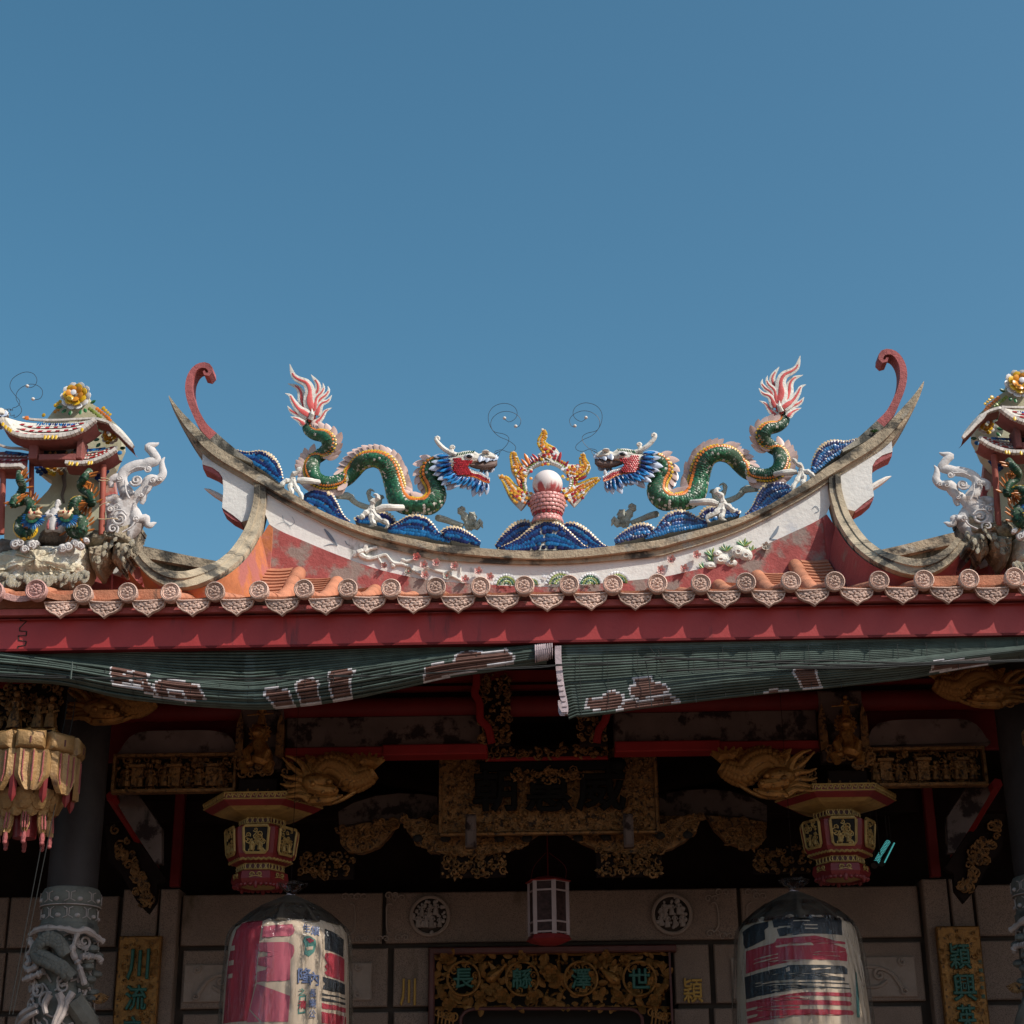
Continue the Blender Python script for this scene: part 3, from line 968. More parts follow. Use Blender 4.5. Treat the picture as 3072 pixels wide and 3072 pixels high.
# white rockery with grass tufts on the right half
rk = MB()
for cx, cy, rx, rz in ((640, 1250, 40, 22), (700, 1215, 48, 34), (760, 1235, 40, 25), (800, 1170, 46, 44), (845, 1190, 44, 40), (680, 1180, 26, 22)):
    for i in range(5):
        q = 1 - .17 * i
        c = on_panel('z3', cx, cy, .002 + .006 * i)
        rk.tube([c + V((rx * q * ms('z3', YR) * math.cos(a) * rnd.uniform(.92, 1.08), 0, rz * q * ms('z3', YR) * math.sin(a) * rnd.uniform(.92, 1.08))) for a in [2 * math.pi * j / 14 for j in range(15)]], .0055, 5, cap=False)
    c = on_panel('z3', cx, cy, .0)
    rk.ball(c, (rx * .95 * ms('z3', YR), .025, rz * .95 * ms('z3', YR)), 12, 6)
build(rk, 'rockery_relief', 'white_paint_plaster', panel)
for x, y in ((605, 1275), (650, 1225), (650, 1195), (730, 1165), (835, 1135), (880, 1180)):
    for i in range(6):
        a = math.pi * (.18 + .64 * i / 5)
        inst('grass_blade', leaf_mesh('leaf_green' if i % 2 else 'pale_green_glaze', 'blade', .13, .05, .15), frame(None, (math.cos(a), -.25, math.sin(a)), (0, -1, .2), on_panel('z3', x, y, .01), .05 * rnd.uniform(.7, 1.1)), panel)
# painted orchid strokes
pt = MB()
def stroke(k, l, ws):
    s_ = ms(k, YR)
    q = spl([(*on_panel(k, x, y, .0025), wv * s_) for (x, y), wv in zip(l, ws)], 12)
    a, b = [], []
    for i, p in enumerate(q):
        t = (V(q[min(i + 1, 11)][:3]) - V(q[max(i - 1, 0)][:3])).normalized()
        nn = V((-t.z, 0, t.x)) * p[3]
        a.append(V(p[:3]) + nn); b.append(V(p[:3]) - nn)
    pt.grid([a, b])
stroke('d4', [(690, 1000), (740, 1060), (800, 1140), (880, 1240)], [8, 22, 24, 4])
stroke('d4', [(880, 1245), (800, 1220), (740, 1230), (680, 1245)], [3, 8, 6, 2])
stroke('d4', [(990, 1170), (1020, 1220), (1070, 1245)], [5, 5, 3])
stroke('d4', [(80, 800), (120, 900), (200, 950), (260, 900), (220, 820)], [3, 3, 4, 3, 2])
stroke('d4', [(0, 930), (100, 900), (170, 930), (200, 1000)], [2, 3, 3, 2])
stroke('z3', [(1035, 1020), (1015, 1060), (985, 1095)], [4, 10, 4])
stroke('z3', [(985, 1095), (1020, 1100), (1050, 1100)], [4, 4, 2])
stroke('z3', [(1230, 920), (1250, 905), (1270, 930), (1245, 945)], [2, 3, 2, 2])
stroke('z1', [(540, 1080), (570, 1060), (575, 1120), (600, 1160)], [2, 3, 5, 3])
stroke('z1', [(610, 1110), (630, 1100), (640, 1120)], [2, 3, 2])
build(pt, 'painted_stroke', 'ink_paint', panel, smooth=0) if 'ink_paint' in M else None
# weed growing on the right blade
wd = MB()
for i in range(9):
    a = rnd.uniform(.2, 2.9)
    c = Q('z3', 1590, 478, YC + .1)
    tip = c + V((math.cos(a), rnd.uniform(-.5, .5), math.sin(a) * .6)) * .03
    wd.tube([c, (c + tip) / 2 + V((0, 0, .006)), tip], [.002, .008, .001], 5, flat=(.3, 1))
tag(build(wd, 'weed', 'weed', at=Q('z3', 1590, 480, YC + .1)), 'small green weed sprouting from the right swallowtail of the ridge', 'weed')
# ================================================================== RIDGE DRAGONS
YD = 8.97
VW = V((0, -1, 0))
def nleft(t):
    return V((-t.z, 0, t.x)).normalized()
def clawed_leg(mb, k, Y, leg, lw, palm, claws):
    s_ = ms(k, Y)
    q = spl([(*Q(k, p[0], p[1], p[2] if len(p) > 2 else Y), wv * s_) for p, wv in zip(leg, lw)], 10)
    mb.tube([p[:3] for p in q], [p[3] * rnd.uniform(1.12, 1.3) for p in q], 9)
    c = Q(k, palm[0], palm[1], Y)
    mb.ball(c, (palm[2] * s_, palm[2] * s_ * .8, palm[2] * s_), 9, 6)
    for cl in claws:
        pth = [(palm[0], palm[1])] + cl
        m_ = len(pth)
        ws = [palm[2] * .9] + [palm[2] * (.98 - .13 * i) for i in range(1, m_ - 1)] + [3]
        q = spl([(*Q(k, p[0], p[1], Y - .02 * math.sin(math.pi * i / m_)), wv * s_) for i, (p, wv) in enumerate(zip(pth, ws))], 12)
        mb.tube([p[:3] for p in q], [p[3] * (1 + .22 * math.sin(j * 1.9)) for j, p in enumerate(q)], 7)
dr = thing('ridge_dragon', Q('d2', 600, 1300, YD), 'green scaled mosaic dragon on the ridge left of the pearl, facing right', 'dragon', 'mosaic dragons on the roof ridge')
def d2in1(l):
    return [((x * 400 / 1932 + 300) * 1932 / 400, (y * 400 / 1932 + 200) * 1932 / 400, r) for x, y, r in l]
body = [(515, 735, 26), (488, 840, 58), (455, 930, 72), (452, 1005, 78), (545, 1080, 84), (690, 1108, 100), (762, 1190, 112), (742, 1290, 105), (650, 1370, 98), (560, 1430, 102), (515, 1520, 114), (510, 1620, 122), (560, 1725, 118), (690, 1790, 106), (850, 1780, 106), (1005, 1720, 114), (1115, 1615, 116), (1178, 1535, 122), (1265, 1465, 126), (1410, 1435, 126), (1555, 1485, 135), (1645, 1600, 148), (1695, 1750, 154), (1730, 1880, 158)] + \
    d2in1([(330, 1060, 165), (450, 1145, 140), (595, 1150, 116), (755, 1140, 145), (862, 1020, 150), (835, 860, 136), (765, 720, 142), (775, 600, 122), (860, 530, 100), (960, 500, 85)])
SD = ms('d1', YD)
NB = 150
yo = lambda i: YD + .03 * math.sin(i * .9)
BP = spl([(*Q('d1', x, y, yo(i)), r * SD * 1.0) for i, (x, y, r) in enumerate(body)], NB)
BC = [V(p[:3]) for p in BP]
BT = [(BC[min(i + 1, NB - 1)] - BC[max(i - 1, 0)]).normalized() for i in range(NB)]
BN = [nleft(t) for t in BT]
BR = [p[3] for p in BP]
mb = MB()
mb.tube(BC, BR, 18, up=(0, -1, 0), flat=(1, 1))
build(mb, 'body', 'green_grout', dr)
acc = [0]
for a, b in zip(BC, BC[1:]):
    acc.append(acc[-1] + (b - a).length)
LEN = acc[-1]
def at_len(s):
    s = max(0, min(LEN - 1e-6, s))
    i = max(j for j in range(NB) if acc[j] <= s)
    i = min(i, NB - 2)
    f = (s - acc[i]) / (acc[i + 1] - acc[i])
    l = lambda A: A[i] + (A[i + 1] - A[i]) * f
    return l(BC), l(BT).normalized(), l(BN).normalized(), l(BR), (i + f) / (NB - 1)
# angle of the back line round the body (0 = left of travel, 180 = right, 90 = toward the viewer)
def closest(x, y):
    p = Q('d1', x, y, YD)
    return min(range(NB), key=lambda i: (BC[i] - p).length) / (NB - 1)
u1, u2, u3, u4 = closest(690, 1340), closest(545, 1440), closest(930, 1750), closest(1090, 1640)
def back(u):
    def sm(a, b):
        t = max(0, min(1, (u - a) / (b - a)))
        return t * t * (3 - 2 * t)
    return 150 * (sm(u1, u2) - sm(u3, u4))
def surf(c, n_, r, phi):
    o = n_ * math.cos(R(phi)) + VW * math.sin(R(phi))
    return c + o * r, o
# two bead rows and the fins
for row, (m, off) in enumerate((('yellow_glaze', 29), ('orange_glaze', 55))):
    s = .035
    while s < LEN - .05:
        c, t, n_, r, u = at_len(s)
        b = back(u)
        ph = off if b < 1 else off * (1 - b / 150) + (180 - off) * (b / 150)
        size = max(.0085, r * .2)
        p, o = surf(c, n_, r * 1.02, ph)
        inst('bead', disc_mesh(m, 7), frame(None, t, o * .55 + VW + t * -.15, p, (size * 1.0, size, size)), dr)
        s += size * 1.45
# scales: the 300 largest (toward the head) as pieces, the rest as one
spots, lost = [], []
s = LEN - .05
rowi = 0
while s > .03:
    c, t, n_, r, u = at_len(s)
    size = max(.0052, min(.0112, r * .34))
    b = back(u)
    lo, hi = (-8, 154) if b < 75 else (26, 188)
    band = 40 * (1 - b / 150) + 140 * (b / 150)
    k = max(2, int(R(hi - lo) * r / (size * 1.55)))
    for j in range(k + 1):
        ph = lo + (hi - lo) * (j + (.5 if rowi % 2 else 0)) / (k + .5)
        if abs(ph - band - (5 if b < 75 else -5)) < 24 or (ph < band - 20 and b < 75) or (ph > band + 20 and b >= 75):
            continue
        p, o = surf(c, n_, r * 1.0, ph)
        if rnd.random() < .05 + (.09 if abs(ph - 90) > 35 else 0):
            lost.append(frame(None, t, o, p, size * .8))
            continue
        spots.append((frame(None, t, o - t * .16 + V((rnd.uniform(-.14, .14), rnd.uniform(-.05, .05), rnd.uniform(-.14, .14))), p, (size * 1.0, size * 1.02, size)), size))
    s -= size * 1.32
    rowi += 1
dmesh = disc_mesh('green_glaze', 8)
order = sorted(range(len(spots)), key=lambda i: -spots[i][1])
for i in order[:300]:
    inst('scale', dmesh, spots[i][0], dr)
rest = MB()
src = [v.co.copy() for v in dmesh.vertices]
sf = [tuple(p.vertices) for p in dmesh.polygons]
for i in order[300:]:
    rest.add([spots[i][0] @ v for v in src], sf)
for mtx in lost:
    rest.add([mtx @ v for v in src], sf, 1)
build(rest, 'small_scales', ['green_glaze', 'mortar'], dr, kind='stuff')
# belly plates along the other edge
s = LEN * .47
while s < LEN - .12:
    c, t, n_, r, u = at_len(s)
    p, o = surf(c, n_, r, 166)
    inst('belly_plate', disc_mesh('pale_green_glaze' if rnd.random() < .35 else 'mortar', 4), frame(None, t, o, p, (.015, .016, .014)) @ Matrix.Rotation(R(45), 4, 'Z'), dr)
    s += .026
s = .07
while s < LEN - .05:
    c, t, n_, r, u = at_len(s)
    b = back(u)
    ph = 6 if b < 1 else 6 * (1 - b / 150) + 174 * (b / 150)
    p, o = surf(c, n_, r * .97, ph)
    L_ = min(.066, max(.034, r * 1.6))
    dirv = o * .5 - t * 1.0 + VW * .1
    inst('back_fin', leaf_mesh('petal_pink', 'fin', .33, .05, .22), frame(None, dirv, VW + o * .2 + V((0, 0, rnd.uniform(-.15, .15))), p, L_ * rnd.uniform(.92, 1.12)), dr)
    if rnd.random() < .5:
        inst('back_fin', leaf_mesh('petal_pink', 'fin', .33, .05, .22), frame(None, dirv + t * .3, VW + o * .4, p + V((0, .012, 0)), L_ * .8), dr)
    s += max(.013, L_ * .34)
# tail flames, white with a coral core
for l, wv in ((([(520, 720), (478, 600), (482, 440), (430, 335), (320, 285), (240, 220), (190, 60)]), 62), ([(480, 770), (375, 610), (352, 470), (290, 388), (160, 342)], 56),
              ([(460, 810), (320, 710), (240, 600), (195, 515), (120, 482)], 48), ([(450, 840), (330, 795), (215, 740), (155, 662)], 42), ([(400, 940), (330, 875), (270, 845), (200, 820)], 34),
              ([(530, 720), (520, 560), (592, 450), (592, 345), (495, 210)], 52), ([(550, 750), (575, 560), (652, 470), (682, 400), (668, 332)], 42),
              ([(570, 770), (620, 590), (712, 510), (755, 440), (740, 378)], 44), ([(575, 800), (640, 645), (742, 590), (800, 508)], 42), ([(545, 950), (650, 830), (705, 745), (800, 690)], 38)):
    fm = MB()
    yy = YD + rnd.uniform(-.02, .02)
    n_ = 18
    q = spl([Q('d1', x, y, yy) for x, y in l], n_)
    prof = [1.1, 1.3, 1.35, 1.3, 1.22, 1.13, 1.05, .98, .92, .86, .8, .73, .65, .56, .46, .34, .2, .05]
    fm.tube(q, [wv * SD * a * 1.25 for a in prof], 10, flat=(.42, 1), up=(0, -1, 0))
    fm2 = [V(p) + V((0, -.42 * wv * SD * .85 * a, 0)) for p, a in zip(q, prof)]
    fm.tube(fm2[:-3], [wv * SD * (.62 * a if j < 5 else .46 * a) for j, a in enumerate(prof[:-3])], 6, mi=1)
    fl_ = fm
    for i, v in enumerate(fl_.v):
        fl_.v[i] = (v[0], yy + (v[1] - yy) * .5, v[2])
    build(fl_, 'tail_flame', ['white_paint_plaster', 'coral_paint'], dr)
rt_ = MB()
rt_.tube([Q('d1', 505, 900, YD), Q('d1', 510, 780, YD - .01), Q('d1', 505, 640, YD - .01), Q('d1', 500, 540, YD)], [50 * SD, 72 * SD, 60 * SD, 20 * SD], 10, flat=(.3, 1), up=(0, -1, 0))
build(rt_, 'flame_root', 'coral_paint', dr)
rt_ = MB()
rt_.tube([Q('d1', 490, 860, YD - .02), Q('d1', 515, 790, YD - .035), Q('d1', 510, 705, YD - .035)], [44 * SD, 34 * SD, 6 * SD], 9)
build(rt_, 'tail_tip', 'white_paint_plaster', dr)
# legs
lg = MB()
clawed_leg(lg, 'd4', YD - .12, [(1820, 690, YD - .06), (1700, 690), (1560, 690), (1440, 725)], [38, 40, 46, 36], (1370, 725, 52), [[(1400, 600), (1465, 555), (1440, 500), (1395, 510)], [(1290, 770), (1220, 830), (1160, 805)], [(1380, 860), (1400, 940), (1330, 965)], [(1480, 860), (1590, 905), (1610, 960), (1560, 990)]])
build(lg, 'leg', 'white_paint_plaster', dr)
lg = MB()
clawed_leg(lg, 'd4', YD - .13, [(610, 320, YD - .07), (500, 305), (400, 300), (300, 295)], [30, 36, 42, 38], (235, 295, 46), [[(230, 220), (300, 170), (340, 110), (365, 160)], [(130, 310), (60, 370), (15, 365)], [(195, 400), (225, 480), (200, 545)], [(290, 410), (350, 500), (365, 570), (300, 580)]])
build(lg, 'leg', 'white_paint_plaster', dr)
lg = MB()
clawed_leg(lg, 'd4', YD + .12, [(880, 530, YD + .05), (1050, 525), (1130, 610), (1260, 670), (1350, 690)], [36, 48, 36, 36, 32], (1440, 690, 46), [[(1370, 580), (1330, 500), (1360, 430), (1420, 460)], [(1490, 600), (1520, 520), (1560, 560)], [(1540, 720), (1580, 770)]])
build(lg, 'leg', 'grey_claw', dr)
lg = MB()
clawed_leg(lg, 'd2', YD + .12, [(880, 1320, YD + .06), (1000, 1350), (1120, 1395), (1250, 1440)], [40, 42, 34, 34], (1340, 1440, 70), [[(1270, 1290), (1215, 1220), (1245, 1175), (1290, 1215)], [(1385, 1350), (1385, 1265), (1460, 1320)], [(1450, 1430), (1495, 1385), (1540, 1475)]])
build(lg, 'leg', 'grey_claw', dr)
# ---- head
SH = ms('d2', YD)
def hp2(x, y, dy=0):
    return Q('d2', x, y, YD + dy)
hd = MB()
def loft(mb, secs, n=14, mi=0, power=1.0):
    """secs: (x, top, bottom, half depth) along the head"""
    rows = []
    for x, t, b, dpt in secs:
        c, h = (t + b) / 2, (b - t) / 2
        rows.append([hp2(x, c - h * math.sin(a), -dpt * math.cos(a)) for a in [2 * math.pi * i / n for i in range(n)]])
    mb.grid(rows, cu=True, mi=mi)
    o = len(mb.v) - len(rows) * n
    mb.f += [tuple(range(o, o + n)), tuple(range(o + (len(rows) - 1) * n, o + len(rows) * n))]
    mb.m += [mi, mi]
loft(hd, [(950, 470, 580, .035), (1050, 410, 620, .06), (1160, 378, 660, .072), (1260, 352, 640, .074), (1340, 345, 580, .07), (1420, 355, 545, .062), (1480, 392, 530, .056), (1560, 365, 505, .056), (1640, 362, 490, .055), (1715, 400, 480, .044), (1748, 440, 475, .02)])
build(hd, 'skull', 'mortar', dr)
pal = MB()
loft(pal, [(1350, 520, 585, .05), (1450, 500, 618, .05), (1540, 490, 632, .05), (1640, 480, 628, .048), (1710, 470, 605, .04), (1748, 465, 560, .02)])
build(pal, 'palate', 'palate_brown', dr)
jaw = MB()
loft(jaw, [(1080, 560, 680, .05), (1180, 590, 720, .056), (1300, 590, 735, .055), (1400, 625, 745, .052), (1500, 665, 775, .048), (1590, 720, 808, .04), (1640, 755, 815, .022)])
build(jaw, 'jaw', 'mortar', dr)
for x, y, r in ((1580, 372, 60), ):
    nb = MB()
    nb.ball(hp2(x, y, -.045), (r * SH, .03, r * SH * .45), 10, 6)
    nb.ball(hp2(x + 40, y + 25, -.05), (16 * SH, .012, 14 * SH), 8, 5)
    build(nb, 'nostril', 'white_paint_plaster', dr)
ey = MB()
ey.ball(hp2(1335, 432, -.066), (72 * SH, .016, 46 * SH), 12, 7)
e = build(ey, 'eye', 'white_glaze', dr)
ey = MB()
ey.ball(hp2(1342, 430, -.078), (46 * SH, .008, 30 * SH), 12, 6)
build(ey, 'pupil', 'black_glaze', e)
ey = MB()
ey.ball(hp2(1335, 432, .066), (72 * SH, .016, 46 * SH), 12, 7)
build(ey, 'eye', 'white_glaze', dr)
for i in range(8):
    x = 1160 + i * 32
    inst('brow_leaf', leaf_mesh('leaf_green', 'brow', .22), frame(None, (.35 + .05 * i, 0, .75), VW, hp2(x, 425 - 6 * i, -.072), .021), dr)
# red cheek scales
for i in range(9):
    for j in range(9):
        x, y = 1120 + i * 30 + (15 if j % 2 else 0), 468 + j * 27
        if inpoly(x, y, [(1105, 450), (1250, 470), (1360, 480), (1460, 440), (1400, 500), (1330, 560), (1330, 620), (1360, 690), (1200, 700), (1110, 640)]):
            yy = -.06 - .016 * math.sin(math.pi * min(1, (x - 1080) / 320))
            inst('cheek_scale', disc_mesh('red_glaze', 8), frame(None, (0, 0, 1), V((-.25, -1, rnd.uniform(.0, .3))), hp2(x, y, yy), rnd.uniform(.0072, .0095)), dr)
shards(QL('d2', YD - .056, [(1330, 650), (1400, 690), (1490, 705), (1560, 745), (1625, 780)]), 'red_glaze', .0068, dr, 'jaw_scale', gap=.8)
shards(QL('d2', YD - .058, [(1340, 618), (1420, 655), (1500, 672), (1580, 722), (1640, 758)]), 'white_glaze', .0058, dr, 'jaw_scale', gap=.9)
shards(QL('d2', YD - .058, [(1290, 690), (1400, 712), (1490, 738), (1560, 780), (1635, 805)]), 'red_glaze', .0062, dr, 'jaw_scale', gap=.8)
shards(QL('d2', YD - .06, [(1105, 640), (1190, 705), (1300, 722), (1400, 725), (1480, 755), (1550, 795), (1630, 815)]), 'orange_glaze', .005, dr, 'jaw_scale', gap=.85)
shards(QL('d2', YD - .06, [(1095, 480), (1090, 560), (1100, 650)]), 'tan_shell', .006, dr, 'jaw_scale', gap=.9)
# teeth
for x, y, tx, ty in ((1510, 440, 1490, 520), (1570, 425, 1530, 505), (1620, 420, 1590, 525), (1680, 425, 1640, 500), (1735, 430, 1690, 500), (1750, 440, 1725, 490)):
    a, b = hp2(x, y - 20, -.056 + (x - 1500) * .00012), hp2(tx, ty, -.06 + (x - 1500) * .00012)
    inst('tooth', leaf_mesh('pale_blue_glaze', 'tooth', .3), frame(None, b - a, VW, a, (b - a).length), dr)
for x, y, tx, ty in ((1540, 600, 1510, 668), (1590, 610, 1570, 670), (1640, 610, 1620, 662), (1700, 600, 1650, 660)):
    a, b = hp2(x, y, .05), hp2(tx, ty, .05)
    inst('tooth', leaf_mesh('pale_blue_glaze', 'tooth', .3), frame(None, b - a, VW, a, (b - a).length * 1.25), dr)
a, b = hp2(1590, 745, -.045), hp2(1600, 655, -.045)
inst('tooth', leaf_mesh('white_glaze', 'tooth', .3), frame(None, b - a, VW, a, (b - a).length), dr)
# mane feathers in three layers
roots = [(1040, 430), (1075, 500), (1085, 580), (1110, 650), (1180, 705), (1270, 725), (1360, 730), (1450, 755), (1530, 800), (1600, 820)]
tips = [(835, 415), (805, 525), (800, 610), (828, 690), (922, 800), (1040, 875), (1160, 880), (1310, 905), (1420, 990), (1590, 960)]
for lay, (m, f, nn, wd_, dy) in enumerate((('pale_blue_glaze', 1.1, 13, .21, -.05), ('mane_cyan', .8, 15, .16, -.064), ('mane_cyan', .62, 14, .15, -.07), ('blue_glaze', .44, 14, .19, -.076), ('navy_glaze', .28, 14, .22, -.08))):
    rr, tt = spl([(*p, 0) for p in roots], nn), spl([(*p, 0) for p in tips], nn)
    for a, b in zip(rr, tt):
        j = rnd.uniform(.92, 1.08)
        A = hp2(a[0], a[1], dy)
        B = hp2(a[0] + (b[0] - a[0]) * f * j, a[1] + (b[1] - a[1]) * f * j, dy - .012)
        mm = m if not (m == 'mane_cyan' and rnd.random() < .3) else 'blue_glaze'
        inst('mane_feather', leaf_mesh(mm, 'feather', wd_, .08, .05), frame(None, B - A, VW + V((0, 0, rnd.uniform(-.2, .4))), A, (B - A).length), dr)
for a, b in zip(spl([(*p, 0) for p in roots], 12), spl([(*p, 0) for p in tips], 12)):
    A, B = hp2(a[0], a[1], .05), hp2(b[0], b[1] + 15, .06)
    inst('mane_feather', leaf_mesh('pale_blue_glaze', 'feather', .2, .08, .05), frame(None, B - A, (0, 1, 0), A, (B - A).length), dr)
hn = MB()
for dy in (-.05, .05):
    q = spl([(*hp2(x, y, dy * f), wv * SH) for x, y, wv, f in ((1170, 415, 40, .9), (1080, 385, 38, 1), (985, 330, 36, 1.1), (910, 260, 34, 1.2), (865, 200, 30, 1.3), (862, 160, 26, 1.3), (895, 155, 24, 1.3), (905, 185, 20, 1.3), (880, 190, 14, 1.3))], 22)
    hn.tube([p[:3] for p in q], [p[3] for p in q], 9)
    hn.ball(hp2(1095, 300, dy), (44 * SH, .012, 40 * SH), 10, 6)
    hn.curl(hp2(1095, 300, dy - .01 * (1 if dy < 0 else -1)), 32 * SH, 1.3, 10 * SH, (1, 0, 0), (0, 0, 1), (0, -1 if dy < 0 else 1, 0))
    hn.tube([hp2(1090, 330, dy), hp2(1080, 385, dy)], [30 * SH, 36 * SH], 8)
build(hn, 'horn', 'white_paint_plaster', dr)
# whisker wires with their little white balls
def whiskers(parent, k, Y, lines, balls, br=.0105):
    wr = MB()
    for l in lines:
        wr.tube(spl(QL(k, Y, l), 70), .0016, 5)
    build(wr, 'whisker_wire', 'wire', parent)
    for x, y in balls:
        b = MB()
        b.ball(Q(k, x, y, Y), (br, br, br * .9), 10, 7)
        build(b, 'whisker_ball', 'pale_ball', parent)
whiskers(dr, 'z2', YD - .03, [[(800, 605), (815, 600), (830, 560), (790, 585), (785, 565), (840, 550), (900, 570), (950, 555), (955, 520), (900, 475), (820, 440), (765, 385), (735, 320), (735, 250), (780, 190), (865, 165), (940, 190), (970, 240), (955, 290), (905, 320), (870, 300)],
                              [(780, 590), (800, 575), (840, 555), (890, 500), (900, 450), (860, 420), (780, 400), (752, 350), (765, 290), (820, 245), (890, 232), (960, 255), (1000, 300), (990, 350), (965, 365)]], [(865, 288), (958, 355)])
rd = copy_tree(dr)
rd.location.x = -dr.location.x
rd.scale.x = -1
rd.scale = (-1, 1, .99)
for ch in list(rd.children):
    if ch.name.startswith(('scale', 'bead', 'back_fin')) and rnd.random() < .05:
        bpy.data.objects.remove(ch)
    elif ch.name.startswith(('back_fin', 'tooth', 'mane')):
        ch.rotation_euler.y += rnd.uniform(-.12, .12)
rd['label'] = 'green scaled mosaic dragon on the ridge right of the pearl, facing left'

# ================================================================== WAVES
waves = []
def wave(k, Y, top, base, rows, label, foam=(0, 1), depth=.12, size=.0135):
    c = Q(k, sum(p[0] for p in base) / len(base), max(p[1] for p in base), Y)
    t = thing('wave_mound', c, label, 'wave ornament', 'blue mosaic waves along the ridge')
    n_ = 24
    A, B = vspl(QL(k, Y, top), n_), vspl(QL(k, Y, base), n_)
    mb = MB()
    mb.grid([[p + V((0, depth, 0)) for p in A], A, B, [p + V((0, depth, 0)) for p in B]], cv=True)
    build(mb, 'mortar_core', 'mortar', t)
    for i, m in enumerate(rows):
        f = (i + .55) / (len(rows) + .2)
        line = [a + (b - a) * f for a, b in zip(A, B)]
        line = [p for p in line]
        seg = []
        for p in line:
            seg.append(p)
        if plen(seg) < .05:
            continue
        shards(seg, m, size, t, 'wave_shard', gap=.6, skip=.03 + .025 * i, lift=.006)
    s = A[int(foam[0] * (n_ - 1)):int(foam[1] * (n_ - 1)) + 1]
    fo = [p + (p - b).normalized() * size * .35 + V((0, -.004, 0)) for p, b in zip(s, B[int(foam[0] * (n_ - 1)):])]
    L = plen(fo)
    kk = int(L / (size * 1.35))
    q = vspl(fo, kk * 2 + 1)
    ce = sum(B, V()) / len(B)
    for i in range(kk):
        p, tt = q[2 * i + 1], q[2 * i + 2] - q[2 * i]
        o = nleft(tt.normalized())
        inst('foam_shell', disc_mesh('tan_shell', 8, oval=1.5), frame(None, o, VW + o * .35, p, size * .72), t)
    waves.append(t)
    return t
DK = ['navy_glaze', 'blue_glaze', 'navy_glaze', 'cyan_glaze', 'blue_glaze', 'cyan_glaze']
YW = YR + .1
wave('d2', YW, [(170, 1490), (330, 1395), (470, 1315), (610, 1308), (735, 1365), (825, 1470), (900, 1570), (1060, 1645)], [(170, 1510), (400, 1560), (560, 1590), (700, 1600), (800, 1620), (900, 1640), (1000, 1650), (1060, 1660)], ['navy_glaze', 'cyan_glaze', 'navy_glaze', 'blue_glaze', 'cyan_glaze', 'cyan_glaze'], 'blue wave mound directly under the chest of the left dragon', (0, .85))
wave('d2', YW - .01, [(940, 1545), (1020, 1482), (1150, 1476), (1280, 1530), (1385, 1605), (1490, 1695)], [(1020, 1600), (1080, 1650), (1160, 1670), (1250, 1690), (1350, 1700), (1490, 1710)], ['navy_glaze', 'blue_glaze', 'cyan_glaze', 'navy_glaze'], 'low blue wave mound between the left dragon and the pearl waves')
wave('d4', YW + .02, [(420, 520), (530, 455), (650, 465), (770, 505), (845, 620), (905, 740), (955, 830), (1050, 915)], [(330, 600), (450, 660), (560, 720), (650, 760), (740, 810), (830, 860), (930, 900), (1050, 935)], ['navy_glaze', 'blue_glaze', 'navy_glaze', 'cyan_glaze', 'blue_glaze', 'cyan_glaze'], 'blue wave mound behind the rear claw of the left dragon', (.35, 1))
wave('d4', YW + .06, [(1130, 870), (1300, 800), (1480, 765), (1640, 810), (1720, 930)], [(1200, 900), (1320, 930), (1450, 960), (1560, 990), (1690, 1010)], ['navy_glaze', 'blue_glaze', 'cyan_glaze'], 'small dark blue wave mound behind the white claw of the left dragon')
wave('z1', YW + .02, [(600, 732), (700, 752), (800, 742), (878, 775), (930, 855), (952, 945)], [(600, 745), (680, 790), (760, 840), (830, 880), (890, 920), (948, 955)], ['navy_glaze', 'cyan_glaze', 'blue_glaze', 'navy_glaze', 'cyan_glaze'], 'blue wave mound highest on the left arm of the ridge', size=.0135)
lab = {'directly under the chest of the left dragon': 'directly under the chest of the right dragon', 'between the left dragon and': 'between the right dragon and', 'rear claw of the left dragon': 'rear claw of the right dragon', 'white claw of the left dragon': 'white claw of the right dragon', 'left arm of the ridge': 'right arm of the ridge'}
for t in list(waves):
    l_ = t['label']
    for a, b in lab.items():
        l_ = l_.replace(a, b)
    mirror(t, l_)
wave('c3', YW + .04, [(190, 1890), (300, 1720), (440, 1575), (590, 1520), (690, 1560), (760, 1640)], [(220, 1915), (330, 1900), (440, 1880), (540, 1840), (640, 1780), (740, 1690)], ['navy_glaze', 'blue_glaze', 'navy_glaze', 'blue_glaze'], 'left shoulder wave of the triple wave below the pearl', size=.0135)
wave('c3', YW + .04, [(1120, 1620), (1200, 1572), (1300, 1555), (1430, 1610), (1560, 1720), (1700, 1860), (1800, 1915)], [(1130, 1640), (1220, 1700), (1310, 1760), (1400, 1830), (1500, 1880), (1600, 1910), (1780, 1930)], ['navy_glaze', 'cyan_glaze', 'navy_glaze', 'blue_glaze'], 'right shoulder wave of the triple wave below the pearl', size=.0135)
wave('c3', YW - .02, [(230, 1935), (500, 1800), (690, 1640), (840, 1545), (940, 1528), (1040, 1545), (1150, 1610), (1300, 1755), (1440, 1890), (1540, 1935)], [(340, 1940), (600, 1938), (750, 1936), (860, 1935), (930, 1935), (1000, 1935), (1100, 1936), (1250, 1938), (1400, 1940), (1500, 1940)], DK[:6] + ['navy_glaze'], 'large middle wave carrying the pearl on the centre of the ridge', depth=.16, size=.014)

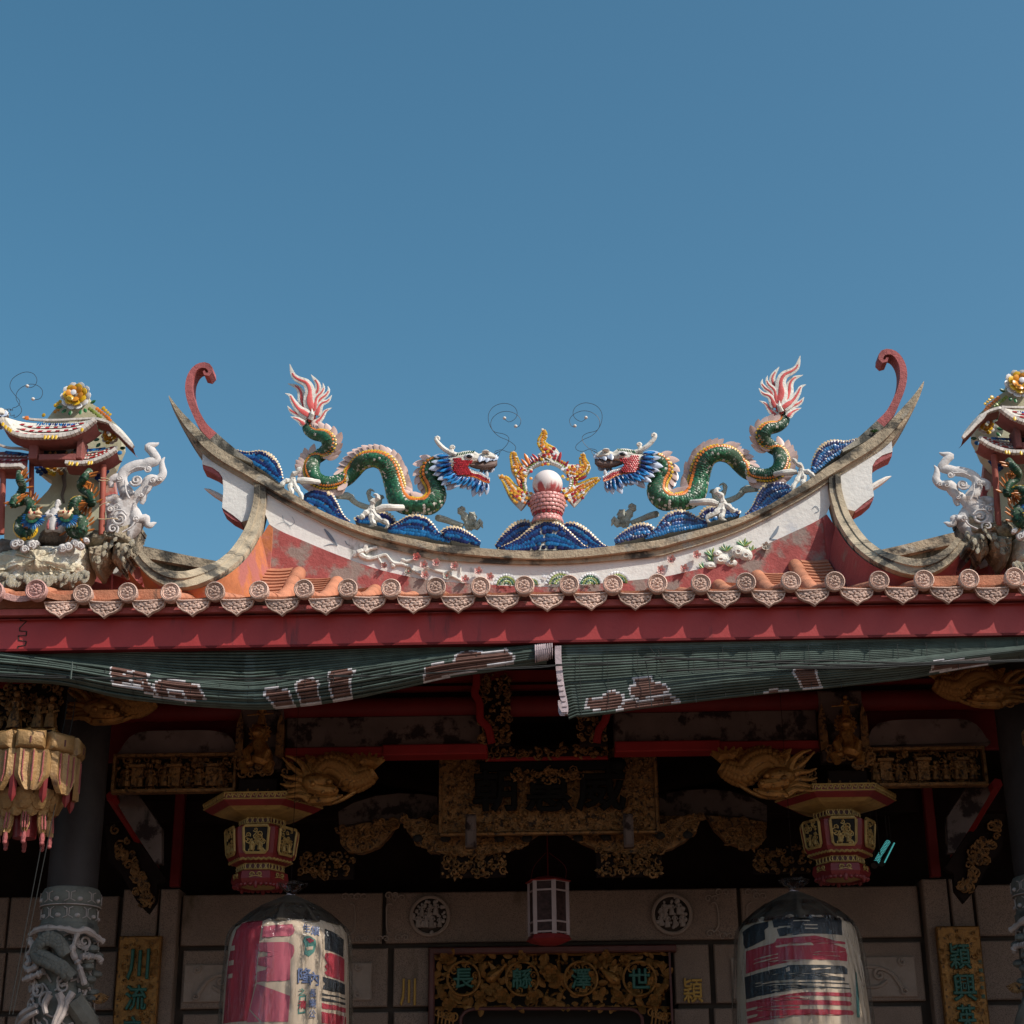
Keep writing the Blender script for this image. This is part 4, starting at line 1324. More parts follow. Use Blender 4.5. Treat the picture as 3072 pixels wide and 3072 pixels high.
# ================================================================== FLAMING PEARL
YP = YR + .14
SP = ms('c3', YP)
pe = thing('flaming_pearl', Q('c3', 930, 1540, YP), 'white and red pearl in a ring of mosaic flames on a pink stand', 'pearl ornament')
b = MB()
b.ball((0, 0, 0), 222 * SP, 28, 16)
link('pearl', b.mesh('pearl', 'pearl_paint'), pe, Q('c3', 930, 990, YP))
prof = [(200, 1160), (244, 1180), (258, 1240), (252, 1300), (238, 1360), (210, 1420), (192, 1450), (200, 1480), (222, 1520), (226, 1560)]
cz = lambda y: Q('c3', 930, y, YP)
b = MB()
b.lathe([(r * SP * .95, cz(y).z) for r, y in prof], 24, (cz(1300).x, YP, 0))
build(b, 'stand', 'mortar', pe)
brick = MB()
brick.puff([V((math.copysign(abs(math.cos(a)) ** .6, math.cos(a)), math.copysign(abs(math.sin(a)) ** .6, math.sin(a)) * .62, 0)) for a in [2 * math.pi * i / 12 for i in range(12)]], (0, 0, -.25), .3, .7)
bmesh_ = brick.mesh('pink_brick', 'pink_glaze')
rf = lambda y: next(r0 + (r1 - r0) * (y - y0) / (y1 - y0) for (r0, y0), (r1, y1) in zip(prof, prof[1:]) if y0 <= y <= y1)
for i, y in enumerate((1195, 1245, 1295, 1345, 1392, 1490, 1530)):
    r = rf(y) * SP
    nn = 17
    for j in range(nn):
        a = 2 * math.pi * (j + .5 * (i % 2)) / nn
        o = V((math.cos(a), math.sin(a), 0))
        inst('pink_brick', bmesh_, frame(None, (0, 0, 1), o, V((cz(y).x, YP, cz(y).z)) + o * r, (r * .175, 44 * SP, .013)), pe)
for j in range(17):
    a = 2 * math.pi * j / 17
    o = V((math.cos(a), math.sin(a), 0))
    inst('red_bead', disc_mesh('red_glaze', 8), frame(None, (0, 0, 1), o, V((cz(1430).x, YP, cz(1430).z)) + o * rf(1425) * SP, 34 * SP), pe)
ring = [(690, 1200), (622, 1100), (590, 960), (620, 830), (700, 740), (820, 680), (940, 662), (1060, 690), (1170, 760), (1250, 860), (1278, 960), (1250, 1080), (1180, 1190)]
rl = vspl(QL('c3', YP, ring), 44)
b = MB()
b.tube(rl, 38 * SP, 10, up=(0, 1, 0), flat=(1.3, 1))
build(b, 'ring', 'mortar', pe)
c0 = Q('c3', 940, 970, YP)
off = lambda q, dy: [c0 + (p - c0) * q + V((0, dy, 0)) for p in rl]
shards(off(1.03, -.02), 'pale_green_glaze', .0075, pe, 'ring_bead', gap=1.15, skip=.2)
shards(off(.975, -.022), 'white_glaze', .006, pe, 'ring_bead', gap=1.2)
shards(off(1.13, -.014), 'red_glaze', .0085, pe, 'ring_bead', gap=.95, skip=.12)
shards(off(1.22, -.008), 'amber_glaze', .0085, pe, 'ring_bead', gap=1.0, skip=.35)
for l, ws in (([(640, 1240), (490, 1140), (385, 1010), (320, 920), (215, 848)], [150, 112, 78, 58, 12]), ([(620, 860), (510, 770), (462, 670), (436, 570), (442, 498)], [140, 104, 70, 52, 14]),
              ([(930, 640), (985, 540), (890, 450), (838, 370), (880, 265), (852, 172)], [160, 110, 74, 60, 48, 12]), ([(1230, 830), (1390, 800), (1475, 740), (1440, 630), (1450, 520)], [140, 104, 78, 52, 12]),
              ([(1220, 1190), (1370, 1090), (1490, 1005), (1600, 940), (1705, 888)], [155, 116, 78, 52, 12])):
    f = MB()
    q = spl([(*Q('c3', x, y, YP), wv * SP * 1.15) for (x, y), wv in zip(l, ws)], 16)
    f.tube([p[:3] for p in q], [p[3] for p in q], 10, flat=(.38, 1), up=(0, -1, 0))
    fo = build(f, 'flame', 'mortar', pe)
    for m, o_, sz in (('yellow_glaze', -.66, .0078), ('amber_glaze', -.1, .0098), ('orange_glaze', .28, .0085), ('yellow_glaze', .7, .0072)):
        line = []
        for i, p in enumerate(q[:-1]):
            a_, b_ = V(q[max(0, i - 1)][:3]), V(q[min(15, i + 1)][:3])
            n_ = nleft((b_ - a_).normalized())
            if n_.dot(V(p[:3]) - c0) < 0 and False:
                n_ = -n_
            line.append(V(p[:3]) + n_ * p[3] * o_ + V((0, -.36 * p[3] * math.sqrt(max(0, 1 - o_ * o_)) - .002, 0)))
        shards(line[3:] if m != 'orange_glaze' else line[:9], m, sz, fo, 'flame_shard', gap=.72, skip=.06)
    for p in q[:6]:
        for _ in range(7):
            o_ = V((rnd.uniform(-1, 1), 0, rnd.uniform(-1, 1))) * p[3] * .72
            inst('flame_shard', disc_mesh(rnd.choice(('red_glaze', 'red_glaze', 'yellow_glaze', 'amber_glaze', 'white_glaze')), 8), frame(None, (rnd.uniform(-1, 1), 0, 1), VW + V((rnd.uniform(-.2, .2), 0, rnd.uniform(-.1, .2))), V(p[:3]) + o_ + V((0, -.38 * p[3] * math.sqrt(max(.02, 1 - (o_.length / p[3]) ** 2)) - .003, 0)), .0095), fo)
for a, b_ in (((640, 720), (555, 615)), ((670, 690), (600, 540)), ((700, 660), (650, 590)), ((790, 620), (712, 540)), ((1095, 640), (1122, 515)), ((520, 1000), (485, 890)), ((1370, 920), (1490, 860)), ((540, 960), (500, 900)), ((560, 900), (505, 820)), ((740, 660), (690, 570)), ((850, 630), (800, 560)), ((1020, 630), (1060, 560)), ((1180, 720), (1230, 640)), ((1290, 880), (1380, 850)), ((1300, 1040), (1400, 1010)), ((600, 1130), (520, 1060))):
    A, B = Q('c3', *a, YP - .02), Q('c3', *b_, YP - .03)
    inst('red_spike', leaf_mesh('orange_glaze' if a[0] < 700 else 'red_glaze', 'spike', .16, .06, .05), frame(None, B - A, VW, A, (B - A).length * 1.1), pe)
# ================================================================== HIP PAGODA AND ITS COMPANIONS (left; mirrored to the right)
YG = 7.92
left_set = []
def lt(name, at, label, right, cat, group=None):
    t = thing(name, at, label, cat, group)
    left_set.append((t, right))
    return t
SG, SG2 = ms('p1', YG), ms('p2', YG)
pg = lt('pagoda', Q('p2', 600, 900, YG), 'small two tiered mosaic pagoda with a yellow flower finial at the left corner', 'small two tiered mosaic pagoda cut off by the right edge of the photo', 'pagoda', 'pagodas on the roof corners')
b = MB()
b.plate(QL('p1', YG + .16, [(690, 650), (760, 560), (850, 450), (960, 370), (1000, 250), (1090, 190), (1200, 220), (1280, 330), (1300, 420), (1430, 500), (1580, 640), (1690, 740), (1760, 900), (1760, 1050), (1700, 1180), (1640, 1330), (1520, 1480), (1430, 1560), (1440, 1700), (1560, 1790), (1500, 2480), (60, 2480), (60, 1950), (140, 1850), (330, 1820), (560, 1840), (700, 1690), (760, 1590), (740, 1540), (640, 1490), (520, 1390), (430, 1200), (420, 900)]), (0, .09, 0))
build(b, 'back_wall', 'cream_wall', pg, smooth=0)
def posts(parent, x0, y0, x1, y1, r=42, Y=YG - .06):
    m_ = MB()
    m_.tube([Q('p1', x0, y0, Y), Q('p1', x1, y1, Y)], r * SG, 12)
    build(m_, 'post', 'post_red', parent)
posts(pg, 52, 1330, 20, 2330)
posts(pg, 460, 1000, 455, 1830, 38, YG + .02)
posts(pg, 1500, 1330, 1470, 2340, 44)
def eave(parent, k, front, th, depth, roofmat, rise, Yf=YG - .14):
    """a curved eave: white tile rim, red soffit, pitched roof behind"""
    A = vspl(QL(k, Yf, front), 26)
    s_ = ms(k, Yf)
    so = MB()
    dn = [p + V((0, .01, -th * s_ * .5)) for p in A]
    dn2 = [p + V((0, depth * .55, -th * s_ * 1.5)) for p in A]
    so.grid([[p + V((0, .012, 0)) for p in A], dn, dn2, [p + V((0, depth, -th * s_ * .6)) for p in A]])
    ev = build(so, 'eave', 'pagoda_red', parent)
    rf_ = MB()
    tp = [1 - .85 * abs(2 * i / 25 - 1) ** 3 for i in range(26)]
    rf_.grid([[p + V((0, .008, th * s_ * .1)) for p in A], [p + V((0, depth * t, rise * t)) for p, t in zip(A, tp)]])
    build(rf_, 'roof_slope', roofmat, ev)
    rim = [p + V((0, 0, -.02 * th * s_)) for p in A]
    L = plen(rim)
    kk = max(4, int(L / .021))
    q = vspl(rim, kk * 2 + 1)
    bx = _shared.setdefault('rimtile', MB().box((0, 0, 0), (1, 1, 1), bev=.14).mesh('rim_tile', 'tile_white', smooth=0))
    for i in range(kk):
        t = q[2 * i + 2] - q[2 * i]
        n_ = nleft(t.normalized())
        inst('rim_tile', bx, frame(None, n_, (0, 1, 0), q[2 * i + 1], (t.length * rnd.uniform(.9, .98), th * s_ * rnd.uniform(.9, 1.05), .03)), ev)
    return ev, A
def checks(parent, A, i0, i1, depth, rise, rows=3):
    bx = disc_mesh('red_glaze', 4)
    bw = disc_mesh('tile_white', 4)
    for r in range(rows):
        f = .12 + .26 * r
        for i in range(i0, i1):
            p = A[i] + (A[i + 1] - A[i]) * .5 + V((0, depth * f, rise * f + .005))
            inst('roof_tile', bx if (i + r) % 2 or rnd.random() < .3 else bw, frame(None, (A[i + 1] - A[i]), V((0, -rise, depth)), p, (.014, .019, .008)) @ Matrix.Rotation(R(45), 4, 'Z'), parent)
def fringe(parent, k, l, h, Y, mats=('blue_glaze', 'cyan_glaze', 'navy_glaze')):
    q = vspl(QL(k, Y, l), 22)
    for p in q:
        inst('fringe_leaf', leaf_mesh(rnd.choice(mats), 'fringe', .2, .06, .2), frame(None, (rnd.uniform(-.2, .2), -.5, -1), (0, -1, .4), p, h * rnd.uniform(.8, 1.2)), parent)
def strip(parent, k, l, wd_, Y, m='tile_white', name='ridge_tile'):
    q = vspl(QL(k, Y, l), 30)
    L = plen(q)
    kk = max(3, int(L / (wd_ * 1.3)))
    q = vspl(q, kk * 2 + 1)
    bx = _shared.setdefault('rim' + m, MB().box((0, 0, 0), (1, 1, 1), bev=.12).mesh('rim_tile', m, smooth=0))
    for i in range(kk):
        t = q[2 * i + 2] - q[2 * i]
        inst(name, bx, frame(None, nleft(t.normalized()), (0, 1, 0), q[2 * i + 1], (t.length * .96, wd_ * rnd.uniform(.9, 1.06), wd_ * 1.1)), parent)
# upper roof
e1, A = eave(pg, 'p1', [(10, 660), (70, 760), (160, 850), (300, 905), (480, 925), (700, 925), (950, 905), (1130, 850), (1270, 770), (1385, 670)], 62, .14, 'mortar', .145)
checks(e1, A, 5, 20, .14, .145, 3)
strip(e1, 'p1', [(330, 640), (450, 668), (650, 680), (850, 680), (1100, 668), (1280, 660), (1370, 650)], .012, YG + .0)
inst('ridge_tip', disc_mesh('orange_glaze', 5), frame(None, (1, 0, 0), VW, Q('p1', 385, 645, YG - .012), .014), e1)
fringe(e1, 'p1', [(560, 712), (800, 720), (1000, 722), (1200, 712)], .026, YG - .035)
for x in (640, 690, 745, 800):
    inst('hanging_petal', leaf_mesh('yellow_glaze', 'petal', .3), frame(None, (rnd.uniform(-.1, .1), 0, -1), VW, Q('p1', x + 15, 895, YG - .165), .027), e1)
for x, y in ((40, 720), (80, 760), (120, 790), (150, 810), (1185, 800)):
    inst('hanging_petal', leaf_mesh('yellow_glaze', 'petal', .34), frame(None, (.2, 0, -1), VW, Q('p1', x, y - 10, YG - .165), .026), e1)
e2, A2 = eave(pg, 'p1', [(1385, 668), (1480, 690), (1590, 730), (1680, 810), (1790, 930), (1930, 1065)], 44, .12, 'mortar', .05, YG - .02)
# square room of the upper tier
bx = MB()
for x0, x1, y0, y1 in ((455, 590, 1000, 1310), (1140, 1230, 985, 1300), (590, 1140, 1215, 1315), (590, 1140, 985, 1010)):
    c = Q('p1', (x0 + x1) / 2, (y0 + y1) / 2, YG - .04)
    bx.box(c, ((x1 - x0) * SG, .1, (y1 - y0) * SG), bev=.004)
rm = build(bx, 'upper_room', 'pagoda_red', pg)
bx = MB()
bx.box(Q('p1', 860, 1110, YG + .06), (720 * SG, .03, 320 * SG))
build(bx, 'niche_back', 'black_and_shade', rm)  # niche shade put into a near-black back
def manikin(mb, c, h, mi=0):
    mb.lathe([(h * .2, 0), (h * .17, h * .3), (h * .1, h * .55), (h * .15, h * .68), (h * .07, h * .78)], 8, c, mi)
    mb.ball(V(c) + V((0, 0, h * .88)), h * .1, 7, 5, mi)
    for s in (-1, 1):
        mb.tube([V(c) + V((s * h * .13, 0, h * .7)), V(c) + V((s * h * .22, -h * .08, h * .5)), V(c) + V((s * h * .08, -h * .16, h * .45))], h * .05, 5, mi=mi)
for x in (720, 800, 960, 1040):
    mk = MB()
    manikin(mk, Q('p1', x, 1205, YG - .03), .034)
    build(mk, 'niche_figure', 'gilt', rm)
# lower roofs
e3, A3 = eave(pg, 'p1', [(950, 1300), (1100, 1305), (1250, 1300), (1400, 1260), (1560, 1190), (1690, 1100)], 56, .13, 'mortar', .125, YG - .1)
checks(e3, A3, 5, 20, .13, .125, 3)
fringe(e3, 'p1', [(1220, 1100), (1330, 1090), (1430, 1080), (1520, 1070)], .026, YG + .0)
for x, y in ((1010, 1285), (1050, 1290), (1120, 1295), (1290, 1280), (1330, 1275)):
    inst('hanging_petal', leaf_mesh('yellow_glaze', 'petal', .3), frame(None, (0, 0, -1), VW, Q('p1', x, y - 10, YG - .125), .025), e3)
e4, A4 = eave(pg, 'p1', [(-300, 1240), (-150, 1330), (0, 1345), (150, 1350), (300, 1345), (370, 1390)], 58, .14, 'pagoda_red', .145, YG - .1)
checks(e4, A4, 8, 22, .14, .145, 3)
fringe(e4, 'p1', [(90, 1120), (250, 1140), (440, 1165)], .026, YG + .0)
strip(e4, 'p1', [(-120, 980), (0, 1040), (130, 1080), (300, 1090), (450, 1120)], .012, YG + .04)
# gable edge, flowers and garlands
gb = MB()
strip(pg, 'p1', [(1600, 740), (1650, 810), (1740, 890), (1830, 980), (1930, 1070)], .014, YG - .05, name='gable_tile')
def rosette(k, x, y, r, Y, parent, inner='yellow_glaze', outer='white_glaze', mid='amber_glaze', center='white_glaze'):
    c = Q(k, x, y, Y)
    s_ = r * ms(k, Y)
    for ring, (m, q, nn, sz) in enumerate(((outer, .95, 10, .34), (inner, .68, 7, .36), (mid, .46, 6, .3))):
        for i in range(nn):
            a = 2 * math.pi * i / nn + ring * .4
            o = V((math.cos(a), 0, math.sin(a)))
            inst('flower_petal', disc_mesh(m if rnd.random() > .2 else inner, 8), frame(None, o, VW - o * .5, c + o * s_ * q + V((0, -.014 * ring, 0)), s_ * sz), parent)
    inst('flower_centre', disc_mesh(center, 10), frame(None, (0, 0, 1), VW, c + V((0, -.05, 0)), s_ * .24), parent)
b = MB()
b.ball(Q('p1', 1110, 330, YG + .13), (190 * SG, .07, 175 * SG), 14, 9)
build(b, 'finial', 'mortar', pg)
rosette('p1', 1100, 330, 185, YG + .06, pg)
rosette('p1', 1600, 915, 110, YG + .1, pg)
for l, m in (([(600, 610), (660, 600)], 'yellow_glaze'), ([(790, 480), (830, 440), (890, 395)], 'yellow_glaze'), ([(770, 570), (820, 540), (860, 500)], 'amber_glaze'), ([(1480, 490), (1540, 550), (1610, 610)], 'yellow_glaze'), ([(1390, 500), (1490, 580), (1570, 650), (1600, 700)], 'orange_glaze'), ([(1280, 500), (1400, 590), (1470, 650)], 'pale_green_glaze')):
    shards(QL('p1', YG + .13, l), m, .0105, pg, 'garland_shard', gap=.75)
for x, y, a in ((900, 480, 200), (960, 520, 230), (1030, 540, 260), (1170, 530, 270), (1220, 510, 300), (1310, 430, 20), (1440, 830, 100), (1430, 890, 150), (1440, 950, 200), (1450, 1010, 240), (1740, 1080, 350), (400, 1020, 170)):
    inst('garland_leaf', leaf_mesh('leaf_green', 'garland', .32), frame(None, (math.cos(R(a)), -.2, math.sin(R(a))), VW, Q('p1', x, y, YG + .11), .032), pg)
for l, m in (([(520, 1340), (560, 1430), (620, 1470)], 'blue_glaze'), ([(560, 1340), (620, 1380), (680, 1440)], 'navy_glaze'), ([(640, 1340), (700, 1420), (800, 1470)], 'yellow_glaze'), ([(720, 1340), (800, 1390), (880, 1420), (890, 1470)], 'amber_glaze'), ([(1560, 1400), (1500, 1490), (1420, 1550)], 'blue_glaze'), ([(1480, 1390), (1430, 1470), (1390, 1540)], 'navy_glaze'), ([(1750, 1120), (1720, 1180)], 'cyan_glaze'), ([(850, 1360), (960, 1380), (1060, 1390), (1150, 1380)], 'mortar')):
    shards(QL('p1', YG + .145, l), m, .0135, pg, 'garland_shard', gap=.7)
# dark seam up the back wall
b = MB()
b.tube(QL('p2', YG + .155, [(755, 20), (740, 120), (750, 220), (720, 330), (740, 420)]), [.012, .014, .011, .009, .006], 6)
build(b, 'broken_seam', 'dark_ledge', pg)
# red plaster wing at the end of the hip ridge
wing = lt('gable_wing', Q('p2', 1450, 1350, YG + .2), 'red plaster gable end with white triangle below the left cloud scroll', 'dark red plaster gable end below the right cloud scroll', 'gable end')
for pts, m, Y in (([(1160, 280), (1240, 60), (1300, 40), (1345, 340), (1340, 600), (1560, 900), (1700, 1130), (1850, 1250), (1930, 1330), (1930, 1430), (1050, 1430), (1050, 1200), (1130, 700)], 'pink_red_plaster', YG + .26), ([(1400, 1270), (1500, 1110), (1545, 1090), (1690, 1270), (1640, 1330), (1560, 1340)], 'orange_plaster', YG + .22), ([(1230, 1215), (1270, 1105), (1340, 1110), (1420, 1190), (1490, 1300)], 'white_plaster', YG + .24)):
    b = MB()
    b.plate(QL('p2', Y, pts), (0, .06, 0))
    build(b, 'gable_plaster', m, wing, smooth=0)
b = MB()
b.tube(QL('p2', YG + .23, [(1290, 1240), (1285, 1430)]), .012, 6)
b.tube(QL('p2', YG + .21, [(1560, 900), (1640, 1080), (1700, 1260), (1610, 1340), (1500, 1310)]), [.016, .018, .02, .014, .008], 7)
build(b, 'gable_rib', 'pink_red_plaster', wing)
# rock base
def crust(name, parent, k, Y, outline, depth, m, seed, fr=(0, 0)):
    """lumpy plaster mass grown from an outline"""
    c = [sum(p[i] for p in outline) / len(outline) for i in (0, 1)]
    n_ = 96
    o = spl([(*p, 0) for p in outline + outline[:1]], n_ + 1)[:-1]
    rows = []
    for q in (1.0, .95, .88, .78, .68, .57, .46, .34, .22, .1, .02):
        row = []
        for j, p in enumerate(o):
            x, y = c[0] + (p[0] - c[0]) * q, c[1] + (p[1] - c[1]) * q
            d = min(1, (1 - q) * 2.0)
            if name == 'rock_face' and y > c[1] + 20 and q < .99:
                d = max(d, .8)
            p3 = Q(k, x, y, Y)
            nz = .9 * noise.noise(p3 * 12 + V((seed, 0, 0))) + .8 * abs(noise.noise(V((p3.x * 46, seed, p3.z * 13)))) * 2 - .5 + .5 * noise.noise(p3 * 70 + V((0, seed, 0)))
            p3 += V((0, -depth * (.25 + .75 * d ** .6) - .022 * nz * (1 if q < 1 else 0), 0))
            if q > .9:
                p3 += V((rnd.uniform(-1, 1), 0, rnd.uniform(-1, 1))) * ms(k, Y) * 9
            row.append(p3)
        rows.append(row)
    rows.insert(0, [V((p.x, Y + .12, p.z)) for p in rows[0]])
    mb = MB()
    mb.grid(rows, cu=True)
    return build(mb, name, m, parent, smooth=60)
rb_ = lt('rock_base', Q('p2', 500, 1350, YG), 'rough cream plaster rock base under the left pagoda', 'rough cream plaster rock base under the right pagoda', 'rock base')
crust('rock_face', rb_, 'p2', YG + .02, [(-80, 1080), (200, 1000), (480, 960), (760, 950), (1000, 970), (1050, 1100), (1030, 1230), (960, 1330), (820, 1360), (600, 1390), (400, 1385), (250, 1400), (60, 1370), (-120, 1350)], .16, 'rock_cream', 3)
for i in range(66):
    x = -60 + i * 16.5 + rnd.uniform(-12, 12)
    y = 1325 + 14 * math.sin(i * 1.3) + rnd.uniform(-30, 30) + (0 if x < 850 else (850 - x) * .25)
    inst('rock_tooth', leaf_mesh('rock_cream', 'tooth_', .42, .2, .1), frame(None, (rnd.uniform(-.3, .3), -.25, -1), (0, -1, .3), Q('p2', x + rnd.uniform(-8, 8), y - 70, YG - .135 + rnd.uniform(0, .03)), (.05 * rnd.uniform(.5, 1.3), .06 * rnd.uniform(.5, 1.4), .05)), rb_)
crust('rock_ledge', rb_, 'p2', YG + .02, [(470, 930), (500, 800), (600, 760), (760, 770), (800, 830), (790, 930), (650, 950)], .1, 'dark_ledge', 9)
crust('rock_ledge', rb_, 'p2', YG + .04, [(-60, 1060), (-20, 900), (60, 870), (110, 950), (480, 960), (700, 1000), (1040, 980), (1040, 1080), (600, 1020), (200, 1060)], .09, 'dark_ledge', 12)
hr = lt('hanging_rock', Q('p2', 1350, 1250, YG), 'dark stained stalactite rock hanging below the left cloud scroll', 'dark stained stalactite rock hanging below the right cloud scroll', 'rock ornament')
crust('rock_mass', hr, 'p2', YG + .05, [(1010, 880), (1060, 800), (1150, 785), (1250, 810), (1420, 830), (1530, 790), (1640, 690), (1600, 830), (1570, 930), (1500, 960), (1380, 950), (1270, 940), (1200, 1000), (1100, 980), (1010, 960)], .12, 'rock_dark', 21)
crust('rock_mass', hr, 'p2', YG + .02, [(1050, 960), (1180, 940), (1290, 960), (1270, 1080), (1200, 1180), (1150, 1270), (1110, 1230), (1060, 1130)], .1, 'rock_dark', 25)
crust('rock_mass', hr, 'p2', YG + .04, [(1330, 920), (1480, 900), (1570, 930), (1560, 1050), (1500, 1090), (1460, 1170), (1410, 1220), (1370, 1150), (1320, 1110)], .1, 'rock_dark', 29)
for i in range(26):
    x, y = rnd.choice([(1180, 980), (1130, 1080), (1410, 960), (1450, 1040), (1520, 950), (1250, 900), (1350, 880), (1560, 850)])
    inst('rock_fold', leaf_mesh('rock_cream' if i % 3 else 'rock_dark', 'fold', .3, .18, .1), frame(None, (rnd.uniform(-.5, .5), -.2, -1), (rnd.uniform(-.5, .3), -1, .2), Q('p2', x + rnd.uniform(-50, 50), y - 40 + rnd.uniform(-40, 40), YG - .06 + rnd.uniform(-.02, .02)), .05 * rnd.uniform(.7, 1.2)), hr)
# white cloud scroll
cs = lt('cloud_scroll', Q('p2', 1450, 820, YG), 'white plaster openwork cloud scroll right of the left pagoda', 'white plaster openwork cloud scroll left of the right pagoda', 'scroll ornament', 'cloud scrolls on the roof corners')
S2 = SG2
def rib2(mb, k, l, ws, Y, flat=.62):
    s_ = ms(k, Y)
    q = spl([(*Q(k, x, y, Y), wv * s_) for (x, y), wv in zip(l, ws)], max(12, len(l) * 5))
    mb.tube([p[:3] for p in q], [p[3] * 1.12 for p in q], 9, flat=(flat, 1), up=(0, -1, 0))
Y_ = YG - .03
b = MB()
rib2(b, 'p2', [(1290, 800), (1350, 620), (1420, 500), (1500, 420), (1480, 330), (1420, 200), (1420, 100), (1500, 20), (1620, -20), (1740, -40)], [70, 110, 105, 90, 80, 62, 60, 62, 62, 40], Y_)
rib2(b, 'p2', [(1240, 780), (1300, 800), (1420, 810), (1530, 760), (1600, 660), (1570, 560), (1520, 470)], [30, 50, 66, 70, 70, 66, 60], Y_ + .01)
rib2(b, 'p2', [(1510, 440), (1600, 330), (1680, 260), (1730, 170), (1790, 160), (1850, 140), (1890, 80), (1880, 10), (1880, -60), (1910, -110)], [60, 55, 62, 70, 66, 50, 44, 36, 24, 6], Y_ - .005)
rib2(b, 'z4', [(1150, 880), (1240, 850), (1300, 830), (1260, 760), (1230, 720), (1290, 700), (1318, 685)], [40, 44, 34, 34, 34, 18, 4], Y_)
rib2(b, 'p2', [(1560, 620), (1650, 610), (1690, 600), (1700, 660), (1740, 680), (1780, 660), (1815, 650)], [56, 52, 46, 40, 36, 22, 5], Y_)
rib2(b, 'p2', [(1590, 340), (1660, 310), (1660, 380), (1640, 430)], [50, 42, 34, 24], Y_)
rib2(b, 'p2', [(1430, 130), (1350, 130), (1290, 170), (1290, 240)], [46, 50, 40, 26], Y_)
rib2(b, 'p2', [(1400, 420), (1320, 370), (1230, 400), (1250, 460)], [60, 52, 40, 30], Y_)
b.plate(QL('p2', Y_ + .0, [(1215, 470), (1300, 410), (1400, 430), (1470, 330), (1540, 420), (1610, 560), (1650, 620), (1600, 700), (1540, 780), (1430, 835), (1320, 815), (1225, 770), (1250, 640)]), (0, .05, 0))
build(b, 'scroll_body', 'scroll_white', cs)
for x, y, r, tr in ((1580, 160, 74, 1.6), (1390, 600, 90, 1.5), (1280, 495, 46, 1.4), (1345, 470, 40, 1.3), (1310, 720, 66, 1.5), (1570, 610, 44, 1.4), (1720, 30, 48, 1.4), (1770, 160, 40, 1.3), (1385, 140, 42, 1.5), (1850, 150, 36, 1.2), (1640, 330, 30, 1.2)):
    c_ = MB()
    c_.ball(Q('p2', x, y, Y_ - .02), (r * S2 * .8, .016, r * S2 * .8), 10, 6)
    c_.curl(Q('p2', x, y, Y_ - .045), r * S2, tr, r * S2 * .22, (1, 0, 0), (0, 0, 1), (0, -1, 0), rnd.uniform(0, 6), 22, 6)
    build(c_, 'scroll_curl', 'scroll_white', cs)
ln = MB()
for l in ([(1450, 160), (1460, 280), (1500, 370)], [(1490, 60), (1580, 10), (1680, 10)], [(1290, 560), (1340, 510), (1420, 510), (1470, 560)], [(1420, 760), (1520, 700), (1560, 640)]):
    rib2(ln, 'p2', l, [10] * len(l), Y_ - .065, 1)
build(ln, 'scroll_groove', 'scroll_white', cs)
ty = MB()
for l in ([(1145, 155), (1200, 165), (1270, 160), (1250, 140), (1170, 130)], [(1140, 605), (1210, 610), (1300, 600), (1370, 610)], [(1150, 460), (1200, 430), (1280, 410)]):
    ty.tube(spl(QL('p2', YG - .12, l), 14), .0028, 5)
tag(build(ty, 'tie_wire', 'tan_shell', at=Q('p2', 1200, 600, YG - .1)), 'thin wire tying the left cloud scroll to the red pagoda post', 'wire')
# clouds under the coiled dragons
for l, lab_, rlab in (([(180, 900, 62), (240, 880, 60), (290, 960, 55), (370, 910, 62), (430, 890, 30)], 'white curled cloud under the outer coiled dragon of the left pagoda', 'white curled cloud under the outer coiled dragon of the right pagoda'),
                      ([(730, 950, 55), (800, 930, 55), (870, 890, 50), (930, 920, 52), (1000, 860, 34)], 'white curled cloud under the inner coiled dragon of the left pagoda', 'white curled cloud under the inner coiled dragon of the right pagoda')):
    ct = lt('cloud', Q('p2', l[2][0], 1000, YG), lab_, rlab, 'cloud ornament')
    b = MB()
    for x, y, r in l:
        b.ball(Q('p2', x, y, YG - .13), (r * S2 * 1.05, .03, r * S2), 12, 7)
        b.curl(Q('p2', x, y, YG - .165), r * S2 * .75, 1.5, r * S2 * .2, (1, 0, 0), (0, 0, 1), (0, -1, 0), rnd.uniform(0, 6))
    build(b, 'cloud_body', 'scroll_white', ct)
# old sage statuette
sg = lt('sage_statue', Q('p2', 640, 770, YG - .04), 'small grey statuette of a bearded old sage in robes under the left pagoda', 'small grey statuette of a bearded old sage in robes under the right pagoda', 'statue')
c = Q('p2', 630, 770, YG - .07)
H = 410 * S2
b = MB()
fold = lambda a, z: 1 + .07 * math.sin(a * 7) * max(0, 1 - (z - c.z) / (H * .6))
b.lathe([(H * .26, c.z), (H * .27, c.z + H * .12), (H * .24, c.z + H * .35), (H * .2, c.z + H * .52), (H * .19, c.z + H * .63), (H * .15, c.z + H * .72), (H * .07, c.z + H * .77), (H * .06, c.z + H * .8)], 26, (c.x, c.y, 0), fn=fold)
for s in (-1, 1):
    b.tube([c + V((s * H * .17, 0, H * .67)), c + V((s * H * .25, -H * .05, H * .52)), c + V((s * H * .16, -H * .18, H * .45)), c + V((s * H * .04, -H * .21, H * .47))], [H * .07, H * .085, H * .08, H * .04], 9)
build(b, 'robe', 'scroll_white', sg)
b = MB()
hc = c + V((H * .03, -.006, H * .87))
b.ball(hc, (H * .085, H * .085, H * .105), 14, 10)
b.ball(hc + V((0, 0, H * .06)), (H * .075, H * .075, H * .08), 12, 7)
b.ball(hc + V((0, -H * .085, -H * .005)), (H * .016, H * .022, H * .022), 7, 5)
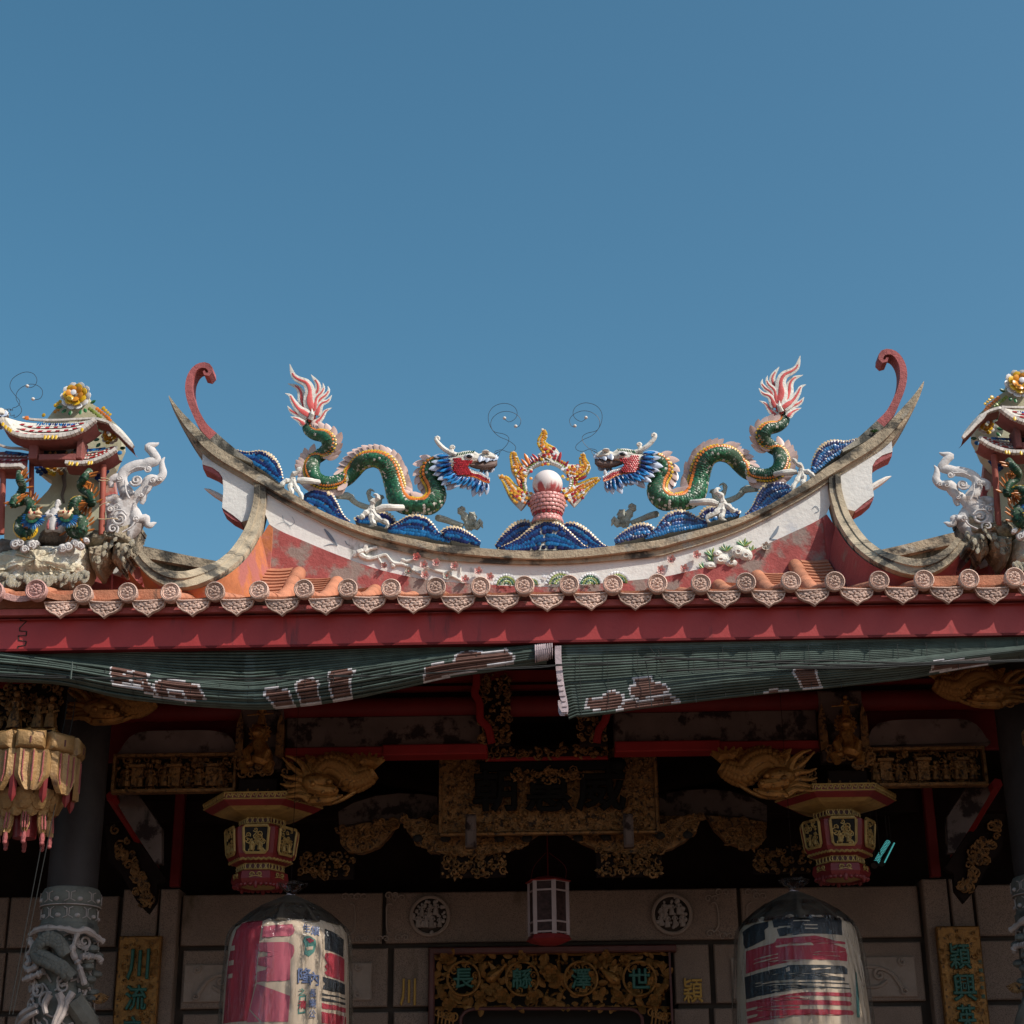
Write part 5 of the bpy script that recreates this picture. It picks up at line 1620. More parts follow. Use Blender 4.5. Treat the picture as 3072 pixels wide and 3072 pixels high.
for s in (-1, 1):
    b.ball(hc + V((s * H * .035, -H * .072, H * .02)), (H * .016, H * .014, H * .01), 6, 4)
    b.ball(hc + V((s * H * .088, 0, 0)), (H * .014, H * .02, H * .03), 6, 4)
build(b, 'head', 'scroll_white', sg)
b = MB()
b.tube([hc + V((0, -H * .065, -H * .05)), hc + V((0, -H * .1, -H * .15)), hc + V((H * .01, -H * .11, -H * .3))], [H * .06, H * .055, H * .008], 9)
build(b, 'beard', 'scroll_white', sg)
b = MB()
for s in (-1, 1):
    b.tube([c + V((s * H * .13, -H * .2, H * .32)), c + V((s * H * .14, -H * .23, H * .16)), c + V((s * H * .12, -H * .24, H * .03))], [.004, .007, .006], 6)
build(b, 'red_trim', 'curl_red', sg)
# coiled dragons round the posts
def coiled(label, rlabel, k, path, ws, belly, mane, Yc):
    t = lt('coiled_dragon', Q(k, *path[0], Yc), label, rlabel, 'dragon', 'coiled dragons on the pagoda posts')
    s_ = ms(k, Yc)
    n_ = 70
    q = spl([(*Q(k, x, y, Yc - .02 - .03 * math.sin(i * 1.7)), wv * s_) for i, ((x, y), wv) in enumerate(zip(path, ws))], n_)
    b = MB()
    b.tube([p[:3] for p in q], [p[3] for p in q], 12, up=(0, -1, 0))
    build(b, 'body', 'green_grout', t)
    ctr = sum((V(p[:3]) for p in q), V()) / n_
    for i in range(2, n_ - 3):
        p, r = V(q[i][:3]), q[i][3]
        tt = (V(q[i + 1][:3]) - V(q[i - 1][:3])).normalized()
        nn = nleft(tt)
        for ph in (35, 70, 105, 140):
            o = nn * math.cos(R(ph)) + VW * math.sin(R(ph))
            if rnd.random() < .93:
                inst('scale', disc_mesh('dark_scale', 6), frame(None, tt, o - tt * .3, p + o * r, .0095), t)
        if i % 2 == 0:
            inst('spike', leaf_mesh('orange_spike', 'spike', .15, .08, .2), frame(None, nn * .9 - tt * .5, VW, p + nn * r * .8, .044), t)
            if i % 4 == 0:
                inst('spike', leaf_mesh('orange_spike', 'spike', .15, .08, .2), frame(None, nn * .6 - tt * .3 + VW * .5, VW + nn, p + nn * r * .5 + VW * r * .5, .034), t)
        if belly[0] < i / n_ < belly[1]:
            o = nn * math.cos(R(160)) + VW * math.sin(R(160))
            inst('belly_plate', disc_mesh('yellow_glaze', 7), frame(None, tt, o, p + o * r, .0125), t)
    hx, hy, ang = mane
    c = Q(k, hx, hy, Yc - .09)
    b = MB()
    b.ball(c, (70 * s_, .03, 52 * s_), 12, 8)
    b.ball(c + V((math.cos(ang) * 60 * s_, -.012, 22 * s_)), (52 * s_, .024, 30 * s_), 10, 7)
    b.ball(c + V((math.cos(ang) * 60 * s_, -.008, -14 * s_)), (46 * s_, .02, 18 * s_), 10, 7)
    for s in (-1, 1):
        b.tube([c + V((s * 24 * s_, 0, 40 * s_)), c + V((s * 50 * s_, .01, 80 * s_)), c + V((s * 46 * s_, .01, 110 * s_))], [.007, .006, .002], 6)
    build(b, 'head', 'tan_shell', t)
    b = MB()
    for s in (-1, 1):
        b.ball(c + V((s * 30 * s_, -.03, 18 * s_)), 13 * s_, 8, 5)
    build(b, 'eye', 'red_glaze', t)
    for i in range(19):
        a = R(-200 + 11.5 * i)
        o = V((math.cos(a), -.25, math.sin(a)))
        inst('mane_feather', leaf_mesh('cyan_glaze' if i % 3 else 'blue_glaze', 'feather', .13, .08, .05), frame(None, o, VW, c + o * 30 * s_ + V((0, .004, -20 * s_)), .05 * rnd.uniform(.8, 1.15)), t)
    for i in range(12):
        a = R(-190 + 18 * i)
        o = V((math.cos(a), -.2, math.sin(a)))
        inst('collar_scale', disc_mesh('green_glaze', 6), frame(None, o, VW, c + o * 62 * s_ + V((0, -.01, -18 * s_)), .009), t)
coiled('green coiled dragon with amber spikes on the outer post of the left pagoda', 'green coiled dragon with amber spikes on the outer post of the right pagoda', 'p2', [(220, 60), (230, 150), (265, 240), (230, 320), (170, 380), (150, 450), (230, 420), (320, 400), (365, 460), (340, 560), (250, 640), (230, 730), (290, 790), (370, 760), (390, 680)], [30, 46, 44, 42, 44, 34, 44, 56, 56, 62, 66, 70, 66, 58, 46], (.6, .98), (385, 575, 0), YG - .1)
coiled('green coiled dragon with amber spikes beside the inner post of the left pagoda', 'green coiled dragon with amber spikes beside the inner post of the right pagoda', 'p2', [(1040, 50), (980, 130), (930, 210), (960, 270), (1040, 320), (1080, 420), (1050, 440), (960, 390), (870, 410), (850, 500), (900, 580), (960, 640), (950, 740), (880, 780), (820, 740), (800, 680)], [42, 46, 44, 44, 40, 36, 34, 50, 56, 60, 64, 70, 70, 64, 54, 40], (.45, .95), (780, 565, math.pi), YG - .1)
# snout of a further dragon that pokes in at the left edge, with its whiskers
od = copy_tree(dr)
want = Q('p1', 118, 600, YD - .55)
od.location = V(dr.location) + (want - Q('d2', 1748, 460, YD))
BASE[od] = V(od.location)
od['label'] = 'green mosaic dragon of the wing roof whose snout pokes in at the left edge'
for ch in list(od.children):
    if ch.name.startswith('whisker'):
        bpy.data.objects.remove(ch)
whiskers(od, 'p1', YD - .57, [[(60, 530), (100, 515), (120, 550), (100, 540), (130, 510), (160, 550), (150, 510), (185, 545), (180, 505), (240, 485), (285, 440), (280, 390), (230, 330), (160, 240), (145, 160), (190, 70), (300, 0), (400, -20), (490, 10), (535, 90), (510, 170), (450, 205), (400, 195)],
                                [(110, 590), (150, 570), (160, 620), (210, 600), (200, 640), (250, 625), (305, 570), (310, 510), (270, 440), (235, 370), (240, 290), (290, 220), (370, 175), (450, 155), (540, 175), (605, 230), (615, 300), (580, 365), (500, 385)]], [(395, 185), (478, 372)], .0105)
for t, rl in left_set:
    c_ = mirror(t, rl)
    c_.location.z -= .035
    if t.name.startswith('cloud_scroll'):
        c_.scale = (-.97, 1, .86)
        c_.location.z -= .03
# ================================================================== BACK WALL OF THE PORCH
YW_ = 10.6
wall = thing('stone_wall', Q('f', 1650, 2900, YW_), 'granite block wall at the back of the porch around the doorway', 'wall')
def rect(k, x0, y0, x1, y1, Y):
    a, b_ = Q(k, x0, y0, Y), Q(k, x1, y1, Y)
    return (a + b_) / 2, abs(b_.x - a.x), abs(a.z - b_.z)
zl = [Q('f', 1650, y, YW_).z for y in (2671, 2823, 2838, 3014, 3030, 3190)]
def block(x0, x1, r, Y=YW_, dep=.2, z0=None, z1=None, m='granite'):
    yy = (2745, 2930, 3100)[r]
    a, b_ = Q('f', x0, yy, Y).x, Q('f', x1, yy, Y).x
    zt_, zb_ = (zl[2 * r], zl[2 * r + 1]) if z0 is None else (z0, z1)
    mb = MB()
    mb.box(((a + b_) / 2, Y + dep / 2 + rnd.uniform(0, .006), (zt_ + zb_) / 2), (b_ - a, dep, zt_ - zb_), bev=.007)
    return build(mb, 'stone_block', m, wall, smooth=0)
for x0, x1 in ((-500, 20), (28, 352), (545, 1146), (1158, 2214), (2226, 2760), (2932, 3240), (3250, 3800)):
    block(x0, x1, 0)
for x0, x1 in ((-500, 8), (16, 345), (545, 1162), (1180, 1287), (2024, 2130), (2146, 2772), (2945, 3240), (3250, 3800)):
    block(x0, x1, 1)
for x0, x1 in ((-500, 8), (16, 345), (545, 1162), (1180, 1287), (2024, 2130), (2146, 2772), (2945, 3240), (3250, 3800)):
    block(x0, x1, 2)
for x0, x1 in ((366, 470), (478, 532), (2776, 2850), (2858, 2922)):
    a, b_ = Q('f', x0, 2745, YW_ - .06).x, Q('f', x1, 2745, YW_ - .06).x
    mb = MB()
    mb.box(((a + b_) / 2, YW_ + .04, (zl[0] + .03) / 2), (b_ - a, .2, zl[0] + .03), bev=.008)
    build(mb, 'stone_pilaster', 'granite', wall, smooth=0)
mb = MB()
xa, xb = Q('f', 1290, 2850, YW_).x, Q('f', 2020, 2850, YW_).x
for x0, x1, z0, z1 in ((-7, xa - .02, 0, zl[0] - .004), (xb + .02, 7, 0, zl[0] - .004), (xa - .02, xb + .02, zl[2] + .01, zl[0] - .004)):
    mb.box(((x0 + x1) / 2, YW_ + .17, (z0 + z1) / 2), (x1 - x0, .25, z1 - z0))
for zz in (zl[5], 2.0, 1.4, .7):
    pass
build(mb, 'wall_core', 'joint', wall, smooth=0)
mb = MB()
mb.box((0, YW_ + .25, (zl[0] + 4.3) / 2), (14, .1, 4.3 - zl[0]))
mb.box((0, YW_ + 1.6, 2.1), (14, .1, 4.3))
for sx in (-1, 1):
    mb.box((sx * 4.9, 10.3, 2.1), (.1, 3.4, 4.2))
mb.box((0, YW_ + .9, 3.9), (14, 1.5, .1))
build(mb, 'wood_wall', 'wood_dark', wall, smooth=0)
# lower courses below the picture
for r, (z1, z0) in enumerate(((zl[5] - .015, 1.2), (1.185, .6), (.585, 0))):
    for x0, x1 in ((-5.4, -3.6), (-3.59, -2.2), (-2.1, -1.0), (1.0, 2.1), (2.2, 3.59), (3.6, 5.4)):
        mb = MB()
        mb.box(((x0 + x1) / 2, YW_ + .1, (z0 + z1) / 2), (x1 - x0, .2, z1 - z0), bev=.007)
        build(mb, 'stone_block', 'granite', wall, smooth=0)
# carved plaques, medallions and engraved corner scrolls
def plaque(x0, x1, y0, y1, seed):
    r2 = random.Random(seed)
    c, w_, h_ = rect('f', x0, y0, x1, y1, YW_ - .01)
    mb = MB()
    mb.box(c + V((0, .005, 0)), (w_, .022, h_), bev=.006)
    ux, uz, uy = V((1, 0, 0)), V((0, 0, 1)), V((0, -1, 0))
    for s in (-1, 1):
        mb.tube(vspl([c + V((s * w_ * a, -.012, h_ * b_)) for a, b_ in ((.42, -.3), (.36, .1), (.25, .25), (.12, .15), (.03, 0))], 16), [.015 * (1 - .04 * i) for i in range(16)], 6)
        mb.tube(vspl([c + V((s * w_ * a, -.012, h_ * b_)) for a, b_ in ((.06, 0), (.16, -.2), (.28, -.25), (.34, -.1))], 14), .012, 6)
        mb.curl(c + V((s * w_ * .3, -.012, h_ * .05)), h_ * .16, 1.3, .013, (s, 0, 0), uz, uy, 1)
        mb.curl(c + V((s * w_ * .43, -.012, h_ * .36)), h_ * .1, 1.2, .009, (s, 0, 0), uz, uy, 2)
        mb.curl(c + V((s * w_ * .43, -.012, -h_ * .36)), h_ * .1, 1.2, .009, (s, 0, 0), uz, uy, 2)
        mb.curl(c + V((s * w_ * .12, -.012, -h_ * .28)), h_ * .13, 1.2, .011, (s, 0, 0), uz, uy, 0)
    for i in range(6):
        a = i * math.pi / 3
        mb.tube([c + V((0, -.012, 0)), c + V((math.cos(a) * .03, -.022, math.sin(a) * .03)), c + V((math.cos(a) * .06, -.012, math.sin(a) * .06))], [.006, .01, .002], 6)
    build(mb, 'carved_plaque', 'granite_relief', wall)
plaque(554, 1114, 2894, 3001, 1)
plaque(2192, 2754, 2875, 2990, 2)
def medallion(k, x, y, seed, label):
    r2 = random.Random(seed)
    c = Q(k, x, y, YW_ - .02)
    t = thing('medallion', c, label, 'carved medallion', 'round carved medallions on the stone wall')
    rr = 50 * ms('f', YW_) * 1.03
    mb = MB()
    mb.tube([c + V((math.cos(a) * rr, 0, math.sin(a) * rr)) for a in [2 * math.pi * i / 28 for i in range(29)]], .012, 7, cap=False)
    build(mb, 'rim', 'granite_relief', t)
    mb = MB()
    mb.ball(c + V((0, .025, 0)), (rr, .02, rr), 20, 6)
    build(mb, 'sunk_field', 'joint', t)
    for i in range(7):
        mk = MB()
        manikin(mk, c + V((-rr * .62 + (i % 4) * rr * .38 + (i // 4) * rr * .2 + r2.uniform(-.006, .006), -.006, -rr * .68 + (i // 4) * rr * .62 + r2.uniform(0, .012))), rr * r2.uniform(.6, .85))
        build(mk, 'figure', 'pink_stone', t)
    mb = MB()
    for i in range(34):
        a = R(11 * i)
        mb.ball(c + V((math.cos(a) * rr * r2.uniform(.35, .9), -.004, math.sin(a) * rr * r2.uniform(.35, .9))), rr * r2.uniform(.07, .14), 7, 5)
    build(mb, 'cloud_relief', 'pink_stone', t)
medallion('b', 811, 1728, 5, 'round carved stone medallion left of the small hexagonal lantern')
medallion('b', 1268, 1725, 6, 'round carved stone medallion right of the small hexagonal lantern')
eng = MB()
def engrave(k, l, r=.006):
    eng.tube(vspl(QL(k, YW_ - .002, l), 14), r, 6)
for k, pts in (('y7', [(1240, 310), (1275, 315), (1285, 420), (1275, 530), (1235, 560)]), ('y7', [(1590, 310), (1550, 315), (1545, 430), (1550, 530), (1580, 550)]), ('w1', [(365, 580), (400, 570), (425, 640), (430, 760), (405, 805)]), ('w1', [(700, 570), (670, 590), (665, 660), (670, 735)])):
    engrave(k, pts)
for k, x, y in (('y7', 1200, 250), ('y7', 1300, 250), ('y7', 1560, 240), ('y7', 1615, 260), ('y7', 1310, 600), ('y7', 1480, 600), ('y7', 1640, 590), ('w1', 345, 540), ('w1', 430, 490), ('w1', 670, 490), ('w1', 740, 520), ('w1', 360, 830), ('w1', 465, 855)):
    c = Q(k, x, y, YW_ - .002)
    eng.curl(c, .026, 1.2, .005, (1, 0, 0), (0, 0, 1), (0, -1, 0))
    eng.curl(c + V((.045, 0, 0)), .022, 1.2, .005, (-1, 0, 0), (0, 0, 1), (0, -1, 0))
build(eng, 'engraved_scroll', 'granite_relief', wall, kind='stuff')
character('川', 'yellow_char', Q('y7', 1722, 1040, YW_ - .006), 200 * ms('y7', YW_), wall, bold=.03, wid=120 * ms('y7', YW_))
character('穎', 'yellow_char', Q('w1', 218, 1300, YW_ - .006), 180 * ms('w1', YW_), wall, bold=.02, wid=150 * ms('w1', YW_))

# doorway with its gilt openwork panel
YP_ = YW_ - .03
door = thing('door_panel', Q('y8', 975, 900, YP_), 'gilt openwork panel over the doorway with four characters in rings', 'door panel')
mb = MB()
for x0, y0, x1, y1 in ((92, 712, 1880, 740), (92, 740, 128, 1500), (1826, 740, 1862, 1500)):
    c, w_, h_ = rect('y8', x0, y0, x1, y1, YP_)
    mb.box(c, (w_, .09, h_), bev=.008)
build(mb, 'frame', 'panel_wood', door, smooth=0)
mb = MB()
arch = vspl(QL('y8', YP_ - .02, [(318, 1500), (318, 1260), (330, 1195), (380, 1158), (460, 1150), (975, 1148), (1500, 1150), (1580, 1160), (1625, 1200), (1636, 1260), (1636, 1500)]), 50)
mb.tube(arch, .011, 7)
build(mb, 'door_arch', 'panel_wood', door)
mb = MB()
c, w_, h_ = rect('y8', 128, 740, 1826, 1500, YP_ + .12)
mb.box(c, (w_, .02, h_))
build(mb, 'doorway_shade', 'black_and_shade', door)  # black sheet stands for the unlit doorway
vn = MB()
r2 = random.Random(11)
tri = ['leafy']
for i in range(110):
    x, y = r2.uniform(150, 1800), r2.uniform(755, 1130)
    if any(math.hypot(x - cx, y - 930) < 88 for cx in (340, 765, 1190, 1615)):
        continue
    a = r2.uniform(0, 6.28)
    L_ = r2.uniform(60, 150)
    pts, px_, py_ = [], x, y
    cv = r2.uniform(-.9, .9)
    for j in range(7):
        pts.append((max(135, min(1820, px_)), max(748, min(1140, py_)), YP_ + r2.uniform(-.01, .02)))
        px_ += math.cos(a) * L_ / 6; py_ += math.sin(a) * L_ / 6
        a += cv * .5
    vn.tube(vspl(QL('y8', YP_, pts), 12), r2.uniform(.005, .011), 5)
for y in (1138, 752):
    vn.tube(vspl(QL('y8', YP_, [(130 + 170 * i, y + 6 * (-1) ** i) for i in range(11)]), 40), .008, 5)
for x0 in (150, 1700):
    for i in range(5):
        vn.curl(Q('y8', x0 + 30 * i, 1180 + 6 * i, YP_), .03, 1.3, .007, (1, 0, 0), (0, 0, 1), (0, -1, 0), i)
        vn.tube(QL('y8', YP_, [(x0 + 28 * i, 1260), (x0 + 28 * i + 10, 1190)]), .006, 5)
build(vn, 'vine', 'gilt', door, kind='stuff')
def gilt_leaf(k, x, y, L_, a, Y, parent, m='gilt'):
    o = V((math.cos(a), r2.uniform(-.35, .05), math.sin(a)))
    inst('carved_leaf', leaf_mesh(m, 'carved', .32, .12, .3), frame(None, o, (r2.uniform(-.4, .4), -1, r2.uniform(-.4, .4)), Q(k, x, y, Y), L_), parent)
for i in range(270):
    x, y = r2.uniform(140, 1815), r2.uniform(760, 1135)
    if any(math.hypot(x - cx, y - 930) < 95 for cx in (340, 765, 1190, 1615)):
        continue
    gilt_leaf('y8', x, y, r2.uniform(.035, .075), r2.uniform(0, 6.28), YP_ - .015, door)
def gilt_flower(k, x, y, r, Y, parent, m='gilt'):
    c = Q(k, x, y, Y)
    for ring, q in enumerate((1, .62)):
        for i in range(6):
            a = 2 * math.pi * i / 6 + ring * .5
            o = V((math.cos(a), 0, math.sin(a)))
            inst('carved_petal', leaf_mesh(m, 'petal_', .42, .15, .4), frame(None, o + V((0, -.3 - .4 * ring, 0)), VW - o * .4, c + V((0, -.01 * ring, 0)), r * q), parent)
for x, y, r in ((975, 900, .07), (620, 1060, .06), (840, 1070, .05), (1460, 1065, .045), (200, 790, .045), (760, 790, .035), (1370, 780, .045), (1720, 1090, .05), (230, 1120, .05), (460, 1060, .045), (195, 1060, .035), (1500, 800, .04), (450, 790, .035)):
    gilt_flower('y8', x, y, r, YP_ - .03, door)
for x, y, s in ((575, 900, 1), (1400, 920, -1)):     # two small birds
    b = MB()
    s_ = ms('y8', YP_)
    def bq(u, v_, dy=-.03):
        return Q('y8', x + s * u, y + v_, YP_ + dy)
    b.tube(spl([bq(-70, 50), bq(-20, 10), bq(40, -40), bq(60, -60)], 10), [.012, .028, .036, .036, .034, .03, .024, .018, .014, .008], 9)
    b.ball(bq(64, -66), .017, 8, 6)
    b.tube([bq(72, -70), bq(95, -72)], [.006, .001], 5)
    for i in range(4):
        b.tube([bq(-10 + 12 * i, -10), bq(-40 - 6 * i, -60 - 10 * i)], [.016, .004], 6, flat=(.4, 1), up=(0, -1, 0))
    build(b, 'carved_bird', 'gilt', door)
for cx, ch in ((340, '長'), (765, '緜'), (1190, '澤'), (1615, '世')):
    c = Q('y8', cx, 930, YP_ - .03)
    rr = 106 * ms('y8', YP_)
    b = MB()
    b.tube([c + V((math.cos(a) * rr, 0, math.sin(a) * rr)) for a in [2 * math.pi * i / 30 for i in range(31)]], .0085, 7, cap=False)
    build(b, 'character_ring', 'gilt', door)
    character(ch, 'teal_char', c + V((0, .004, 0)), 132 * ms('y8', YP_), door, bold=.035)
    for i in range(9):
        a = r2.uniform(0, 6.28)
        b = MB()
        b.curl(c + V((math.cos(a) * rr * .72, .01, math.sin(a) * rr * .72)), rr * .22, 1.2, .006, (1, 0, 0), (0, 0, 1), (0, -1, 0), a, 12, 5)
        build(b, 'ring_scroll', 'gilt', door)

# couplet boards
def couplet(label, quad, chars, pos, Y, small=()):
    t = thing('couplet_board', Q(quad[0], *quad[1], Y), label, 'couplet board', 'gilt couplet boards on the pilasters')
    k = quad[0]
    a, b_, c_ = Q(k, *quad[1], Y), Q(k, *quad[2], Y), Q(k, *quad[3], Y)
    w_ = (b_ - a).length
    h_ = 1.7
    cx = (a.x + b_.x) / 2
    mb = MB()
    mb.box((cx, Y + .03, a.z - h_ / 2), (w_, .05, h_), bev=.008)
    build(mb, 'board', 'gilt', t, smooth=0)
    r2 = random.Random(len(label))
    mb = MB()
    for i in range(90):
        mb.curl((cx + r2.uniform(-.46, .46) * w_, Y - .001, a.z - r2.uniform(.02, .75)), r2.uniform(.012, .026), r2.uniform(.8, 1.4), .0035, (r2.choice((-1, 1)), 0, 0), (0, 0, 1), (0, -1, 0), r2.uniform(0, 6), 10, 4)
    build(mb, 'chased_scroll', 'gilt', t, kind='stuff')
    for ch, (x, y, s, wd_) in zip(chars, pos):
        p = Q(k, x, y, Y - .012)
        character(ch, 'teal_char', V((cx + (p.x - cx) * .9, p.y, p.z)), s * ms(k, Y), t, bold=.03, wid=wd_ * ms(k, Y))
    for i, ch in enumerate(small):
        p = Q(k, 1150 + i * 8, 1300 + 88 * i, Y - .004)
        character(ch, 'teal_char', p, 40 * ms(k, Y), t, bold=.02)
couplet('gilt couplet board with green characters beside the left dragon column', ('y6', (985, 850), (1335, 850), (1300, 1500)), '川流之', [(1145, 1085, 230, 170), (1125, 1360, 190, 165), (1100, 1610, 170, 160)], YW_ - .12)
couplet('gilt couplet board with green characters beside the right dragon column', ('w2', (706, 940), (1145, 938), (1200, 1500)), '穎興英', [(945, 1245, 235, 200), (990, 1560, 250, 215), (1015, 1860, 220, 180)], YW_ - .12, '光緒五年歲')

# ================================================================== COLUMNS
YCOL = 8.62
def column(label, flip):
    ax = Q('y6', 596, 480, YCOL)
    t = thing('dragon_column', (ax.x, YCOL, 0), label, 'column', 'carved dragon columns of the porch')
    x, z1 = ax.x, ax.z
    mb = MB()
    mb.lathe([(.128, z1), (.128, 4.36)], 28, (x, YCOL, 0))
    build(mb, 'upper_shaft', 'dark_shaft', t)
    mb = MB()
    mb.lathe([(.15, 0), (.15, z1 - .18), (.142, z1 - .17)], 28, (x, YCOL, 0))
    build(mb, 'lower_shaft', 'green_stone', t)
    mb = MB()
    mb.lathe([(.142, z1 - .17), (.137, z1 - .10), (.145, z1 - .085), (.152, z1 - .07), (.15, z1 - .02), (.138, z1 + .005), (.128, z1 + .01)], 28, (x, YCOL, 0))
    build(mb, 'neck_ring', 'green_stone', t)
    mb = MB()
    def on(a, z, r):
        return V((x + r * math.sin(a), YCOL - r * math.cos(a), z))
    for rr, zc, n_, hh in ((.152, z1 - .045, 8, .05), (.143, z1 - .125, 9, .055)):
        for i in range(n_):
            a = 2 * math.pi * (i + .3) / n_
            mb.tube([on(a - .16, zc + hh * .5, rr), on(a - .05, zc + hh * .35, rr), on(a - .03, zc - hh * .3, rr), on(a - .18, zc - hh * .5, rr)], .003, 5)
            mb.tube([on(a + .16, zc + hh * .5, rr), on(a + .03, zc + hh * .35, rr), on(a + .03, zc - hh * .3, rr), on(a + .18, zc - hh * .5, rr)], .003, 5)
            mb.ball(on(a + .33, zc - hh * .25, rr - .004), (.016, .012, .012), 8, 5)
    mb.tube([on(2 * math.pi * i / 28, z1 - .085, .152) for i in range(29)], .0035, 5, cap=False)
    build(mb, 'neck_relief', 'pink_stone', t)
    # dragon winding up the shaft
    def yp(px_, py_, r):
        p = Q('y6', px_, py_, YCOL - .16)
        a = math.asin(max(-.97, min(.97, (p.x - x) / .19)))
        return on(a, p.z, r)
    body_ = [(560, 1020, .2), (480, 900, .2), (400, 900, .21), (330, 1000, .2), (420, 1060, .21), (520, 1120, .21), (590, 1200, .205)]
    mb = MB()
    q = vspl([yp(*p) for p in body_], 26)
    mb.tube(q, [.042 - .0005 * abs(i - 13) for i in range(26)], 10)
    mb.tube(vspl([on(.55 + i * .5, z1 - .55 - i * .09, .17) for i in range(14)], 60), .055, 9)
    build(mb, 'dragon_body', 'green_stone', t)
    for i in range(2, 24):
        for s in (-1, 0, 1):
            p = q[i] + V((0, -.036, 0)) + V((rnd.uniform(-.006, .006), 0, s * .024))
            inst('carved_scale', disc_mesh('green_stone', 7, .3), frame(None, (q[min(i + 1, 25)] - q[i - 1]), V((s * .2, -1, s * .4)), p, .016), t)
    mb = MB()
    for l in ([(240, 830), (330, 800), (450, 790), (560, 800), (640, 820), (700, 800), (800, 870)], [(640, 830), (620, 900), (600, 990), (640, 1080), (680, 1250)], [(240, 870), (270, 940), (220, 1000), (250, 1060), (200, 1080), (240, 1130), (330, 1100)], [(500, 1140), (470, 1100), (390, 1080)], [(660, 1020), (760, 1010), (800, 1060)], [(180, 1200), (300, 1180), (380, 1150)]):
        mb.tube(vspl([yp(a, b_, .2) for a, b_ in l], 24), [.0145 * rnd.uniform(.6, 1.4) for _ in range(24)], 7)
    for l in ([(500, 1330), (520, 1420), (470, 1560), (450, 1640)], [(600, 1320), (560, 1400), (530, 1500), (480, 1600)], [(430, 1340), (390, 1420), (400, 1500)], [(60, 1560), (180, 1490), (320, 1430)], [(90, 1600), (220, 1530), (330, 1480)]):
        mb.tube(vspl([yp(a, b_, .2) for a, b_ in l], 14), [.02 * (1 - .03 * i) for i in range(14)], 7)
    build(mb, 'dragon_frill', 'pink_stone', t)
    mb = MB()
    r3 = random.Random(3)
    for i in range(60):
        a0, z = r3.uniform(-1.7, 1.7), z1 - .22 - r3.uniform(0, .75)
        pts = [on(a0 + .13 * j + .05 * math.sin(j * 2.1 + i), z + .018 * math.sin(j * 1.7 + i * 2) - .012 * j, .158) for j in range(6)]
        mb.tube(vspl(pts, 14), .0055, 5)
    for i in range(26):
        a0, z = r3.uniform(-1.5, 1.5), z1 - .25 - r3.uniform(0, .75)
        o = V((math.sin(a0), -math.cos(a0), 0))
        mb.curl(on(a0, z, .16), r3.uniform(.025, .045), 1.3, .008, V((math.cos(a0), math.sin(a0), 0)), (0, 0, 1), o, r3.uniform(0, 6))
    build(mb, 'cloud_relief', 'pink_stone', t, kind='stuff')
    mb = MB()
    for i in range(22):
        z = z1 - .3 - i * .03
        a0 = 1.15 + .3 * math.sin(i * 1.9)
        mb.ball(on(a0, z, .165), (.035, .03, .022), 8, 5)
    build(mb, 'side_relief', 'green_stone', t)
    mb = MB()
    c = yp(800, 1310, .21)
    for i in range(11):
        a = R(200 + 14 * i)
        mb.tube([c, c + V((math.cos(a) * .05, -.01, math.sin(a) * .05))], [.007, .005], 5)
    build(mb, 'fan_relief', 'gilt_dark', t)
    return t
col_l = column('grey green stone column carved with a winding dragon at the left', False)
mirror(col_l, 'grey green stone column carved with a winding dragon at the right edge')

# ================================================================== PORCH TIMBERS
pf = thing('porch_frame', (0, 8.8, 0), 'dark red and painted timber beams spanning the porch under the roof', 'timber frame')
def beam(name, k, x0, y0, x1, y1, Y, dep, m, bev=.006, parent=pf):
    c, w_, h_ = rect(k, x0, y0, x1, y1, Y)
    mb = MB()
    mb.box(c + V((0, dep / 2, 0)), (w_, dep, h_), bev=bev)
    return build(mb, name, m, parent, smooth=0)
zr = Q('f', 1500, 2105, 8.75).z
b = MB()
b.tube([(-3.4, 8.85, zr), (3.4, 8.85, zr)], .058, 16)
build(b, 'purlin', 'wood_red', pf)
b = MB()
b.box((0, 8.83, zr + .098), (6.8, .05, .02)); b.box((0, 8.8, zr + .155), (6.8, .06, .05))
build(b, 'purlin_cap', 'wood_red', pf, smooth=0)
def lev(y0, y1, Y, x=1480):
    return Q('f', x, y0, Y).z, Q('f', x, y1, Y).z
def run(name, xa_, xb_, z0, z1, Y, dep, m, bev=.006, parent=pf):
    mb = MB()
    mb.box(((xa_ + xb_) / 2, Y + dep / 2, (z0 + z1) / 2), (xb_ - xa_, dep, abs(z0 - z1)), bev=bev)
    return build(mb, name, m, parent, smooth=0)
YB = 8.82
z0, z1 = lev(2143, 2236, YB)
xk, xs = abs(Q('f', 858, 2200, YB).x), abs(Q('f', 1462, 2200, YB).x)
zz0, zz1 = lev(2236, 2262, YB)
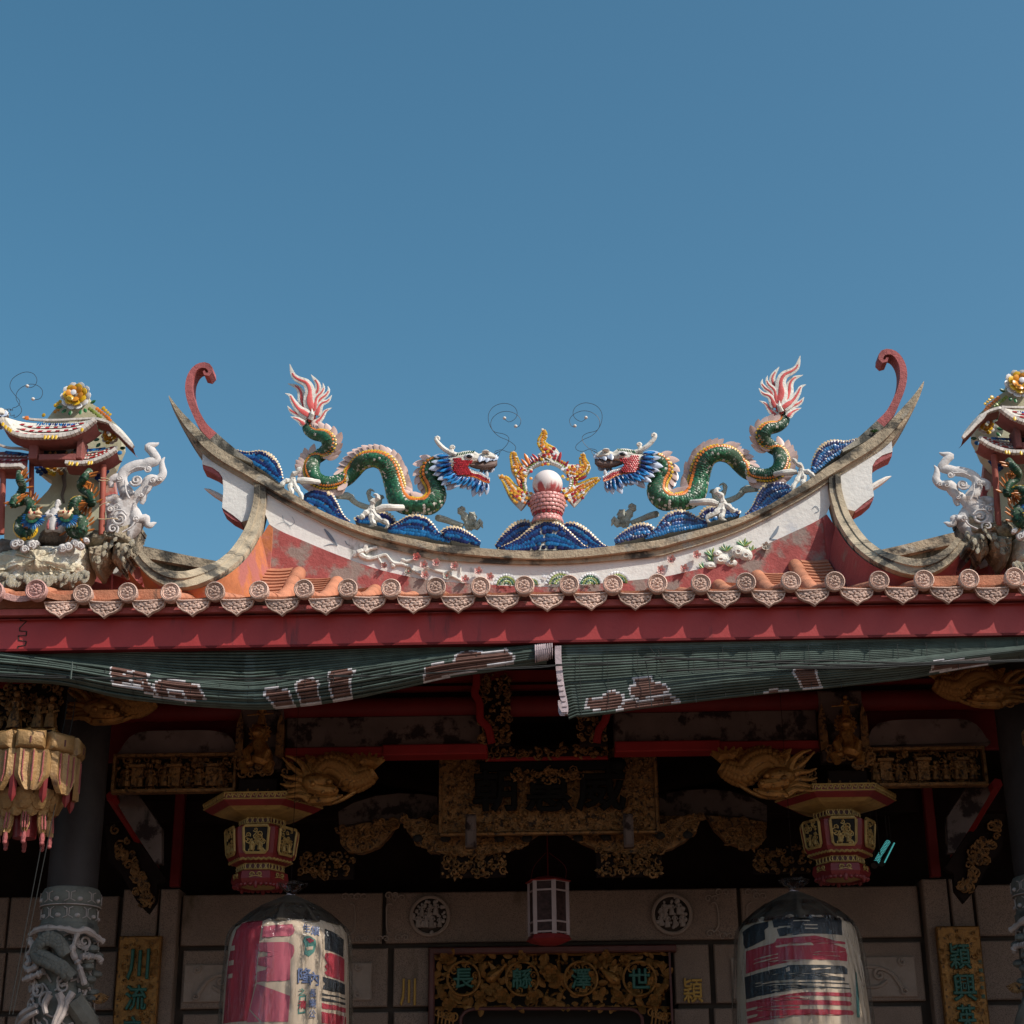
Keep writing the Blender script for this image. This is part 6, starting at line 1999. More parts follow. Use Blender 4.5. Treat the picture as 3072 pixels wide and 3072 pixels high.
for s in (-1, 1):
    a, b_ = sorted((s * xk, s * xs))
    run('painted_beam', a, b_, z0, z1, YB, .12, 'painted_beam')
    run('red_ledge', a, b_, zz0 - .003, zz1, YB - .03, .14, 'wood_red_bright')
    a, b_ = sorted((s * abs(Q('f', 1150, 2250, YB).x), s * (xs)))
    run('red_ledge', a, b_, zz0 + .002, zz1 - .008, YB - .045, .13, 'wood_red_bright')
    # boss boards over the friezes
    bb = MB()
    o = QL('y1', YB, [(1115, 852), (1160, 810), (1200, 740), (1250, 680), (1320, 640), (1420, 620), (1932, 612), (2060, 618), (2180, 640), (2240, 690), (2275, 760), (2290, 850)])
    o = [V((p.x, p.y, p.z)) for p in o]
    bb.plate(o, (0, .1, 0))
    bo = build(bb, 'boss_board', 'boss_board', pf, smooth=0)
    if s > 0:
        bo.scale.x = -1
    # red boards behind the boss boards
    a, b_ = sorted((s * abs(Q('f', 300, 2200, YB).x), s * (xk + .02)))
    run('red_board', a, b_, zz1 + .02, z0 + .09, YB + .13, .04, 'wood_red')
    # struts running back to the wall
    x_ = s * abs(Q('y6', 1440, 200, 10.2).x)
    run('red_post', x_ - .03, x_ + .03, zl[0], 4.6, 10.25, .06, 'wood_red')
    st = MB()
    A = [Q('y1', 1075, 1250, 8.9), Q('y1', 1300, 1600, 9.6), Q('y1', 1500, 1950, 10.2)]
    A = [V((-s * -abs(p.x) if False else s * abs(p.x), p.y, p.z)) for p in A]
    st.tube(vspl(A, 10), .03, 6)
    build(st, 'wing_edge', 'wood_red_bright', pf)
    def ws(k_, l_, Y_):
        return [V((s * abs(p.x), p.y, p.z)) for p in QL(k_, Y_, l_)]
    sw = MB()
    sw.plate(ws('y1', [(1080, 1240), (1340, 1240), (1560, 1560), (1560, 1900), (1500, 1900), (1300, 1600)], 9.0), (0, .06, 0))
    build(sw, 'wing_bracket', 'painted_beam', pf, smooth=0)
    sw = MB()
    sw.plate(ws('y6', [(870, -60), (1060, -60), (1370, 370), (1300, 420), (1290, 560), (1220, 660), (1130, 560), (1000, 330), (900, 230)], 9.7), (0, .06, 0))
    build(sw, 'wing_bracket', 'wood_dark', pf, smooth=0)
    for i in range(44):
        u_ = rnd.random()
        p = ws('y6', [(890 + 320 * u_ + rnd.uniform(0, 150) * (1 - .6 * u_), 560 * u_ + rnd.uniform(-40, 90))], 9.68)[0]
        tb = MB()
        tb.curl(p, rnd.uniform(.018, .034), 1.3, .008, (1, 0, 0), (0, 0, 1), (0, -1, 0), rnd.uniform(0, 6), 12, 5)
        build(tb, 'wing_carving', 'gilt_dark', pf)
# cross beams and tie rafters deep in the dark
for Y, z, m in ((9.5, 3.95, 'wood_dark'), (9.9, 4.25, 'wood_dark'), (10.3, 3.7, 'wood_dark')):
    run('cross_beam', -3.4, 3.4, z, z + .14, Y, .12, m)
for i in range(-10, 11):
    rf_ = MB()
    x = i * .33
    a, b_ = V((x, YE + .2, roofz(x, YE + .2) - .17)), V((x, 8.9, roofz(1.0, 8.7) - .28))
    rf_.tube([a, b_], .03, 6)
    build(rf_, 'rafter', 'wood_red', pf)
# moon beams
for s in (-1, 1):
    o = [(0, 1110), (0, 1050), (130, 1025), (330, 1012), (520, 1030), (700, 1080), (830, 1150), (830, 1280), (640, 1240), (420, 1225), (290, 1228), (120, 1240), (-60, 1290), (-60, 1080)]
    mb = MB()
    pts = QL('y4', 9.5, o)
    mb.plate([V((s * p.x, p.y, p.z)) for p in pts], (0, .14, 0))
    build(mb, 'moon_beam', 'painted_beam', pf, smooth=0)

# ================================================================== CARVED AND GILDED WOOD
def carving(parent, name, c, w_, h_, dep, seed, m='gilt_dark', dens=1.0, figs=0, back=True, shape=None):
    """pierced relief: curls, leaves and clumps over a dark backing, facing the viewer"""
    r2 = random.Random(seed)
    c = V(c)
    if back:
        mb = MB()
        mb.box(c + V((0, dep * .7, 0)), (w_, dep * .5, h_), bev=.004)
        build(mb, 'backing', 'wood_dark', parent, smooth=0)
    mb = MB()
    n_ = int(dens * w_ * h_ / .00058)
    for i in range(n_):
        u, v_ = r2.uniform(-.48, .48), r2.uniform(-.47, .47)
        if shape and not shape(u, v_):
            continue
        p = c + V((u * w_, r2.uniform(-.2, .4) * dep, v_ * h_))
        t_ = r2.random()
        if t_ < .45:
            mb.curl(p, r2.uniform(.012, .028), r2.uniform(.8, 1.5), r2.uniform(.004, .008), (r2.choice((-1, 1)), 0, 0), (0, r2.uniform(-.3, .3), 1), (0, -1, 0), r2.uniform(0, 6), 11, 5)
        elif t_ < .75:
            a = r2.uniform(0, 6.28)
            q = p + V((math.cos(a), -.3, math.sin(a))) * r2.uniform(.02, .045)
            mb.tube([p, (p + q) / 2 + V((0, -.008, 0)), q], [.003, .011, .001], 5, flat=(.5, 1), up=(0, -1, 0))
        else:
            mb.ball(p, r2.uniform(.007, .015), 6, 4)
    build(mb, name, m, parent, kind='stuff')
    for i in range(figs):
        mk = MB()
        manikin(mk, c + V((-w_ * .45 + w_ * .9 * (i + .5) / figs + r2.uniform(-.01, .01), -dep * .25, -h_ * .4)), h_ * r2.uniform(.55, .78))
        build(mk, 'figure', m, parent)
def frieze(label, k, x0, y0, x1, y1, seed):
    c, w_, h_ = rect(k, x0, y0, x1, y1, YB - .02)
    t = thing('carved_frieze', c, label, 'carved frieze', 'gilt figure friezes under the porch beams')
    mb = MB()
    for dz, hh in ((h_ * .47, .018), (-h_ * .47, .02)):
        mb.box(c + V((0, -.01, dz)), (w_, .06, hh), bev=.004)
    for sx in (-1, 1):
        mb.box(c + V((sx * w_ * .49, -.01, 0)), (.016, .06, h_ * .9), bev=.004)
    build(mb, 'frame', 'gilt_dark', t, smooth=0)
    carving(t, 'carving', c, w_ * .95, h_ * .85, .05, seed, 'gilt_dark', 1.1, 9)
    for i in range(3):
        mb = MB()
        p = c + V((w_ * (-.3 + .3 * i), -.005, -h_ * .1))
        mb.box(p, (w_ * .09, .04, h_ * .5)); mb.box(p + V((0, -.01, h_ * .28)), (w_ * .13, .06, h_ * .07))
        build(mb, 'carved_pavilion', 'gilt_dark', t, smooth=0)
frieze('gilt carved frieze of small figures above the left wooden palace lantern', 'y1', 1112, 862, 2280, 1210, 21)
frieze('gilt carved frieze of small figures above the right wooden palace lantern', 'y5', -80, 800, 1165, 1150, 22)
def king_post(label, s, seed):
    c, w_, h_ = rect('y2', 372, 400, 800, 1070, YB - .04)
    c.x = s * abs(c.x)
    t = thing('king_post', c - V((0, 0, h_ / 2)), label, 'carved post', 'carved short posts with gilt lions')
    mb = MB()
    mb.box(c + V((0, .05, .05)), (w_ * .9, .1, h_), bev=.012)
    build(mb, 'post', 'painted_beam', t, smooth=0)
    for sx in (-1, 1):
        mb = MB()
        mb.plate([c + V((sx * w_ * a, -.03, h_ * b_)) for a, b_ in ((.5, -.25), (.5, .22), (.42, .42), (.36, .25), (.33, -.2))], (0, .05, 0))
        build(mb, 'side_leaf', 'gilt_dark', t, smooth=0)
    mb = MB()
    S = h_
    def lq(u, v_, d=0):
        return c + V((u * w_, -.06 + d, v_ * h_))
    mb.tube(vspl([lq(.05, -.36), lq(.1, -.22), lq(.02, -.08), lq(0, .02)], 12), [.05, .062, .066, .06, .052, .046, .042, .04, .04, .038, .036, .03], 10)
    mb.ball(lq(.02, .1, -.02), (.042, .045, .04), 12, 8)
    mb.ball(lq(.0, .06, -.06), (.03, .025, .02), 10, 7)
    for i in range(14):
        a = i * 2 * math.pi / 14
        mb.curl(lq(.02, .1, -.01) + V((math.cos(a) * .045, .01, math.sin(a) * .045)), .014, 1.2, .006, (1, 0, 0), (0, 0, 1), (0, -1, 0), a, 10, 5)
    for sx in (-1, 1):
        mb.tube([lq(sx * .12, -.1), lq(sx * .22, -.2, -.04), lq(sx * .16, -.32, -.05)], [.024, .022, .018], 8)
        mb.tube([lq(sx * .14, -.3), lq(sx * .28, -.36, -.02), lq(sx * .22, -.46, -.04)], [.03, .026, .022], 8)
    build(mb, 'lion', 'gilt', t)
    mb = MB()
    manikin(mb, lq(.05, .2, -.01), .12)
    mb.tube([lq(-.25, .34, -.02), lq(.3, .36, -.02)], .004, 5)
    build(mb, 'rider', 'gilt', t)
    mb = MB()
    for i in range(22):
        mb.curl(lq(rnd.uniform(-.48, .48), rnd.uniform(-.5, -.25), 0), rnd.uniform(.015, .03), 1.2, .007, (1, 0, 0), (0, 0, 1), (0, -1, 0), rnd.uniform(0, 6), 11, 5)
    build(mb, 'base_carving', 'gilt_dark', t)
    mb = MB()
    mb.box(c + V((0, .04, -h_ * .62)), (w_ * .8, .12, h_ * .2), bev=.006)
    build(mb, 'socket_block', 'wood_dark', t, smooth=0)
king_post('carved post with a gilt lion and rider above the left palace lantern', -1, 1)
king_post('carved post with a gilt lion and rider above the right palace lantern', 1, 2)
# fish-dragon brackets
def fish_dragon(label, k, s, Y, mp, m='gilt'):
    """mp maps the drawing coordinates of the left bracket (zoom y2) to zoom k"""
    def at(x, y, d=0):
        u, v_ = mp(x, y)
        return Q(k, u, v_, Y + d)
    sc_ = ms('y2', Y)
    t = thing('carved_bracket', at(800, 1200), label, 'carved bracket', 'gilt fish dragon brackets')
    mb = MB()
    # body curling round behind the head
    q = spl([at(1680, 1010), at(1600, 1060), at(1480, 1090), at(1380, 1000), at(1250, 960), at(1150, 1030), at(1080, 1120)], 26)
    mb.tube(q, [sc_ * (50 + 85 * math.sin(math.pi * min(1, (i + 2) / 26)) ** .8) for i in range(26)], 12)
    mb.ball(at(1510, 1075, -.02), (130 * sc_, .05, 110 * sc_), 14, 9)
    build(mb, 'fish_body', m, t)
    for i in range(2, 25):
        for j in (-2, -1, 0, 1, 2):
            p = V(q[i])
            rr_ = sc_ * (50 + 85 * math.sin(math.pi * min(1, (i + 2) / 26)) ** .8)
            tt_ = (V(q[min(25, i + 1)]) - V(q[i - 1])).normalized()
            oo_ = VW * math.cos(j * .62) + nleft(tt_) * math.sin(j * .62)
            inst('fish_scale', disc_mesh(m, 7, .25), frame(None, tt_, oo_ - tt_ * .35, p + oo_ * rr_, (.021, .019, .03)), t)
    mb = MB()
    # tail fan, back fins
    for (bx_, by_), tips_ in (((1640, 1010), [(1500, 840), (1560, 830), (1640, 828), (1710, 840), (1770, 870), (1785, 900)]), ((1480, 1000), [(1430, 850), (1500, 835), (1560, 880)]), ((1230, 970), [(1190, 870), (1240, 850), (1330, 860), (1340, 900)]), ((1120, 980), [(1020, 850), (1080, 860), (1140, 880)])):
        for tx, ty_ in tips_:
            a, b_ = at(bx_, by_), at(tx, ty_, -.03)
            mb.tube([a, a.lerp(b_, .5) + V((0, -.03, .005)), b_], [22 * sc_, 34 * sc_, 10 * sc_], 7, flat=(.5, 1), up=(0, -1, 0))
    build(mb, 'fins', m, t)
    mb = MB()
    # head, snout towards the middle
    mb.ball(at(1130, 1120, -.04), (150 * sc_, .06, 90 * sc_), 12, 8)
    mb.tube(spl([at(1080, 1150, -.05), at(1180, 1185, -.06), at(1280, 1195, -.06), at(1330, 1215, -.05)], 10), [80 * sc_, 78 * sc_, 72 * sc_, 66 * sc_, 62 * sc_, 58 * sc_, 56 * sc_, 56 * sc_, 48 * sc_, 24 * sc_], 9)
    mb.tube(spl([at(1040, 1300, -.03), at(1150, 1285, -.045), at(1260, 1280, -.05), at(1380, 1240, -.04)], 10), [30 * sc_, 44 * sc_, 46 * sc_, 46 * sc_, 44 * sc_, 42 * sc_, 38 * sc_, 32 * sc_, 24 * sc_, 10 * sc_], 8)
    mb.tube(spl([at(1080, 1330, -.02), at(1300, 1310, -.03), at(1480, 1220, -.02), at(1560, 1150, -.01)], 10), [20 * sc_] * 10, 6)
    mb.ball(at(1250, 1110, -.09), 26 * sc_, 8, 6)
    mb.ball(at(1090, 1135, -.09), 30 * sc_, 8, 6)
    for x_, y_ in ((1190, 1210), (1300, 1185)):
        mb.ball(at(x_, y_, -.085), 22 * sc_, 8, 5)
    for x_ in (1110, 1160, 1210, 1260):
        mb.tube([at(x_, 1235, -.06), at(x_ + 6, 1265, -.06)], [12 * sc_, 3 * sc_], 5)
    mb.tube(spl([at(1340, 1150, -.06), at(1365, 1080, -.07), at(1370, 1010, -.07), at(1410, 975, -.06)], 10), 7 * sc_, 5)
    build(mb, 'head', m, t)
    for i, l in enumerate(([(1060, 1090), (980, 1040), (880, 960), (800, 880)], [(1050, 1060), (1000, 960), (920, 890), (830, 860)], [(1060, 1130), (960, 1080), (850, 1070), (780, 1040)], [(1050, 1180), (950, 1140), (850, 1150), (775, 1130)], [(1050, 1230), (960, 1190), (860, 1210), (780, 1215)], [(1060, 1280), (980, 1240), (880, 1250), (790, 1260)], [(1100, 1040), (1060, 950), (1040, 880), (1020, 850)])):
        mb = MB()
        qq = spl([at(x_, y_, -.03 - .008 * (i % 3)) for x_, y_ in l], 12)
        mb.tube(qq, [sc_ * (46 - 3.4 * j) for j in range(12)], 7, flat=(.7, 1), up=(0, -1, 0))
        build(mb, 'mane_lock', m, t)
    mb = MB()
    for i in range(26):
        mb.curl(at(790 + rnd.uniform(0, 220), 900 + rnd.uniform(0, 380), -.01), rnd.uniform(.014, .026), 1.2, .006, (1, 0, 0), (0, 0, 1), (0, -1, 0), rnd.uniform(0, 6), 11, 5)
    build(mb, 'cloud_curls', 'gilt_dark', t)
fish_dragon('gilt fish dragon bracket above and right of the left wooden palace lantern', 'y2', 1, YB - .1, lambda x, y: (x, y))
k4 = ZM['y4'][2] / ZM['y2'][2]
fish_dragon('gilt fish dragon bracket above and left of the right wooden palace lantern', 'y4', -1, YB - .1, lambda x, y: (1250 - (x - 770) / k4 * 1.02, 660 + (y - 828) / k4))
ku = ZM['y1'][2] / ZM['y2'][2]
fish_dragon('gilt fish dragon bracket tucked under the left end of the left bamboo blind', 'y1', 1, 8.35, lambda x, y: (610 + (x - 770) * .97, 180 + (y - 828) * .74))
k5 = ZM['y5'][2] / ZM['y2'][2]
fish_dragon('gilt fish dragon bracket at the far right under the end of the right bamboo blind', 'y5', -1, 8.35, lambda x, y: (1590 - (x - 770) / k5 * 1.02, 0 + (y - 828) / k5 * .78))
# gilt group above the hanging lotus at the left edge
c, w_, h_ = rect('y1', 60, 150, 575, 660, 8.05)
t = thing('carved_bracket', c, 'gilt carved bracket with standing figures above the hanging lotus post at the left edge', 'carved bracket', None)
carving(t, 'carving', c, w_, h_, .07, 5, 'gilt_dark', .6)
for x, hh in ((.18, .16), (-.25, .2), (.42, .17)):
    mk = MB()
    manikin(mk, c + V((x * w_ * .9, -.05, -h_ * .42)), hh)
    build(mk, 'figure', 'gilt_dark', t)
mb = MB()
mb.box(c + V((0, -.01, -h_ * .48)), (w_ * 1.02, .1, .014), bev=.004)
mb.tube(vspl(QL('y1', 8.0, [(120, 590), (220, 620), (330, 590), (450, 620), (540, 600)]), 20), .014, 6)
build(mb, 'ledge', 'gilt', t)
c2 = Q('y1', -40, 380, 8.05)
carving(t, 'carving', c2, .18, .2, .07, 6, 'gilt_dark', .7)
mirror(t, 'gilt carved bracket with standing figures above the hanging lotus post past the right edge')
# sign board
YS = 9.15
c, w_, h_ = rect('y3', 296, 600, 1870, 1192, YS)
sg_ = thing('sign_board', c, 'dark gilt carved temple sign board with three large black characters', 'sign board')
mb = MB()
mb.box(c + V((0, .05, 0)), (w_, .06, h_), bev=.008)
build(mb, 'board', 'gilt_dark', sg_, smooth=0)
carving(sg_, 'chased_scroll', c + V((0, .018, 0)), w_ * .99, h_ * .98, .006, 41, 'gilt_dark', .7, back=False)
mb = MB()
for l in ([(-.5, -.5), (.5, -.5)], [(-.5, -.5), (-.5, .5)], [(.5, -.5), (.5, .5)]):
    mb.tube([c + V((u * w_, .005, v_ * h_)) for u, v_ in l], .011, 6)
build(mb, 'border', 'gilt_dark', sg_)
for ch, x, y, s, wd_ in (('朝', 690, 895, 300, 300), ('惠', 1075, 905, 270, 320), ('威', 1455, 885, 310, 345)):
    character(ch, 'ink_char', Q('y3', x, y, YS - .028), s * ms('y3', YS), sg_, bold=.034, ext=.012, wid=wd_ * ms('y3', YS))
mb = MB()
cc, ww, hh = rect('y3', 580, 690, 1600, 745, YS - .02)
mb.box(cc, (ww, .03, hh), bev=.008)
mb.ball(Q('y3', 1580, 705, YS - .03), (.045, .03, .04), 12, 7)
build(mb, 'ink_bar', 'ink_char', sg_)
carving(sg_, 'crest', Q('y3', 1070, 790, YS - .04), .40, .07, .02, 47, 'gilt_dark', 1.3, back=False)
run('red_ledge', Q('y3', 620, 660, YS).x, Q('y3', 1505, 660, YS).x, Q('y3', 1000, 644, YS - .06).z, Q('y3', 1000, 674, YS - .06).z, YS - .06, .08, 'wood_red_bright', parent=sg_)
cc, ww, hh = rect('y3', 600, 592, 1518, 640, YS - .08)
carving(sg_, 'cornice_carving', cc, ww, hh, .03, 48, 'gilt_dark', 1.2)
# upper cheeks of the sign recess
for s, x0, x1 in ((-1, 575, 800), (1, 1290, 1500)):
    cc, ww, hh = rect('y3', x0, 40, x1, 560, YB - .06)
    t = thing('carved_cheek', cc, 'gilt openwork cheek with red edge left of the dark recess over the sign' if s < 0 else 'gilt openwork cheek with red edge right of the dark recess over the sign', 'carved bracket', 'carved cheeks over the sign board')
    carving(t, 'carving', cc, ww, hh, .06, 50 + s, 'gilt_dark', .95)
    mb = MB()
    e = [(550, 40), (555, 120), (540, 190), (575, 260), (580, 370), (600, 400), (640, 450), (665, 555)] if s < 0 else [(1515, 40), (1515, 200), (1500, 330), (1480, 400), (1440, 460), (1425, 550)]
    mb.tube(vspl(QL('y3', YB - .08, e), 24), .022, 7, flat=(.6, 1), up=(0, -1, 0))
    build(mb, 'red_edge', 'wood_red_bright', t)
# scroll brackets and blocks below the sign
for s in (-1, 1):
    side = 'left' if s < 0 else 'right'
    t = thing('scroll_bracket', Q('y3', 520 if s < 0 else 1650, 1300, 9.3), 'gilt crescent bracket with a block under the %s half of the sign board' % side, 'carved bracket', 'crescent brackets under the sign')
    pts = QL('y3', 9.3, [(10, 1095), (60, 1200), (140, 1280), (240, 1335), (330, 1360), (480, 1370), (640, 1365), (780, 1330), (900, 1275), (1010, 1200), (800, 1180), (540, 1165), (300, 1160), (160, 1110)])
    pts = [V((p.x * -s, p.y, p.z)) if s > 0 else p for p in pts]
    mb = MB()
    mb.plate(pts, (0, .08, 0))
    build(mb, 'crescent', 'gilt_dark', t, smooth=0)
    r2 = random.Random(60 + s)
    mb = MB()
    poly = [(p.x, p.z) for p in pts]
    for i in range(150):
        x, z = r2.uniform(min(p[0] for p in poly), max(p[0] for p in poly)), r2.uniform(min(p[1] for p in poly), max(p[1] for p in poly))
        if inpoly(x, z, poly):
            mb.curl((x, 9.295, z), r2.uniform(.014, .03), 1.3, .008, (r2.choice((-1, 1)), 0, 0), (0, 0, 1), (0, -1, 0), r2.uniform(0, 6), 11, 5)
    build(mb, 'carving', 'gilt_dark', t)
    for u in (130, 330, 720, 920):
        p = Q('y3', u, 1245, 9.29)
        mb = MB()
        mb.ball(V((p.x * -s if s > 0 else p.x, p.y, p.z)), (.03, .02, .022), 10, 6)
        build(mb, 'hole_shade', 'black_and_shade', t)  # black balls stand for the shade in the openings
    cc, ww, hh = rect('y3', 290, 1325, 768, 1516, 9.3)
    if s > 0:
        cc, ww, hh = rect('y3', 1420, 1318, 1905, 1512, 9.3)
    carving(t, 'block_carving', cc, ww, hh, .06, 70 + s, 'gilt_dark', 1.0)
    cc, ww, hh = rect('y3', 475, 1075, 552, 1312, 9.05)
    if s > 0:
        cc, ww, hh = rect('y3', 1615, 1070, 1695, 1310, 9.05)
    mb = MB()
    mb.box(cc, (ww, .07, hh), bev=.012)
    build(mb, 'hanger_post', 'painted_beam', t, smooth=0)
    # outer crescents and blocks between sign and lantern
    t = thing('scroll_bracket', Q('y4', 500, 1400, 9.45), 'dark gilt pair of crescents and block between the sign board and the %s wooden lantern' % side, 'carved bracket', 'outer crescent brackets')
    for o in ([(-250, 1240), (270, 1232), (240, 1360), (150, 1450), (0, 1500), (-150, 1480), (-250, 1380)], [(330, 1232), (600, 1250), (830, 1290), (820, 1420), (760, 1490), (640, 1500), (500, 1450), (400, 1350)]):
        pts = [V((p.x * s, p.y, p.z)) for p in QL('y4', 9.45, o)]
        mb = MB()
        mb.plate(pts, (0, .07, 0))
        poly = [(p.x, p.z) for p in pts]
        for i in range(46):
            x, z = r2.uniform(min(p[0] for p in poly), max(p[0] for p in poly)), r2.uniform(min(p[1] for p in poly), max(p[1] for p in poly))
            if inpoly(x, z, poly):
                mb.curl((x, 9.445, z), r2.uniform(.02, .04), 1.3, .009, (r2.choice((-1, 1)), 0, 0), (0, 0, 1), (0, -1, 0), r2.uniform(0, 6), 11, 5)
        build(mb, 'crescent', 'gilt_dark', t)
    cc, ww, hh = rect('y4', 712, 1490, 1200, 1700, 9.5)
    cc.x *= s
    carving(t, 'block_carving', cc, ww, hh, .06, 80 + s, 'gilt_dark', .8)
# hanging lotus posts
YL = 8.0
def lotus(label):
    cx = Q('y1', 290, 1100, YL)
    t = thing('lotus_post', cx, label, 'hanging post', 'hanging lotus posts')
    s_ = ms('y1', YL)
    zc = lambda y: Q('y1', 290, y, YL).z
    x = cx.x
    mb = MB()
    mb.lathe([(.055, zc(1660)), (.06, zc(1450)), (.085, zc(1250)), (.11, zc(1000)), (.11, zc(720))], 24, (x, YL, 0))
    build(mb, 'core', 'lantern_red', t)
    mb = MB()
    mb.box((x, YL + .02, zc(690)), (.2, .16, .05))
    build(mb, 'core_block', 'wood_dark', t, smooth=0)
    def petal(a, y0, y1, r0, r1, wd_, th, m, name, lobes=0, ridge=True):
        o = V((math.sin(a), -math.cos(a), 0))
        sd = V((math.cos(a), math.sin(a), 0))
        n_ = 9
        rows = []
        for i in range(n_):
            t_ = i / (n_ - 1)
            z = zc(y0 + (y1 - y0) * t_)
            r = r0 + (r1 - r0) * t_ + .012 * math.sin(math.pi * t_)
            ww = wd_ * (1 if t_ < .62 else (1 - .42 * (t_ - .62) / .3 if t_ < .92 else .4))
            if lobes:
                ww = wd_ * (math.sin(math.pi * (.18 + .78 * t_)) ** .6) * (1 + .12 * math.cos(t_ * 14))
            row = []
            for j in range(9):
                u = -1 + j / 4
                bump_ = .010 * math.cos(u * 9) if ridge else .004 * math.cos(u * 5)
                row.append(V((x, YL, z)) + o * (r * s_ + th + bump_ - .012 * u * u) + sd * ww * u * s_)
            row += [V((x, YL, z)) + o * (r * s_ - .01) + sd * ww * s_, V((x, YL, z)) + o * (r * s_ - .01) - sd * ww * s_]
            rows.append(row)
        mb = MB()
        mb.grid(rows, cu=True)
        k = 11
        mb.f += [tuple(range(k)), tuple(len(mb.v) - k + i for i in range(k))]; mb.m += [0, 0]
        ob = build(mb, name, m, t)
        if ridge:
            gm = MB()
            for u in (-.55, 0, .55):
                gm.tube([V((x, YL, zc(y0 + (y1 - y0) * t_))) + o * ((r0 + (r1 - r0) * t_) * s_ + th + .010 * math.cos(u * 9) + .012 * math.sin(math.pi * t_) * s_) + sd * wd_ * u * s_ * (1 if t_ < .62 else .8) for t_ in (.04, .2, .4, .6, .8)], .0034, 5)
            build(gm, 'groove', 'curl_red', ob)
    for i in range(9):
        a = 2 * math.pi * (i + .35) / 9
        o = V((math.sin(a), -math.cos(a), 0))
        mb = MB()
        p = V((x, YL, zc(805))) + o * 395 * s_
        mb.box((0, 0, 0), (128 * 2 * s_, .07, 165 * s_), bev=.016)
        mb.v = [tuple(Matrix.Rotation(a, 3, 'Z') @ V(v) + p) for v in mb.v]
        ob = build(mb, 'bud_block', 'gilt_bright', t, smooth=50)
        mb = MB()
        mb.tube([p + o * .036 + V((0, 0, .01)), p + o * .036 + V((0, 0, -.022))], .0045, 5)
        build(mb, 'slot', 'panel_wood', ob)
    for i in range(8):
        a = 2 * math.pi * (i + .42) / 8
        petal(a, 895, 1280, 400, 405, 158, .012, 'gilt_bright', 'long_petal')
    for i in range(10):
        petal(2 * math.pi * (i + .2) / 10, 1240, 1420, 330, 250, 112, .012, 'gilt_bright', 'scalloped_petal', 1, False)
    for i in range(10):
        petal(2 * math.pi * (i + .7) / 10, 1330, 1480, 270, 215, 88, .006, 'gilt_bright', 'scalloped_petal', 1, False)
    for i in range(8):
        a = 2 * math.pi * (i + .35) / 8
        petal(a, 1440, 1640, 215, 235, 40, .0, 'gilt_bright', 'bracket_petal')
        o = V((math.sin(a), -math.cos(a), 0))
        mb = MB()
        p = V((x, YL, zc(1690))) + o * 225 * s_
        mb.tube([p + V((0, 0, .03)), p, p + V((0, 0, -.022))], [.008, .013, .008], 8)
        mb.ball(p + V((0, 0, -.02)), .0115, 8, 6)
        build(mb, 'red_drop', 'curl_red', t)
    for i in range(9):
        a = 2 * math.pi * (i + .9) / 9
        o = V((math.sin(a), -math.cos(a), 0))
        p = V((x, YL, zc(1130))) + o * 385 * s_
        mb = MB()
        mb.tube([p + V((0, 0, .1)), p + V((0, 0, -.1)), p + V((0, 0, -.13))], [.02, .02, .004], 6)
        build(mb, 'red_rib', 'lantern_red', t)
    return t
lp = lotus('gilt and red hanging lotus post at the left edge of the photo')
mirror(lp, 'gilt and red hanging lotus post just past the right edge of the photo')
# thin cords hanging in front of the left column
for x0, x1, nm in ((625, 360, 'left'), (700, 412, 'right')):
    cd = MB()
    cd.tube([Q('y1', x0 + 30, 300, 7.95), Q('y1', x0, 520, 7.95), Q('y1', x1, 1932, 7.95), Q('y6', 75 + (30 if nm == 'right' else 0), 1500, 7.95)], .0022, 5)
    tag(build(cd, 'hanging_rope', 'rope', at=Q('y1', x0, 520, 7.95)), 'thin dark cord hanging past the lotus post, %s one of the two' % nm, 'cord', 'cords beside the left column')
